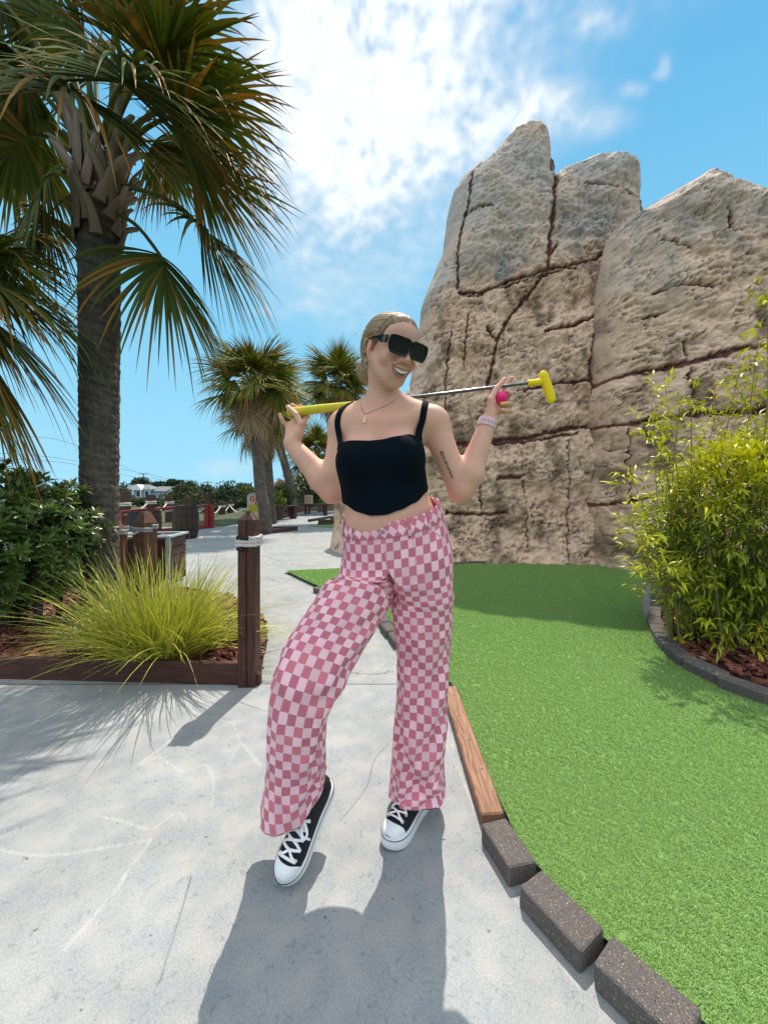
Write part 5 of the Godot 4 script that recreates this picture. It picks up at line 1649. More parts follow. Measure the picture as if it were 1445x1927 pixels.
	for q in [[270.5, 891, 150.0, 0.22, [0.15, 1.55], 3.6, "utility pole with two cross arms above the blue house"], [343, 903, 190.0, 0.22, [0.2], 4.8, "far utility pole peeping over the big bush"], [391.5, 905, 170.0, 0.2, [0.6], 3.6, "thin pale utility pole with one cross arm right of the lamp"]]:
		var top := P(q[0], q[1], q[2])
		var r := thing("utility_pole", q[6], "pole", top * V(1, 0, 1), "utility poles")
		mb = MB.new()
		mb.tube(PackedVector3Array([V(0, -0.2, 0), V(0, top.y, 0)]), [q[3] * 1.2, q[3] * 0.8], 8)
		part("pole", mb.mesh(), pm, r)
		for y in q[4]: boxes(r, "cross_arm", [[V(0, top.y - y, 0.2), V(q[5], 0.22, 0.16)]], pm)
	o = thing("lamp_post", "thin dark lamp post with a flat head above the bush", "lamp post", P(380, 930, 60.0) * V(1, 0, 1))
	mb = MB.new()
	mb.tube(PackedVector3Array([V(0, -0.1, 0), V(0, 2.55, 0)]), 0.06, 8)
	part("pole", mb.mesh(), pm, o)
	boxes(o, "head", [[V(0, 2.62, 0), V(0.34, 0.14, 0.3)]], mat(lin(0.25, 0.25, 0.26), 0.5))
	var wl := [[[-60, 826, 60.0], [120, 830, 105.0], [258, 889, 150.0]], [[-60, 850, 60.0], [110, 862, 105.0], [262, 889, 150.0]], [[-60, 862, 60.0], [130, 872, 105.0], [258, 899, 150.0]], [[262, 889, 150.0], [300, 898, 170.0], [338, 903, 190.0]], [[276, 889, 150.0], [312, 900, 170.0], [348, 903, 190.0]], [[280, 899, 150.0], [330, 906, 165.0], [388, 909, 170.0]], [[348, 903, 190.0], [370, 908, 180.0], [395, 908, 170.0]], [[395, 908, 170.0], [440, 916, 170.0], [500, 915, 170.0]]]
	var wn := ["topmost power line crossing the sky behind the big palm", "second power line crossing the sky behind the big palm", "lowest power line crossing the sky behind the big palm", "upper wire between the main pole and the far pole", "lower wire between the main pole and the far pole", "wire from the main pole to the thin pale pole", "wire between far pole and thin pale pole", "wire leaving the thin pale pole towards the palms"]
	for k in wl.size():
		var pts := []
		for w in wl[k]: pts.append(P(w[0], w[1], w[2]))
		o = thing("power_line", wn[k], "wire", pts[0], "power lines")
		mb = MB.new()
		mb.tube(path(pts, 24), 0.045, 5)
		local(o, mb.mesh(), "wire", wm, o)

# ---------------------------------------------------------------- the woman
const SKIN := Color(0.70, 0.385, 0.280)
var head_at: Transform3D
var body: Field
var torso: Field
var teeth := []
var skull: Field

func build_person() -> void:
	var o := thing("person", "young woman in navy crop top, pink checked trousers and black sneakers posing with a putter", "person", V(0.03, 0, -1.33))
	var skin := mat(Color.WHITE, 0.48, true)
	skin.subsurf_scatter_enabled = true; skin.subsurf_scatter_strength = 0.03
	var mb := MB.new()
	build_body(mb)
	build_head(mb)
	build_hands(mb)
	local(o, mb.mesh(), "body", skin, o)
	build_hair(o)
	build_face_things(o)
	build_top(o)
	build_trousers(o)
	build_sneakers(o)
	build_trinkets(o)
	build_putter()

func build_body(mb: MB) -> void:
	var f := Field.new(V(-0.40, 0.90, -1.57), V(0.41, 1.46, -1.18), 0.0078)
	body = f
	# trunk
	f.ell(P(738, 985, 1.365), V(0.157, 0.115, 0.100), 0.05)
	f.ell(P(730, 952, 1.36), V(0.134, 0.15, 0.087), 0.05)
	f.ell(P(716, 880, 1.365), V(0.146, 0.17, 0.100), 0.06)
	f.ell(P(722, 808, 1.372), V(0.150, 0.095, 0.078), 0.05)
	f.ell(P(675, 868, 1.300), V(0.070, 0.072, 0.062), 0.035)
	f.ell(P(757, 860, 1.300), V(0.070, 0.072, 0.062), 0.035)
	f.cap(P(648, 800, 1.385), P(814, 793, 1.38), 0.046, 0.046, 0.04)
	f.cap(P(722, 752, 1.375), P(652, 796, 1.385), 0.040, 0.036, 0.05)
	f.cap(P(722, 752, 1.375), P(812, 788, 1.38), 0.040, 0.036, 0.05)
	f.cap(P(722, 790, 1.372), P(723, 735, 1.345), 0.060, 0.045, 0.03)
	f.cap(P(713, 788, 1.318), P(697, 715, 1.345), 0.009, 0.007, 0.03)
	# collar bones
	f.cap(P(712, 794, 1.302), P(655, 785, 1.345), 0.008, 0.008, 0.03)
	f.cap(P(736, 793, 1.302), P(806, 779, 1.345), 0.008, 0.008, 0.03)
	torso = Field.new(f.o, f.o + V(f.nx - 1, f.ny - 1, f.nz - 1) * f.h, f.h)
	torso.nx = f.nx; torso.ny = f.ny; torso.nz = f.nz
	torso.a = f.a.duplicate()
	# arms
	f.cap(P(645, 806, 1.385), P(624, 925, 1.375), 0.047, 0.039, 0.03)
	f.cap(P(624, 924, 1.372), P(606, 900, 1.375), 0.041, 0.046, 0.02)
	f.cap(P(606, 900, 1.375), P(549, 836, 1.395), 0.046, 0.0285, 0.02)
	f.cap(P(816, 800, 1.38), P(866, 922, 1.37), 0.050, 0.040, 0.03)
	f.cap(P(867, 924, 1.368), P(883, 893, 1.37), 0.041, 0.047, 0.02)
	f.cap(P(883, 893, 1.37), P(916, 800, 1.385), 0.047, 0.0290, 0.02)
	var nz := noise(301, 14.0, 3)
	f.nets(mb, Transform3D(), func(p): 
		var k: float = 1.0 + nz.get_noise_3dv(p) * 0.07
		var red: float = exp(-p.distance_squared_to(P(622, 938, 1.34)) * 260.0) + exp(-p.distance_squared_to(P(868, 940, 1.34)) * 260.0) + 0.6 * exp(-p.distance_squared_to(P(725, 800, 1.29)) * 120.0)
		return Color(SKIN.r * k, SKIN.g * k * (1.0 - 0.12 * red), SKIN.b * k * (1.0 - 0.10 * red)))

func build_head(mb: MB) -> void:
	var a := deg_to_rad(33.0); var pt := deg_to_rad(18.0)
	var fw := V(sin(a) * cos(pt), -sin(pt), cos(a) * cos(pt))
	var up := V(sin(a) * sin(pt), cos(pt), cos(a) * sin(pt))
	var roll := deg_to_rad(-5.5)
	var b := Basis(up.cross(fw), up, fw)
	b = b * Basis(V(0, 0, 1), roll)
	var bridge := P(768, 654, 1.215)
	head_at = Transform3D(b.scaled_local(V(1.01, 1.0, 1.01)), Vector3.ZERO)
	head_at.origin = bridge - head_at.basis * V(0, 0.008, 0.098)
	var f := Field.new(V(-0.110, -0.215, -0.135), V(0.105, 0.130, 0.135), 0.0028)
	f.ell(V(0, 0.028, -0.018), V(0.070, 0.082, 0.090), 0.01)
	f.ell(V(0, -0.022, 0.030), V(0.056, 0.080, 0.058), 0.03)
	f.ell(V(0, 0.050, 0.046), V(0.054, 0.046, 0.040), 0.03)
	f.ell(V(0, -0.072, 0.044), V(0.038, 0.034, 0.040), 0.03)
	f.ell(V(0, -0.109, 0.062), V(0.018, 0.014, 0.017), 0.025)
	for s in [-1.0, 1.0]:
		f.ell(V(0.040 * s, -0.036, 0.062), V(0.023, 0.019, 0.019), 0.022)
		f.cap(V(0.056 * s, -0.045, 0.0), V(0.026 * s, -0.094, 0.054), 0.013, 0.011, 0.03)
		f.ell(V(0.030 * s, 0.004, 0.076), V(0.018, 0.010, 0.010), 0.012, Basis(), true)
		f.cap(V(0.012 * s, 0.020, 0.086), V(0.042 * s, 0.020, 0.074), 0.006, 0.005, 0.012)
	# muzzle, nose
	f.ell(V(0, -0.062, 0.074), V(0.034, 0.024, 0.022), 0.02)
	f.cap(V(0, 0.012, 0.088), V(0, -0.027, 0.1045), 0.0075, 0.0095, 0.014)
	f.ell(V(0, -0.030, 0.1060), V(0.0118, 0.0100, 0.0100), 0.008)
	for s in [-1.0, 1.0]: f.ell(V(0.0135 * s, -0.034, 0.096), V(0.0085, 0.0080, 0.011), 0.006)
	for s in [-1.0, 1.0]: f.ell(V(0.0065 * s, -0.0420, 0.100), V(0.0032, 0.0034, 0.005), 0.003, Basis(), true)
	# open smile, laid on the face as it is here
	var skin_z := func(x: float, y: float) -> float:
		var z := 0.125
		while z > 0.02 and f.val(V(x, y, z)) > 0.0: z -= 0.0015
		return z
	for s in [-1.0, 1.0]:
		f.cap(V(0.019 * s, -0.037, skin_z.call(0.019 * s, -0.037) + 0.001), V(0.0400 * s, -0.060, skin_z.call(0.040 * s, -0.060) + 0.001), 0.0026, 0.0020, 0.004)
	for s in [-1.0, 1.0]:
		f.ell(V(0.040 * s, -0.038, 0.062), V(0.021, 0.017, 0.020), 0.014)
	var up_pts := []
	var lo_pts := []
	for q in [[-0.0325, -0.0535], [-0.027, -0.0562], [-0.016, -0.0585], [-0.006, -0.0580], [0, -0.0590], [0.006, -0.0580], [0.016, -0.0585], [0.027, -0.0562], [0.0325, -0.0535]]: up_pts.append(V(q[0], q[1], skin_z.call(q[0], q[1]) + 0.0002))
	for q in [[-0.0325, -0.0540], [-0.028, -0.0650], [-0.018, -0.0752], [0, -0.0805], [0.018, -0.0752], [0.028, -0.0650], [0.0325, -0.0540]]: lo_pts.append(V(q[0], q[1], skin_z.call(q[0], q[1]) + 0.0002))
	for k in 8:
		var u := (k - 3.5) / 3.5
		var x := u * 0.0245
		var y := -0.0660 + 0.0060 * u * u
		teeth.append([V(x, y, skin_z.call(x, y) - 0.0030), u])
	var cav := []
	for k in 11:
		var x := (k - 5) / 5.0
		var y := -0.0685 + 0.0125 * x * x
		cav.append([V(x * 0.0280, y, skin_z.call(x * 0.0280, y) - 0.004), V(0.0062, 0.0088 * sqrt(1.0 - 0.93 * x * x), 0.013)])
	for q in cav: f.ell(q[0], q[1], 0.002, Basis(), true)
	var ul := path(up_pts, 13)
	var ll := path(lo_pts, 13)
	for i in 12:
		var w := sin(PI * (i + 0.5) / 12.0)
		f.cap(ul[i], ul[i + 1], 0.0012 + 0.0010 * w, 0.0012 + 0.0010 * w, 0.003)
		f.cap(ll[i], ll[i + 1], 0.0016 + 0.0022 * w, 0.0016 + 0.0022 * w, 0.003)
	# ears
	for s in [-1.0, 1.0]:
		var eb := Basis(V(0, 1, 0), 0.42 * s) * Basis(V(1, 0, 0), -0.15)
		f.ell(V(0.0715 * s, -0.008, -0.012), V(0.0075, 0.031, 0.018), 0.006, eb)
		f.ell(V(0.0800 * s, -0.004, -0.008), V(0.007, 0.018, 0.009), 0.004, eb, true)
		f.ell(V(0.0705 * s, -0.034, -0.004), V(0.006, 0.009, 0.008), 0.006)
		f.cap(V(0.076 * s, -0.012, 0.002), V(0.075 * s, -0.004, 0.003), 0.004, 0.004, 0.004)
	# neck, running down into the shoulders
	var inv := head_at.affine_inverse()
	f.cap(V(0, -0.055, -0.030), inv * P(722, 770, 1.365), 0.047, 0.050, 0.03)
	skull = f
	var nz := noise(303, 22.0, 3)
	f.nets(mb, head_at, func(p):
		var k: float = 1.0 + nz.get_noise_3dv(p) * 0.06
		var c := Color(SKIN.r * k, SKIN.g * k, SKIN.b * k)
		var q := V(absf(p.x), p.y, p.z)
		var cheek: float = exp(-q.distance_squared_to(V(0.042, -0.040, 0.078)) * 1800.0) * 0.8 + exp(-q.distance_squared_to(V(0, -0.034, 0.115)) * 4000.0) * 0.8 + exp(-q.distance_squared_to(V(0.078, -0.008, -0.01)) * 1200.0) * 0.7
		c = Color(c.r, c.g * (1.0 - 0.13 * cheek), c.b * (1.0 - 0.11 * cheek))
		# lips
		var dl := 1.0
		var du := 1.0
		for i in 12:
			du = minf(du, Geometry3D.get_closest_point_to_segment(p, ul[i], ul[i + 1]).distance_to(p))
			for ln in [ll]:
				var a0: Vector3 = ln[i]; var ab: Vector3 = ln[i + 1] - a0
				var t: float = clampf((p - a0).dot(ab) / ab.length_squared(), 0.0, 1.0)
				dl = minf(dl, (p - a0 - ab * t).length())
		if p.z > 0.06:
			c = c.lerp(Color(0.47, 0.17, 0.145), maxf(smoothstep(0.0040, 0.0028, du), smoothstep(0.0060, 0.0046, dl)))
		dl = minf(dl, du)
		# inside of the mouth
		for g in cav:
			var e: Vector3 = (p - g[0]) / g[1]
			if e.length_squared() < 1.15 and dl > 0.0044: c = Color(0.09, 0.02, 0.018)
		# brows
		var br: float = absf(p.y - (0.024 - 0.25 * maxf(0.0, absf(p.x) - 0.040)))
		if p.z > 0.05 and absf(p.x) > 0.012 and absf(p.x) < 0.056 and br < 0.005: c = c.lerp(Color(0.16, 0.10, 0.07), smoothstep(0.005, 0.002, br) * 0.75)
		# stubble of the hairline
		return c)

func build_hair(o: Node3D) -> void:
	var f := Field.new(V(-0.105, -0.15, -0.16), V(0.105, 0.135, 0.10), 0.003)
	f.ell(V(0, 0.029, -0.024), V(0.0800, 0.088, 0.104), 0.01)
	f.ell(V(0, -0.015, -0.040), V(0.070, 0.075, 0.076), 0.03)
	f.ell(V(0, 0.055, 0.040), V(0.054, 0.048, 0.040), 0.03)
	var i := 0
	for z in f.nz:
		for y in f.ny:
			for x in f.nx:
				var p := f.o + V(x, y, z) * f.h
				# hairline: how far forward the hair reaches at this height
				var ax := absf(p.x)
				var zc := -0.045
				if p.y > 0.092: zc = 0.12
				elif p.y > 0.060: zc = lerpf(0.056, 0.12, (p.y - 0.060) / 0.032)
				elif p.y > 0.012: zc = lerpf(0.030, 0.056, (p.y - 0.012) / 0.048)
				elif p.y > -0.012: zc = lerpf(0.010, 0.030, (p.y + 0.012) / 0.024)
				elif p.y > -0.035: zc = lerpf(-0.030, 0.010, (p.y + 0.035) / 0.023)
				else: zc = -0.032 - (-0.035 - p.y) * 0.2
				zc -= 0.004 * sin(ax * 120.0)
				# the ear stays free
				var ear := V((ax - 0.077) / 0.020, (p.y + 0.008) / 0.036, (p.z + 0.010) / 0.023).length() - 1.0
				var d := maxf(f.a[i], (p.z - zc) * 0.75)
				d = maxf(d, -ear * 0.016)
				# parting groove
				if ax < 0.004 and p.y > 0.07: d += 0.0025 * (1.0 - ax / 0.004)
				f.a[i] = d
				i += 1
	# low bun
	f.ell(V(-0.004, -0.082, -0.092), V(0.038, 0.036, 0.032), 0.012)
	f.cap(V(0, -0.060, -0.060), V(0, -0.080, -0.085), 0.042, 0.036, 0.02)
	var mb := MB.new()
	var n1 := noise(311, 1.0, 3)
	var tint := func(p: Vector3) -> Color:
		var th: float = atan2(p.x, maxf(p.y + 0.12, 0.01)) * 9.0
		var s: float = n1.get_noise_2d(th * 3.2, p.z * 6.0) * 1.1 + n1.get_noise_2d(th * 9.0 + 50.0, p.z * 12.0) * 0.6
		var root: float = smoothstep(-0.03, 0.07, p.z) * 0.25 + smoothstep(0.035, 0.065, absf(p.x)) * smoothstep(-0.04, 0.03, p.z) * 0.5
		return Color(0.20, 0.125, 0.072).lerp(Color(0.46, 0.33, 0.205), clampf(0.42 + s - root, 0.0, 1.0)).lerp(Color(0.10, 0.07, 0.05), clampf(-0.15 - s * 0.7, 0.0, 0.6))
	f.nets(mb, head_at, tint)
	# combed strands lying on it, from the hairline back to the bun
	var rg := rnd(312)
	for k in 560:
		var sd := -1.0 if rg.randf() < 0.6 else 1.0
		var th := rg.randf_range(0.02, 1.5) * sd
		var st := V(sin(th) * 0.072, 0.030 + cos(th) * 0.085, 0.060 - absf(th) * 0.028 + rg.randf_range(-0.012, 0.006))
		var m := V(sin(th) * 0.086, 0.024 + cos(th) * 0.075, -0.035 + rg.randf_range(-0.02, 0.02))
		var e := V(sin(th) * 0.034, -0.062 + rg.randf_range(-0.02, 0.02), -0.098)
		var pp := path([st, st.lerp(m, 0.5) + V(sin(th), cos(th), 0) * 0.008, m, m.lerp(e, 0.55) + V(sin(th) * 0.012, 0.0, -0.016), e], 14)
		var q := PackedVector3Array()
		var ok := true
		for p in pp:
			var g := f.onto(p, 0.0006)
			if g.distance_to(p) > 0.03: ok = false
			q.append(head_at * g)
		if not ok: continue
		var t := rg.randf_range(0.4, 1.7)
		mb.tube(q, rg.randf_range(0.0005, 0.0011), 4, false, Color(0.39 * t, 0.265 * t, 0.16 * t))
	# fine short hairs that soften the hairline
	for k in 150:
		var sd := -1.0 if rg.randf() < 0.65 else 1.0
		var th := rg.randf_range(0.05, 1.45) * sd
		var st := V(sin(th) * 0.064, 0.018 + cos(th) * 0.070, 0.086 - absf(th) * 0.034)
		var hz := V(sin(th) * 0.075, 0.030 + cos(th) * 0.086, 0.030 - absf(th) * 0.02)
		var q := PackedVector3Array()
		for j in 6: q.append(head_at * (skull.onto(st.lerp(hz, j / 5.0), 0.0008 + 0.0016 * j / 5.0)))
		var t := rg.randf_range(0.5, 1.1)
		mb.tube(q, 0.0007, 4, false, Color(0.33 * t, 0.22 * t, 0.13 * t))
	# coils of the bun
	for k in 16:
		var c := PackedVector3Array()
		var ph := rg.randf() * TAU
		for j in 14:
			var u := j / 13.0 * 4.4 + ph
			var rr := 0.034 - 0.0012 * k
			c.append(head_at * (V(-0.004, -0.082, -0.094) + V(cos(u) * (rr + 0.004), sin(u) * (rr + 0.003), -0.024 + k * 0.0028 + 0.004 * sin(u * 2.0))))
		var t := rg.randf_range(0.6, 1.4)
		mb.tube(c, 0.0030, 5, true, Color(0.39 * t, 0.265 * t, 0.16 * t))
	# loose sunlit wisps
	for k in 34:
		var sd := 1.0 if k < 24 else -1.0
		var st := V(0.066 * sd, rg.randf_range(-0.09, 0.10), rg.randf_range(-0.08, 0.02))
		var dr := (V(sd * 0.7, 0.2, -0.3) + rdir(rg) * 0.8).normalized() * rg.randf_range(0.02, 0.055)
		var cu := rdir(rg) * 0.018
		mb.tube(path([head_at * st, head_at * (st + dr * 0.5 + cu), head_at * (st + dr - cu * 0.6), head_at * (st + dr * 1.25 + cu * 0.5)], 12), 0.00045, 4, false, Color(0.62, 0.52, 0.38))
	var hm := mat(Color.WHITE, 0.42, true)
	local(o, mb.mesh(), "hair", hm, o)

func build_face_things(o: Node3D) -> void:
	# teeth
	var white := mat(lin(0.92, 0.87, 0.80), 0.25)
	for q in teeth:
		var u: float = q[1]
		var mb := MB.new()
		mb.box(Transform3D(Basis(Vector3.UP, u * 0.8), q[0]), V(0.0066, 0.0140 - 0.0045 * absf(u), 0.004), 0.0013)
		local(o, mb.mesh(), "tooth", white, o).transform = o.transform.affine_inverse() * head_at
	# sunglasses
	var sgm := mat(lin(0.008, 0.009, 0.010), 0.16)
	var lens := mat(lin(0.010, 0.017, 0.020), 0.06)
	var sg := Node3D.new()
	sg.name = "sunglasses"
	sg.transform = o.transform.affine_inverse() * head_at
	o.add_child(sg, true)
	var outline := func(cx: float, grow: float, z: float) -> PackedVector3Array:
		var r := PackedVector3Array()
		for k in 40:
			var th := TAU * k / 40.0
			var c := cos(th); var s := sin(th)
			var ex := 0.30
			var x: float = signf(c) * pow(absf(c), ex * 1.0) * (0.0305 + grow)
			var y: float = signf(s) * pow(absf(s), 0.42) * (0.0212 + grow)
			if y < 0.0: x *= 1.0 - 0.16 * pow(-y / 0.022, 1.3)
			if y < 0.0 and x * signf(cx) < 0.0: x *= 0.93
			var X: float = cx + x
			r.append(V(X, y + 0.003, z - X * X * 2.2))
		return r
	for s in [-1.0, 1.0]:
		var cx: float = 0.0365 * s
		var mb := MB.new()
		mb.loft([outline.call(cx, 0.0005, 0.1125), outline.call(cx, 0.0015, 0.1155), outline.call(cx, 0.0055, 0.1155), outline.call(cx, 0.0065, 0.1135), outline.call(cx, 0.0060, 0.1085), outline.call(cx, 0.0005, 0.1085), outline.call(cx, 0.0005, 0.1125)])
		part("rim", mb.mesh(), sgm, sg)
		mb = MB.new()
		mb.loft([outline.call(cx, 0.0008, 0.1120), outline.call(cx, 0.0008, 0.1100)], true, true, true)
		part("lens", mb.mesh(), lens, sg)
		# temple: deep at the hinge, tapering to the ear
		mb = MB.new()
		var rings := []
		for q in [[0.0765, 0.0945, 0.012, 0.012], [0.0795, 0.086, 0.012, 0.012], [0.0800, 0.066, 0.012, 0.0115], [0.0800, 0.054, 0.0145, 0.0070], [0.0790, 0.030, 0.0155, 0.0042], [0.0770, 0.0, 0.0150, 0.0034], [0.0765, -0.012, 0.012, 0.003]]:
			var x: float = q[0] * s
			rings.append(PackedVector3Array([V(x - 0.002, q[2] - q[3], q[1]), V(x + 0.002, q[2] - q[3], q[1]), V(x + 0.002, q[2] + q[3] * 0.9, q[1]), V(x - 0.002, q[2] + q[3] * 0.9, q[1])]))
		mb.loft(rings, true, true, true)
		part("temple", mb.mesh(), sgm, sg)
		mb = MB.new()
		mb.box(Transform3D(Basis(), V(0.0822 * s, 0.0125, 0.0845)), V(0.001, 0.022, 0.0014), 0.0003)
		part("hinge_bar", mb.mesh(), mat(lin(0.75, 0.55, 0.25), 0.25), sg)
	var mb := MB.new()
	mb.box(Transform3D(Basis(), V(0, 0.0175, 0.1135)), V(0.022, 0.014, 0.007), 0.002)
	part("bridge", mb.mesh(), sgm, sg)
	# hoop earring
	mb = MB.new()
	var c := PackedVector3Array()
	for k in 21: c.append(head_at * (V(-0.0755, -0.050, -0.002) + V(0.002 * cos(TAU * k / 20.0), 0.0105 * cos(TAU * k / 20.0), 0.0085 * sin(TAU * k / 20.0))))
	mb.tube(c, 0.0015, 6, false)
	var gold := mat(lin(0.80, 0.58, 0.28), 0.28); gold.metallic = 0.9
	local(o, mb.mesh(), "earring", gold, o)

func finger(f: Field, pts: Array, r0: float, r1: float) -> void:
	var n := pts.size() - 1
	for i in n:
		f.cap(pts[i], pts[i + 1], lerpf(r0, r1, float(i) / n), lerpf(r0, r1, float(i + 1) / n), 0.0035)

func build_hands(mb: MB) -> void:
	# her right hand, palm forward, grip lying across the fingers
	for side in 2:
		var fingers := []
		var palm := []
		var wrist: Vector3
		if side == 0:
			wrist = P(549, 836, 1.395)
			fingers = [[P(571, 796, 1.412), P(578, 782, 1.440), P(573, 770, 1.452), P(565, 764, 1.440)], [P(562, 792, 1.420), P(563, 776, 1.448), P(558, 767, 1.455), P(550, 762, 1.440)], [P(553, 792, 1.422), P(553, 777, 1.448), P(549, 769, 1.454), P(542, 765, 1.442)], [P(543, 800, 1.415), P(534, 795, 1.405), P(530, 788, 1.398), P(527, 781, 1.395)],
				[P(562, 814, 1.392), P(566, 797, 1.385), P(557, 780, 1.388), P(542, 766, 1.398)]]
		else:
			wrist = P(916, 801, 1.385)
			fingers = [[P(937, 748, 1.425), P(946, 734, 1.438), P(954, 722, 1.440), P(963, 712, 1.432)], [P(939, 757, 1.425), P(955, 747, 1.430), P(960, 741, 1.402), P(953, 736, 1.384)], [P(938, 766, 1.420), P(956, 762, 1.418), P(958, 759, 1.388), P(944, 760, 1.368)], [P(935, 775, 1.410), P(950, 774, 1.405), P(953, 773, 1.385), P(944, 771, 1.370)],
				[P(922, 778, 1.385), P(923, 752, 1.380), P(934, 731, 1.392), P(949, 714, 1.400)]]
		var lo: Vector3 = wrist; var hi: Vector3 = wrist
		for fg in fingers:
			for p in fg: lo = lo.min(p); hi = hi.max(p)
		var f := Field.new(lo - V(0.05, 0.065, 0.05), hi + V(0.035, 0.025, 0.03), 0.0026)
		f.cap(wrist.lerp(P(606, 900, 1.375) if side == 0 else P(883, 893, 1.37), 0.12), wrist, 0.0285, 0.027, 0.01)
		for k in 4:
			f.cap(wrist.lerp(fingers[k][0], 0.12), fingers[k][0], 0.0215, 0.0115, 0.012)
		f.cap(wrist.lerp(fingers[4][0], 0.2), fingers[4][0], 0.020, 0.0165, 0.012)
		f.cap(fingers[4][0], fingers[4][1], 0.0165, 0.0115, 0.01)
		for k in 5:
			var pts: Array = fingers[k]
			if k == 4: finger(f, pts.slice(1), 0.0112, 0.0080)
			else: finger(f, pts, [0.0098, 0.0100, 0.0094, 0.0084][k], [0.0072, 0.0073, 0.0070, 0.0064][k])
		var tints := [Color(0.75, 0.28, 0.16), Color(0.80, 0.33, 0.36), Color(0.72, 0.50, 0.06), Color(0.80, 0.42, 0.25), Color(0.72, 0.35, 0.36)]
		if side == 0: tints = [Color(0.72, 0.25, 0.10), Color(0.75, 0.36, 0.36), Color(0.70, 0.30, 0.20), Color(0.75, 0.40, 0.10), Color(0.72, 0.40, 0.38)]
		f.nets(mb, Transform3D(), func(p):
			var c := SKIN
			var near := 1.0
			for k in 5:
				var tip: Vector3 = fingers[k][3]; var dv: Vector3 = (tip - fingers[k][2]).normalized()
				var q: Vector3 = p - tip
				near = minf(near, q.length())
				var along: float = q.dot(dv)
				var face := V(0.0, 0.75, 0.65) if (k < 3 and side == 0) or (side == 1 and k == 0) else V(0.2, 0.2, 0.95)
				var out: float = (q - dv * along).normalized().dot((face - dv * face.dot(dv)).normalized())
				if along > -0.006 and along < 0.0085 and out > 0.45 and q.length() < 0.0125: return tints[k]
			return Color(c.r, c.g * (0.93 + 0.07 * clampf(near / 0.03, 0, 1)), c.b * (0.93 + 0.07 * clampf(near / 0.03, 0, 1))))

func build_putter() -> void:
	var a := P(541, 777, 1.42); var b := P(1000, 720, 1.42)
	var o := thing("putter", "mini golf putter with yellow grip and yellow rubber head across her shoulders", "putter", a)
	var t := (b - a).normalized()
	var mb := MB.new()
	mb.tube(PackedVector3Array([a, a + t * 0.002, a + t * 0.004, a + t * 0.12, a + t * 0.25, a + t * 0.258]), [0.012, 0.0165, 0.0172, 0.0158, 0.0118, 0.0105], 20, true)
	local(o, mb.mesh(), "grip", rough_mat(lin(0.62, 0.57, 0.045), 0.7, bump_tex(331, 0.3, 2), 20.0, 0.05, false), o)
	mb = MB.new()
	mb.tube(PackedVector3Array([a + t * 0.25, b]), [0.0070, 0.0058], 16, true)
	var steel := mat(lin(0.14, 0.14, 0.15), 0.25); steel.metallic = 1.0
	local(o, mb.mesh(), "shaft", steel, o)
	# rubber head: a neck and a curved blade of flat oval section
	var yel := mat(lin(0.95, 0.68, 0.010), 0.5)
	mb = MB.new()
	var neck := P(992, 721, 1.42); var heel := P(1018, 718, 1.42)
	mb.tube(path([neck, neck.lerp(heel, 0.15), neck.lerp(heel, 0.7), heel], 9), [0.0085, 0.0115, 0.0115, 0.0115, 0.0112, 0.0112, 0.012, 0.013, 0.013], 16, true)
	local(o, mb.mesh(), "hosel", yel, o)
	mb = MB.new()
	var pp := path([P(1017, 699, 1.415), P(1022, 706, 1.415), P(1027, 720, 1.418), P(1033, 738, 1.42), P(1037, 752, 1.422), P(1039, 758, 1.422)], 16)
	var rings := []
	for i in 16:
		var u := i / 15.0
		var tg := (pp[mini(i + 1, 15)] - pp[maxi(i - 1, 0)]).normalized()
		var s := V(0, 0, 1).cross(tg).normalized()
		var e := pow(1.0 - pow(absf(u * 2.0 - 1.0), 4.0), 0.5)
		var ring := PackedVector3Array()
		for k in 18:
			var th := TAU * k / 18.0
			ring.append(pp[i] + s * signf(cos(th)) * pow(absf(cos(th)), 0.6) * maxf(0.003, 0.0155 * e) + V(0, 0, 1) * signf(sin(th)) * pow(absf(sin(th)), 0.6) * maxf(0.003, 0.014 * e))
		rings.append(ring)
	mb.loft(rings, true, true, true)
	local(o, mb.mesh(), "blade", yel, o)
	# ball
	var bl := thing("golf_ball", "bright pink golf ball held in her raised hand", "ball", P(943, 748, 1.392))
	mb = MB.new()
	mb.ball(Transform3D(Basis().scaled(V(0.0213, 0.0213, 0.0213)), Vector3.ZERO), 40)
	var nd := noise(335, 260.0, 1, FastNoiseLite.TYPE_CELLULAR)
	for i in mb.v.size():
		var k := nd.get_noise_3dv(mb.v[i])
		mb.v[i] *= 1.0 - 0.010 * clampf(-k - 0.6, 0.0, 0.4)
	part("shell", mb.mesh(), mat(lin(0.90, 0.02, 0.22), 0.35), bl)

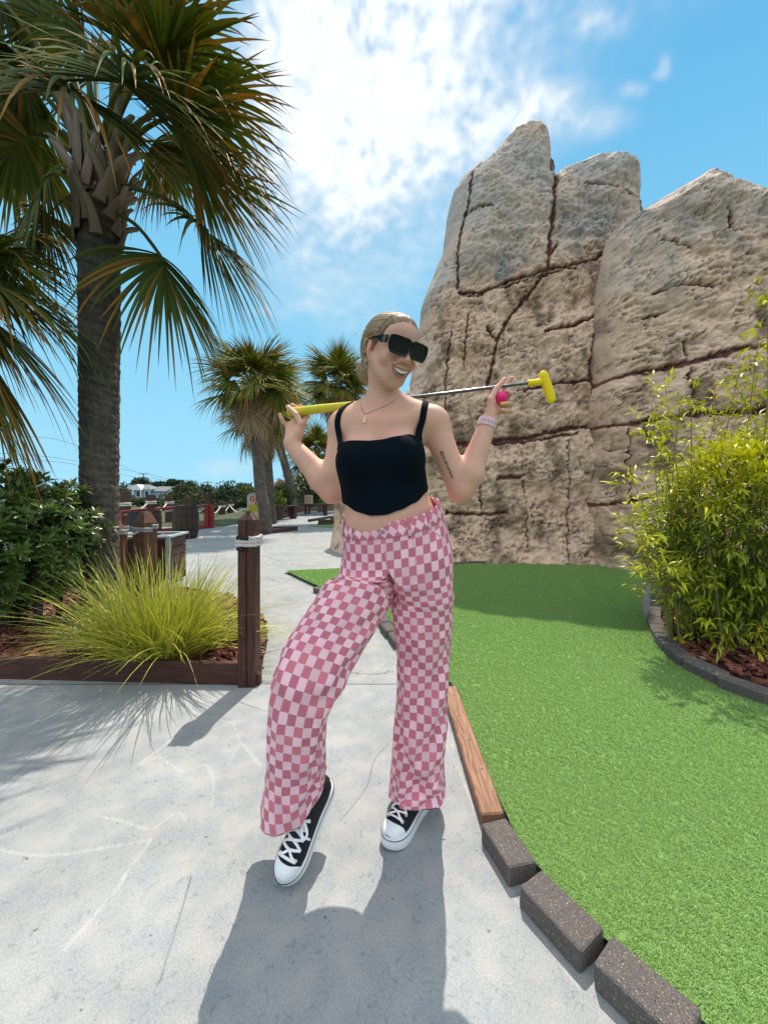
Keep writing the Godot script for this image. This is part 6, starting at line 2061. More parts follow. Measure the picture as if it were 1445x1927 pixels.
func build_top(o: Node3D) -> void:
	# bustier: rays from the middle of the chest find the skin, the cloth lies 5 mm above it
	var navy := mat(lin(0.002, 0.006, 0.011), 0.85, true)
	navy.metallic_specular = 0.2
	navy.rim_enabled = true; navy.rim = 0.06; navy.rim_tint = 0.4
	navy.heightmap_enabled = true; navy.heightmap_texture = bump_tex(341, 0.5, 2, 256); navy.heightmap_scale = 0.03
	navy.uv1_triplanar = true; navy.uv1_world_triplanar = true; navy.uv1_scale = V(25, 25, 25)
	var mb := MB.new()
	var n := 96
	var m := 34
	# [angle from the front, hem height, neckline height]
	var edge := [[-180, 1.075, 1.20], [-130, 1.075, 1.20], [-90, 1.055, 1.225], [-70, 1.045, 1.252], [-48, 1.022, 1.2535], [-25, 1.011, 1.2520], [0, 1.014, 1.2565], [25, 1.030, 1.2660], [48, 1.052, 1.2755], [70, 1.085, 1.258], [90, 1.108, 1.205], [130, 1.10, 1.20], [180, 1.075, 1.20]]
	var skinhit := func(y: float, th: float, off: float) -> Vector3:
		var c := P(722, 930, 1.362); c.y = y
		c.x = lerpf(0.006, -0.008, clampf((y - 1.0) / 0.25, 0, 1))
		var d := V(sin(th), 0, cos(th))
		var r := 0.02
		while r < 0.26:
			if torso.val(c + d * r) > off: break
			r += 0.004
		var lo := r - 0.004
		for k in 5:
			var md := (lo + r) / 2.0
			if torso.val(c + d * md) > off: r = md
			else: lo = md
		return c + d * r
	var rings := []
	for j in m + 3:
		var ring := PackedVector3Array()
		for i in n:
			var deg := -180.0 + 360.0 * i / n
			var k := 0
			while k < edge.size() - 2 and deg > edge[k + 1][0]: k += 1
			var t: float = (deg - edge[k][0]) / (edge[k + 1][0] - edge[k][0])
			t = t * t * (3.0 - 2.0 * t) * 0.5 + 0.5 * t
			var y0 := lerpf(edge[k][1], edge[k + 1][1], t); var y1 := lerpf(edge[k][2], edge[k + 1][2], t)
			var u := clampf((j - 1.0) / m, 0.0, 1.0)
			var y := lerpf(y0, y1, u)
			var off := 0.0055
			if j == 0 or j == m + 2: off = -0.002
			# boning seams
			for s in [-52.0, -20.0, 18.0, 46.0]:
				off -= 0.0022 * exp(-pow((deg - s - (u - 0.5) * 6.0 * signf(s)) / 1.6, 2.0))
			ring.append(skinhit.call(y, deg_to_rad(deg), off))
		rings.append(ring)
	# cloth bridges the hollow between the breasts
	for j in m + 3:
		var r: PackedVector3Array = rings[j]
		for pass_ in 3:
			for i in range(n / 2 - 8, n / 2 + 9):
				var av := (r[i - 1] + r[i + 1]) * 0.5
				r[i] = V(r[i].x, r[i].y, lerpf(r[i].z, maxf(r[i].z, av.z), 0.5))
		rings[j] = r
	mb.loft(rings)
	local(o, mb.mesh(), "crop_top", navy, o)
	# straps
	for q in [[[631, 838, 1.30], [630, 812, 1.315], [638, 786, 1.335], [650, 768, 1.36], [664, 757, 1.395], [672, 765, 1.44]], [[788, 824, 1.295], [791, 800, 1.315], [796, 772, 1.345], [802, 754, 1.38], [800, 760, 1.43]]]:
		var pts := []
		for w in q: pts.append(P(w[0], w[1], w[2]))
		var pp := path(pts, 26)
		var ms := MB.new()
		var rr := []
		for i in 26: pp[i] = torso.onto(pp[i], 0.0060)
		for it in 6:
			for i in range(1, 25): pp[i] = pp[i].lerp((pp[i - 1] + pp[i + 1]) / 2.0, 0.5)
		for i in 26:
			var p := pp[i]
			var nn := torso.grad(p)
			var tg := (pp[mini(i + 1, 25)] - pp[maxi(i - 1, 0)]).normalized()
			var s := nn.cross(tg).normalized() * (0.0110 + 0.009 * pow(maxf(0.0, 1.0 - i / 8.0), 2.0))
			var e := nn * 0.0014
			rr.append(PackedVector3Array([p - s - e, p - s + e, p + e * 1.6, p + s + e, p + s - e]))
		ms.loft(rr, true, true, true)
		local(o, ms.mesh(), "strap", navy, o)

func checker() -> ImageTexture:
	var n := 512
	var im := Image.create(n, n, false, Image.FORMAT_RGB8)
	var rg := rnd(351)
	var tone := []
	for k in 64: tone.append(rg.randf_range(0.94, 1.06))
	var ln := noise(352, 0.35, 2)
	for y in n:
		for x in n:
			var e := ln.get_noise_2d(x * 0.4, y * 0.4) * 1.6
			var cx := int((x + e) / 64.0) & 7; var cy := int((y - e) / 64.0) & 7
			var w := 1.0 + 0.05 * ((x + y * 2) % 4 - 1.5) * 0.5 + ln.get_noise_2d(x * 3.0, y * 0.6) * 0.10
			var c := Color(0.93, 0.745, 0.79) if (cx + cy) % 2 else Color(0.78, 0.445, 0.505)
			var k: float = w * tone[cy * 8 + cx]
			im.set_pixel(x, y, Color(c.r * k, c.g * k, c.b * k))
	return ImageTexture.create_from_image(im)

var leg_rings := []

func leg_mesh(st: Array, creases: Array, s: int, inner_sign: float) -> Array:
	# st: [S, outer vector, inner extent, front vector, back vector, grain offset]
	var rings := []
	var uvs := []
	var n := 84
	var m := 110
	var nz := noise(s, 1.0, 3)
	var run := 0.0
	var prev := Vector3.ZERO
	var total := 0.0
	for k in st.size() - 1: total += (st[k][0] as Vector3).distance_to(st[k + 1][0])
	for r in m:
		var x := float(r) / (m - 1) * (st.size() - 1)
		var k := mini(int(x), st.size() - 2)
		var t := x - k
		var q := []
		for c in 6:
			var p0 = st[maxi(k - 1, 0)][c]; var p3 = st[mini(k + 2, st.size() - 1)][c]
			if st[0][c] is Vector3: q.append((st[k][c] as Vector3).cubic_interpolate(st[k + 1][c], p0, p3, t))
			else: q.append(cubic_interpolate(st[k][c], st[k + 1][c], p0, p3, t))
		var S: Vector3 = q[0]; var X: Vector3 = q[1]; var gi: float = maxf(q[2], 0.004)
		var A := X.length()
		var Xn := X / A
		if r > 0: run += S.distance_to(prev) if k >= 3 else S.distance_to(prev) * 0.75
		prev = S
		var tt := float(r) / (m - 1)
		var ring := PackedVector3Array()
		var arc := []
		var lat := []
		for i in n:
			var th := TAU * i / n
			var c := cos(th); var sn := sin(th)
			var cc := signf(c) * pow(absf(c), 0.88); var ss := signf(sn) * pow(absf(sn), 0.88)
			var p = S + Xn * (A * cc if c > 0.0 else gi * cc) + (q[3] * ss if sn > 0.0 else q[4] * -ss)
			var out = (p - S).normalized() if (p - S).length() > 0.01 else Xn
			var deg := rad_to_deg(th)
			if deg > 270.0: deg -= 360.0
			var d := 0.0
			for cr in creases:      # [t0, deg0, t1, deg1, width, depth]
				var a := Vector2(cr[0] * 1.0, cr[1] * 0.0018); var b := Vector2(cr[2] * 1.0, cr[3] * 0.0018); var pt := Vector2(tt, deg * 0.0018)
				var u := clampf((pt - a).dot(b - a) / (b - a).length_squared(), 0.0, 1.0)
				var e = (pt - a - (b - a) * u).length() / cr[4]
				var side := signf((pt - a).cross(b - a))
				d += cr[5] * (exp(-e * e) - 0.55 * exp(-(e - 1.7) * (e - 1.7)) * (1.0 if side > 0 else 0.4)) * (0.35 + 0.65 * sin(PI * clampf(u, 0.05, 0.95)))
			var loose := smoothstep(0.32, 0.62, tt)
			d += nz.get_noise_3d(c * 1.3, sn * 1.3, tt * 4.5) * (0.003 + 0.006 * loose)
			d += nz.get_noise_3d(c * 2.6 + 9.0, sn * 2.6, tt * 14.0) * 0.0018 * (0.4 + loose)
			# hem flutes
			d += sin(th * 3.0 + s) * 0.006 * smoothstep(0.8, 1.0, tt)
			if c < 0.0 and gi < 0.06: d *= gi / 0.06
			p += out * d
			ring.append(p)
			lat.append((p - S).dot(Xn))
		# fabric coordinate: distance along the skin from the grain line down the front
		arc.resize(n + 1)
		arc[0] = 0.0
		for i in n: arc[i + 1] = arc[i] + ring[i].distance_to(ring[(i + 1) % n])
		var g: float = q[5]
		var g0 := 0.0
		for i in n / 2:
			if lat[i] >= g and lat[i + 1] < g:
				g0 = lerpf(arc[i], arc[i + 1], (lat[i] - g) / (lat[i] - lat[i + 1])); break
		var ru := []
		for i in n:
			var u: float = arc[i] - g0
			if i > n * 3 / 4: u = arc[i] - arc[n] - g0
			ru.append(Vector2(u * inner_sign, run) / (8.0 * 0.0238))
		rings.append(ring); uvs.append(ru)
	# turn the hem in
	var last: PackedVector3Array = rings[-1]
	var mid := Vector3.ZERO
	for p in last: mid += p
	mid /= n
	for e in [[0.97, 0.003], [0.93, 0.018], [0.84, 0.035]]:
		var ring := PackedVector3Array()
		var back: PackedVector3Array = rings[m - 1]
		for p in back: ring.append(mid + (p - mid) * e[0] + V(0, e[1], 0))
		rings.append(ring); uvs.append(uvs[m - 1])
	var mb := MB.new()
	mb.loft(rings, true, false, false, [], uvs)
	# the seam column at the back: texture coordinates jump there, so give the wrap its own vertices
	return [mb.mesh(), rings]

func build_trousers(o: Node3D) -> void:
	var tex := checker()
	var m := mat(Color.WHITE, 0.85, false)
	m.albedo_texture = tex
	m.rim_enabled = true; m.rim = 0.15
	var Xp := V(0.955, 0.135, 0.25).normalized()
	var Fp := V(-0.28, -0.42, 0.90).normalized(); var Bp := V(0.24, 0.30, -0.92).normalized()
	var W0 := V(0.0248, 1.0285, -1.36)
	var W1 := V(0.0285, 0.990, -1.356)
	var H := V(0.0386, 0.865, -1.35)
	var E := func(ou: float, ov: float, iu: float, iv: float, d: float, dd: float, dir: Vector3, bf: float, bb: float, lift := 0.0) -> Array:
		var a := P(ou, ov, d); var b := P(iu, iv, d + dd)
		var S := (a + b) / 2.0
		var xo := a - S
		var fr := xo.cross(dir).normalized()
		if fr.z < 0.0: fr = -fr
		return [S, xo, xo.length(), fr * bf + V(0, lift, 0), -fr * bb - V(0, lift * 0.3, 0), 0.0]
	var Fh := V(-0.2, -0.22, 0.95).normalized()
	var B := [[W0, Xp * 0.160, 0.004, Fp * 0.106, Bp * 0.10, 0.088], [W1, Xp * 0.172, 0.004, Fp * 0.113, Bp * 0.11, 0.090], [H, Xp * 0.196, 0.004, Fh * 0.118, Bp * 0.13, 0.090],
		[V(0.078, 0.800, -1.345), V(0.150, 0.014, 0.030), 0.050, V(-0.012, -0.02, 0.114), V(0.01, 0, -0.125), 0.050],
		[V(0.128, 0.735, -1.34), V(0.104, 0.006, 0.015), 0.105, V(0, -0.01, 0.108), V(0, 0, -0.115), 0.004],
		E.call(849, 1150, 737, 1152, 1.34, 0.0, V(0, -1, 0), 0.100, 0.105), E.call(843, 1250, 747, 1250, 1.335, 0.0, V(0, -1, 0), 0.090, 0.095), E.call(837, 1350, 746, 1350, 1.33, 0.0, V(0, -1, 0), 0.086, 0.09), E.call(836, 1430, 737, 1432, 1.33, 0.0, V(0, -1, 0), 0.088, 0.10), E.call(835, 1499, 731, 1500, 1.33, 0.0, V(0, -1, 0), 0.092, 0.115, 0.030)]
	var td := (P(560, 1265, 1.14) - P(690, 1060, 1.34)).normalized()
	var sd := (P(548, 1500, 1.17) - P(560, 1290, 1.14)).normalized()
	var A := [[W0, -Xp * 0.160, 0.004, Fp * 0.106, Bp * 0.10, 0.088], [W1, -Xp * 0.172, 0.004, Fp * 0.113, Bp * 0.11, 0.090], [H, -Xp * 0.194, 0.004, Fh * 0.118, Bp * 0.13, 0.090],
		[V(-0.010, 0.805, -1.335), V(-0.150, -0.012, -0.02), 0.050, V(-0.03, 0.0, 0.112), V(0.02, 0, -0.13), 0.048],
		E.call(612, 1100, 737, 1128, 1.29, 0.0, td, 0.095, 0.115), E.call(577, 1152, 703, 1192, 1.235, 0.0, td, 0.088, 0.105), E.call(537, 1212, 664, 1258, 1.18, 0.0, td, 0.084, 0.095), E.call(512, 1272, 637, 1310, 1.135, 0.01, (td + sd).normalized(), 0.080, 0.090),
		E.call(508, 1340, 615, 1352, 1.13, 0.01, sd, 0.080, 0.09), E.call(504, 1400, 612, 1408, 1.14, 0.01, sd, 0.082, 0.09), E.call(497, 1470, 610, 1450, 1.15, 0.015, sd, 0.085, 0.095), E.call(488, 1538, 608, 1468, 1.155, 0.03, sd, 0.088, 0.10, -0.012)]
	var rb := leg_mesh(B, [[0.42, 165, 0.35, 95, 0.018, -0.010], [0.46, 165, 0.43, 100, 0.016, -0.006], [0.36, 60, 0.43, 130, 0.02, -0.005], [0.62, 30, 0.76, 120, 0.026, -0.016], [0.72, 20, 0.86, 110, 0.024, -0.014], [0.80, 150, 0.97, 70, 0.026, -0.018], [0.86, 60, 0.98, 130, 0.022, -0.012], [0.60, 140, 0.70, 80, 0.024, -0.010], [0.95, 20, 0.99, 100, 0.02, -0.010], [0.66, 165, 0.9, 140, 0.024, -0.010]], 361, -1.0)
	local(o, rb[0], "trouser_leg", m, o)
	var ra := leg_mesh(A, [[0.285, 35, 0.375, 165, 0.014, -0.024], [0.315, 25, 0.365, 110, 0.012, -0.014], [0.345, 15, 0.385, 80, 0.012, -0.009], [0.42, 165, 0.47, 110, 0.02, -0.008], [0.5, 160, 0.64, 130, 0.022, -0.010], [0.62, 150, 0.66, 90, 0.018, -0.008], [0.66, 165, 0.98, 128, 0.03, -0.016], [0.80, 150, 0.88, 95, 0.02, -0.006], [0.9, 160, 0.95, 100, 0.02, -0.008], [0.62, 20, 0.68, 70, 0.02, -0.007]], 362, 1.0)
	local(o, ra[0], "trouser_leg", m, o)
	leg_rings = [ra[1], rb[1]]
	var at := func(leg: int, t: float, deg: float, off: float) -> Vector3:
		var R: Array = leg_rings[leg]
		var r: PackedVector3Array = R[clampi(int(round(t * 109.0)), 0, 109)]
		var x := fposmod(deg / 360.0 * 84.0, 84.0)
		var i := int(x)
		var p := r[i].lerp(r[(i + 1) % 84], x - i)
		var mid := Vector3.ZERO
		for q in r: mid += q
		mid /= 84.0
		return p + (p - mid).normalized() * off
	# waistband
	var mw := MB.new()
	var rings := []
	var uvs := []
	for q in [[0.006, 0.996], [0.008, 1.018], [0.007, 1.034], [-0.016, 1.045], [-0.030, 1.035], [-0.032, 0.99]]:
		var ring := PackedVector3Array()
		var ru := []
		var arc := 0.0
		for i in 96:
			var th := TAU * i / 96.0
			var c := signf(cos(th)) * pow(absf(cos(th)), 0.88); var s := signf(sin(th)) * pow(absf(sin(th)), 0.88)
			var k: float = clampf((0.008 - q[0]) / 0.04, 0.0, 1.0)
			var S := W0.lerp(W1, k)
			var p = S + Xp * lerpf(0.160, 0.172, k) * c * q[1] + (Fp * lerpf(0.106, 0.113, k) * s if s > 0 else Bp * lerpf(0.10, 0.11, k) * -s) * q[1] + V(0, q[0] * 0.25 + 0.001, 0)
			ring.append(p)
			if i > 0: arc += p.distance_to(ring[i - 1])
			ru.append(Vector2(arc * 0.8 + q[0] * 0.8, arc * 0.8 - q[0] * 0.8) / (8.0 * 0.0238))
		rings.append(ring); uvs.append(ru)
	mw.loft(rings, true, false, false, [], uvs)
	local(o, mw.mesh(), "waistband", m, o)
	# button, loops, seams
	var front := W0.lerp(W1, 0.55) + Fp * 0.1155
	var mbt := MB.new()
	var bz := Fp
	mbt.tube(PackedVector3Array([front, front + bz * 0.003, front + bz * 0.0045, front + bz * 0.005]), [0.0085, 0.0085, 0.0072, 0.003], 20)
	var silver := mat(lin(0.45, 0.44, 0.42), 0.35); silver.metallic = 0.9
	local(o, mbt.mesh(), "button", silver, o)
	for q in [38.0, 62.0, 128.0, 150.0]:
		var ml := MB.new()
		var th := deg_to_rad(q)
		var p0 := W0 + Xp * 0.171 * cos(th) + Fp * 0.1105 * sin(th) + V(0, 0.003, 0)
		var p1 := W1 + Xp * 0.181 * cos(th) + Fp * 0.1185 * sin(th) + V(0, -0.008, 0)
		var out := (Xp * cos(th) + Fp * sin(th)).normalized()
		var sdv := (p1 - p0).cross(out).normalized() * 0.0055
		var rr := []
		var us := []
		for k in [[p0 - out * 0.004, 0.0], [p0 + out * 0.004, 0.1], [p0.lerp(p1, 0.5) + out * 0.005, 0.5], [p1 + out * 0.004, 0.9], [p1 - out * 0.003, 1.0]]:
			rr.append(PackedVector3Array([k[0] - sdv - out * 0.001, k[0] - sdv + out * 0.001, k[0] + sdv + out * 0.001, k[0] + sdv - out * 0.001]))
			us.append([Vector2(0.01, k[1] * 0.2), Vector2(0.01, k[1] * 0.2), Vector2(0.06, k[1] * 0.2), Vector2(0.06, k[1] * 0.2)])
		ml.loft(rr, true, true, true, [], us)
		local(o, ml.mesh(), "belt_loop", m, o)
	var pink := mat(lin(0.62, 0.30, 0.36), 0.85)
	var seams := [[1, [[0.12, 90], [0.18, 90], [0.25, 91], [0.30, 96]], 0.0013], [1, [[0.13, 62], [0.19, 64], [0.25, 72], [0.29, 86]], 0.0010], [1, [[0.125, 40], [0.15, 30], [0.165, 18], [0.165, 4]], 0.0014], [0, [[0.125, 40], [0.15, 30], [0.165, 18], [0.165, 4]], 0.0014], [1, [[0.14, 2], [0.3, 2], [0.6, 3], [0.98, 2]], 0.0014], [0, [[0.40, 172], [0.55, 165], [0.75, 160], [0.98, 158]], 0.0014]]
	for s in seams:
		var pts := []
		for q in s[1]: pts.append(q)
		var p := PackedVector3Array()
		for i in 40:
			var x := i / 39.0 * (pts.size() - 1)
			var k := mini(int(x), pts.size() - 2)
			p.append(at.call(s[0], lerpf(pts[k][0], pts[k + 1][0], x - k), lerpf(pts[k][1], pts[k + 1][1], x - k), 0.0004))
		var ms := MB.new()
		ms.tube(p, s[2], 5, true)
		local(o, ms.mesh(), "seam", pink, o)
	# lace tie at the hip
	var tie := MB.new()
	for k in 3:
		tie.tube(path([P(817, 938, 1.36), P(826, 940 + k, 1.37), P(829 - k * 2, 950 + k * 3, 1.37), P(824 - k, 960 + k, 1.36)], 14), 0.0022, 5)
	local(o, tie.mesh(), "lace_tie", pink, o)

func build_sneakers(o: Node3D) -> void:
	# toe, heel on the ground plane or above it
	sneaker(o, V(0.008, 0.0, -1.186), V(0.150, 0.0, -1.400), 0.0)
	sneaker(o, V(-0.278, 0.004, -1.080), V(-0.176, 0.150, -1.268), -0.22)

func sneaker(o: Node3D, toe: Vector3, heel: Vector3, roll: float) -> void:
	var L := 0.262
	var z := (toe - heel).normalized()
	var x := Vector3.UP.cross(z).normalized()
	var y := z.cross(x)
	var bs := Basis(x, y, z) * Basis(V(0, 0, 1), roll)
	var shoe := Node3D.new()
	shoe.name = "sneaker"
	shoe.transform = o.transform.affine_inverse() * Transform3D(bs, toe - bs * V(0, 0, L))
	o.add_child(shoe, true)
	var rubber := mat(lin(0.76, 0.78, 0.80), 0.5); var black := mat(lin(0.010, 0.011, 0.013), 0.8); var line := mat(lin(0.012, 0.012, 0.016), 0.5); var lace := mat(lin(0.80, 0.80, 0.82), 0.8); var cap := mat(lin(0.78, 0.80, 0.83), 0.35)
	var key := [[0.0, 0.004], [0.006, 0.020], [0.02, 0.030], [0.05, 0.035], [0.10, 0.0345], [0.15, 0.039], [0.19, 0.0432], [0.215, 0.0420], [0.237, 0.0355], [0.252, 0.024], [0.259, 0.013], [0.262, 0.004]]
	var wid := func(zz: float) -> float:
		for k in key.size() - 1:
			if zz <= key[k + 1][0]: return lerpf(key[k][1], key[k + 1][1], (zz - key[k][0]) / (key[k + 1][0] - key[k][0]))
		return 0.0
	var loop := func(grow: float, yy: Callable) -> PackedVector3Array:
		var r := PackedVector3Array()
		for k in key.size(): r.append(V(key[k][1] + grow, yy.call(key[k][0]), key[k][0] + grow * (key[k][0] / L * 2.0 - 1.0)))
		for k in range(key.size() - 1, -1, -1): r.append(V(-key[k][1] - grow, yy.call(key[k][0]), key[k][0] + grow * (key[k][0] / L * 2.0 - 1.0)))
		var s := []
		for p in r: s.append(p)
		s.append(r[0])
		var pp := path(s, 97)
		pp.resize(96)
		return pp
	var bot := func(zz: float) -> float: return 0.010 * pow(maxf(0.0, (zz - 0.19) / 0.072), 2.0)
	var top := func(zz: float) -> float: return 0.040 + 0.004 * pow(maxf(0.0, (zz - 0.20) / 0.06), 2.0)
	var rings := []
	for q in [[0.0, -0.003], [0.08, 0.0005], [0.5, 0.001], [0.88, 0.0], [1.0, -0.003]]:
		rings.append(loop.call(q[1], func(zz): return lerpf(bot.call(zz), top.call(zz), q[0])))
	var mb := MB.new()
	mb.loft(rings, true, true, true)
	part("sole", mb.mesh(), rubber, shoe)
	for q in [[0.80, 0.845], [0.20, 0.23]]:
		mb = MB.new()
		mb.loft([loop.call(0.0004, func(zz): return lerpf(bot.call(zz), top.call(zz), q[0])), loop.call(0.0016, func(zz): return lerpf(bot.call(zz), top.call(zz), q[0] + 0.008)), loop.call(0.0016, func(zz): return lerpf(bot.call(zz), top.call(zz), q[1] - 0.008)), loop.call(0.0004, func(zz): return lerpf(bot.call(zz), top.call(zz), q[1]))])
		if q[0] > 0.5: part("pinstripe", mb.mesh(), line, shoe)
	# upper: height of the ridge above the sole
	var hk := [[0.004, 0.030], [0.012, 0.052], [0.03, 0.064], [0.07, 0.066], [0.11, 0.066], [0.14, 0.060], [0.17, 0.048], [0.20, 0.034], [0.225, 0.027], [0.245, 0.019], [0.256, 0.009]]
	var hgt := func(zz: float) -> float:
		for k in hk.size() - 1:
			if zz <= hk[k + 1][0]: return lerpf(hk[k][1], hk[k + 1][1], clampf((zz - hk[k][0]) / (hk[k + 1][0] - hk[k][0]), 0, 1))
		return 0.004
	var up := func(zz: float, deg: float, off: float) -> Vector3:
		var th := deg_to_rad(deg)
		var w: float = wid.call(zz) - 0.005
		var h: float = hgt.call(zz)
		var yb: float = top.call(zz) - 0.004
		var c := cos(th); var s := sin(th)
		return V(signf(c) * pow(absf(c), 0.75) * (w + off), yb + pow(s, 0.80) * (h + off + 0.004), zz + (off if zz > 0.2 else 0.0))
	mb = MB.new()
	rings = []
	for k in 40:
		var zz: float = 0.0045 + k / 39.0 * 0.250
		var r := PackedVector3Array()
		for j in 25: r.append(up.call(zz, j * 7.5, 0.0))
		rings.append(r)
	mb.loft(rings, false)
	part("upper", mb.mesh(), black, shoe)
	mb = MB.new()
	rings = []
	for k in 16:
		var r := PackedVector3Array()
		for j in 25:
			var deg := j * 7.5
			var z0 := 0.2275 - 0.014 * pow(absf(cos(deg_to_rad(deg))), 2.0)
			r.append(up.call(lerpf(z0, 0.2565, k / 15.0), deg, 0.0016 if k > 0 else 0.0))
		rings.append(r)
	mb.loft(rings, false)
	part("toe_cap", mb.mesh(), cap, shoe)
	# white stitching beside the lacing
	# tongue edge and laces
	mb = MB.new()
	rings = []
	for k in 12:
		var zz: float = 0.110 + k / 11.0 * 0.108
		var r := PackedVector3Array()
		for j in 7: r.append(up.call(zz, 72 + j * 6.0, 0.0022))
		rings.append(r)
	mb.loft(rings, false)
	part("tongue", mb.mesh(), mat(lin(0.022, 0.023, 0.026), 0.85), shoe)
	var rows := [0.210, 0.189, 0.168, 0.147, 0.127]
	for k in 5:
		for sd in [-1, 1]:
			var e: Vector3 = up.call(rows[k], 90 + sd * 33.0, 0.0012)
			var nrm: Vector3 = (up.call(rows[k], 90 + sd * 33.0, 0.01) - e).normalized()
			var m2 := MB.new()
			var c := PackedVector3Array()
			var t1 := nrm.cross(V(0, 0, 1)).normalized(); var t2 := nrm.cross(t1)
			for j in 15: c.append(e + (t1 * cos(TAU * j / 14.0) + t2 * sin(TAU * j / 14.0)) * 0.0040)
			m2.tube(c, 0.0012, 5, false)
			part("eyelet", m2.mesh(), cap, shoe)
			if k < 4:
				var pl := []
				for j in 7:
					var u := j / 6.0
					pl.append(up.call(lerpf(rows[k], rows[k + 1], u), 90 + sd * lerpf(33.0, -33.0, u), 0.0042 + 0.003 * sin(PI * u) + (0.0012 if sd > 0 else 0.0)))
				var m3 := MB.new()
				flat_lace(m3, path(pl, 16), 0.0036, 0.0014)
				part("lace", m3.mesh(), lace, shoe)
	var m4 := MB.new()
	var pl := []
	for j in 7: pl.append(up.call(rows[0], 90 - 33.0 + 11.0 * j, 0.0045 + 0.002 * sin(PI * j / 6.0)))
	flat_lace(m4, path(pl, 14), 0.0036, 0.0014)
	part("lace", m4.mesh(), lace, shoe)
	# bow
	for q in [[1, 0.020, 0.030], [-1, 0.024, 0.026]]:
		var c0: Vector3 = up.call(0.128, 90, 0.008)
		var s: float = q[0]
		m4 = MB.new()
		flat_lace(m4, path([c0, c0 + V(0.018 * s, 0.004, 0.010), c0 + V(0.034 * s, -0.006, 0.026), c0 + V(0.030 * s, -0.010, 0.040), c0 + V(0.014 * s, -0.004, 0.024), c0 + V(0, 0.002, 0.002)], 22), 0.0034, 0.0013)
		part("bow_loop", m4.mesh(), lace, shoe)
		m4 = MB.new()
		flat_lace(m4, path([c0, c0 + V(0.014 * s, 0.002, 0.014), c0 + V(0.020 * s, -0.012, 0.034), c0 + V(0.040 * s, -0.034, 0.030)], 16), 0.0030, 0.0013)
		part("lace_end", m4.mesh(), lace, shoe)

func flat_lace(mb: MB, p: PackedVector3Array, w: float, t: float) -> void:
	var rings := []
	var n := p.size()
	for i in n:
		var tg := (p[mini(i + 1, n - 1)] - p[maxi(i - 1, 0)]).normalized()
		var s := tg.cross(Vector3.UP).normalized()
		var u := s.cross(tg)
		rings.append(PackedVector3Array([p[i] - s * w, p[i] - s * w * 0.7 + u * t, p[i] + s * w * 0.7 + u * t, p[i] + s * w, p[i] + s * w * 0.7 - u * t, p[i] - s * w * 0.7 - u * t]))
	mb.loft(rings, true, true, true)

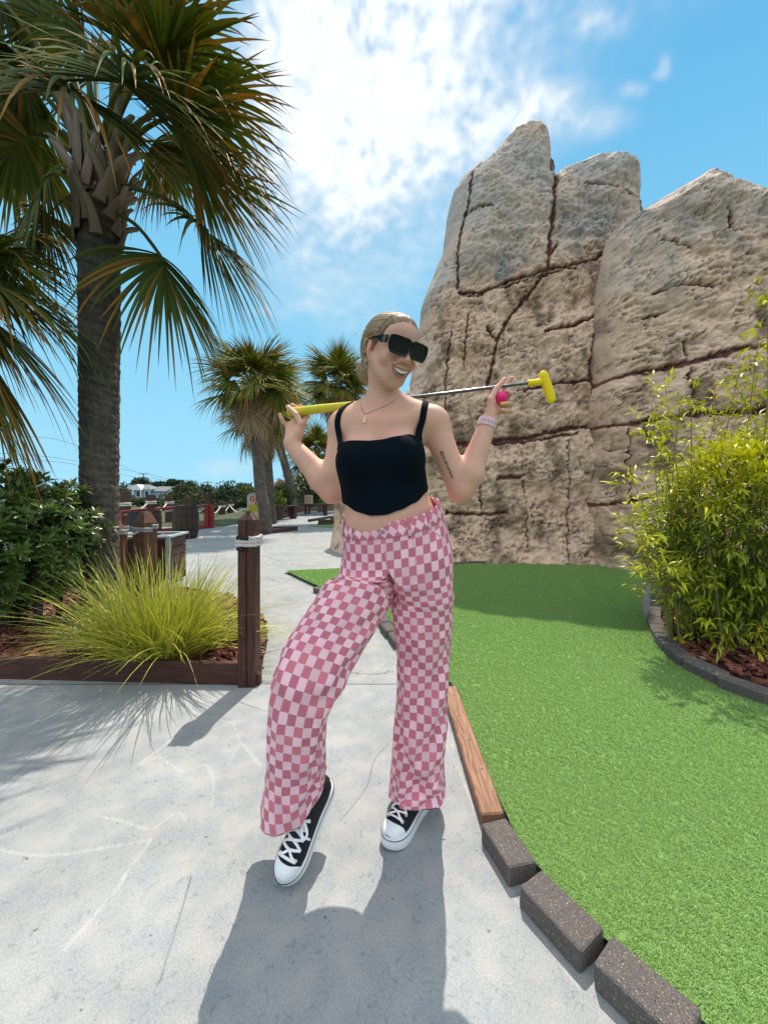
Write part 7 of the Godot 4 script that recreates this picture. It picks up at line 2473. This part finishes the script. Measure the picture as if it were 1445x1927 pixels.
func build_trinkets(o: Node3D) -> void:
	# necklace with a small bar pendant
	var gold := mat(lin(0.85, 0.62, 0.34), 0.25); gold.metallic = 0.85
	var pts := []
	for q in [[676, 752, 1.345], [680, 766, 1.320], [686, 778, 1.305], [700, 774, 1.300], [716, 768, 1.300], [735, 758, 1.305], [747, 749, 1.32]]: pts.append(body.onto(P(q[0], q[1], q[2]), 0.001))
	var mb := MB.new()
	mb.tube(path(pts, 40), 0.0009, 5)
	local(o, mb.mesh(), "necklace", mat(lin(0.45, 0.25, 0.18), 0.4), o)
	var c := body.onto(P(686, 790, 1.29), 0.004)
	mb = MB.new()
	mb.box(Transform3D(Basis(V(0, 0, 1), -0.22), c), V(0.010, 0.021, 0.0022), 0.0008)
	local(o, mb.mesh(), "pendant", gold, o)
	# pink sports band with slots and a pin
	var a := P(913.5, 806, 1.385); var b := P(919, 788, 1.388)
	var ax := (b - a).normalized()
	var u := ax.cross(V(0, 0, 1)).normalized(); var w := u.cross(ax)
	mb = MB.new()
	var rings := []
	for k in 2:
		var p := a.lerp(b, k)
	for q in [[0.12, 0.0300], [0.10, 0.0325], [0.14, 0.0335], [0.86, 0.0328], [0.90, 0.0318], [0.88, 0.0285]]:
		var ring := PackedVector3Array()
		for k in 48: ring.append(a.lerp(b, q[0]) + (u * cos(TAU * k / 48.0) + w * sin(TAU * k / 48.0)) * q[1])
		rings.append(ring)
	mb.loft(rings)
	local(o, mb.mesh(), "watch_band", mat(lin(0.74, 0.50, 0.55), 0.55), o)
	var dark := mat(lin(0.14, 0.08, 0.09), 0.6)
	for deg in [40.0, 57.0, 74.0, 100.0, 117.0, 134.0]:
		var th := deg_to_rad(deg)
		var d := u * cos(th) + w * sin(th)
		mb = MB.new()
		var p := a.lerp(b, 0.5) + d * 0.0327
		mb.box(Transform3D(Basis(ax, d, ax.cross(d)), p), V(0.008, 0.0022, 0.0028), 0.0008)
		local(o, mb.mesh(), "slot", dark, o)
	mb = MB.new()
	var th := deg_to_rad(88.0)
	var d := u * cos(th) + w * sin(th)
	mb.ball(Transform3D(Basis().scaled(V(0.0042, 0.0042, 0.0042)), a.lerp(b, 0.5) + d * 0.0325), 12)
	local(o, mb.mesh(), "pin", mat(lin(0.7, 0.62, 0.60), 0.3), o)
	# lettering on the inner arm
	var tm := TextMesh.new()
	var f := SystemFont.new()
	f.font_names = PackedStringArray(["Droid Serif"]); f.font_italic = true; f.font_weight = 700
	tm.font = f; tm.text = "We're all mad here"; tm.font_size = 24; tm.pixel_size = 0.014 / 24.0; tm.depth = 0.0004; tm.curve_step = 3.0
	var arr := tm.surface_get_arrays(0)
	var vs: PackedVector3Array = arr[Mesh.ARRAY_VERTEX]
	var p0 := P(827, 850, 1.32); var p1 := P(848, 901, 1.32)
	var len_ := p0.distance_to(p1)
	var t := (p1 - p0).normalized()
	var sidev := t.cross(V(0, 0, 1)).normalized()
	if sidev.x < 0: sidev = -sidev
	var lo := 1e9; var hi := -1e9
	for v in vs: lo = minf(lo, v.x); hi = maxf(hi, v.x)
	for i in vs.size():
		var v := vs[i]
		var q := p0 + t * ((v.x - lo) / (hi - lo)) * len_ + sidev * (v.y * 1.5)
		vs[i] = body.onto(q + V(0, 0, 0.01), 0.0006 + v.z)
	arr[Mesh.ARRAY_VERTEX] = vs
	var am := ArrayMesh.new()
	am.add_surface_from_arrays(Mesh.PRIMITIVE_TRIANGLES, arr)
	local(o, am, "arm_lettering", mat(lin(0.035, 0.03, 0.035), 0.7), o)

func _ready() -> void:
	build_camera_and_light()
	build_ground()
	build_rock()
	build_background()
	build_palms()
	build_shrubs()
	build_person()
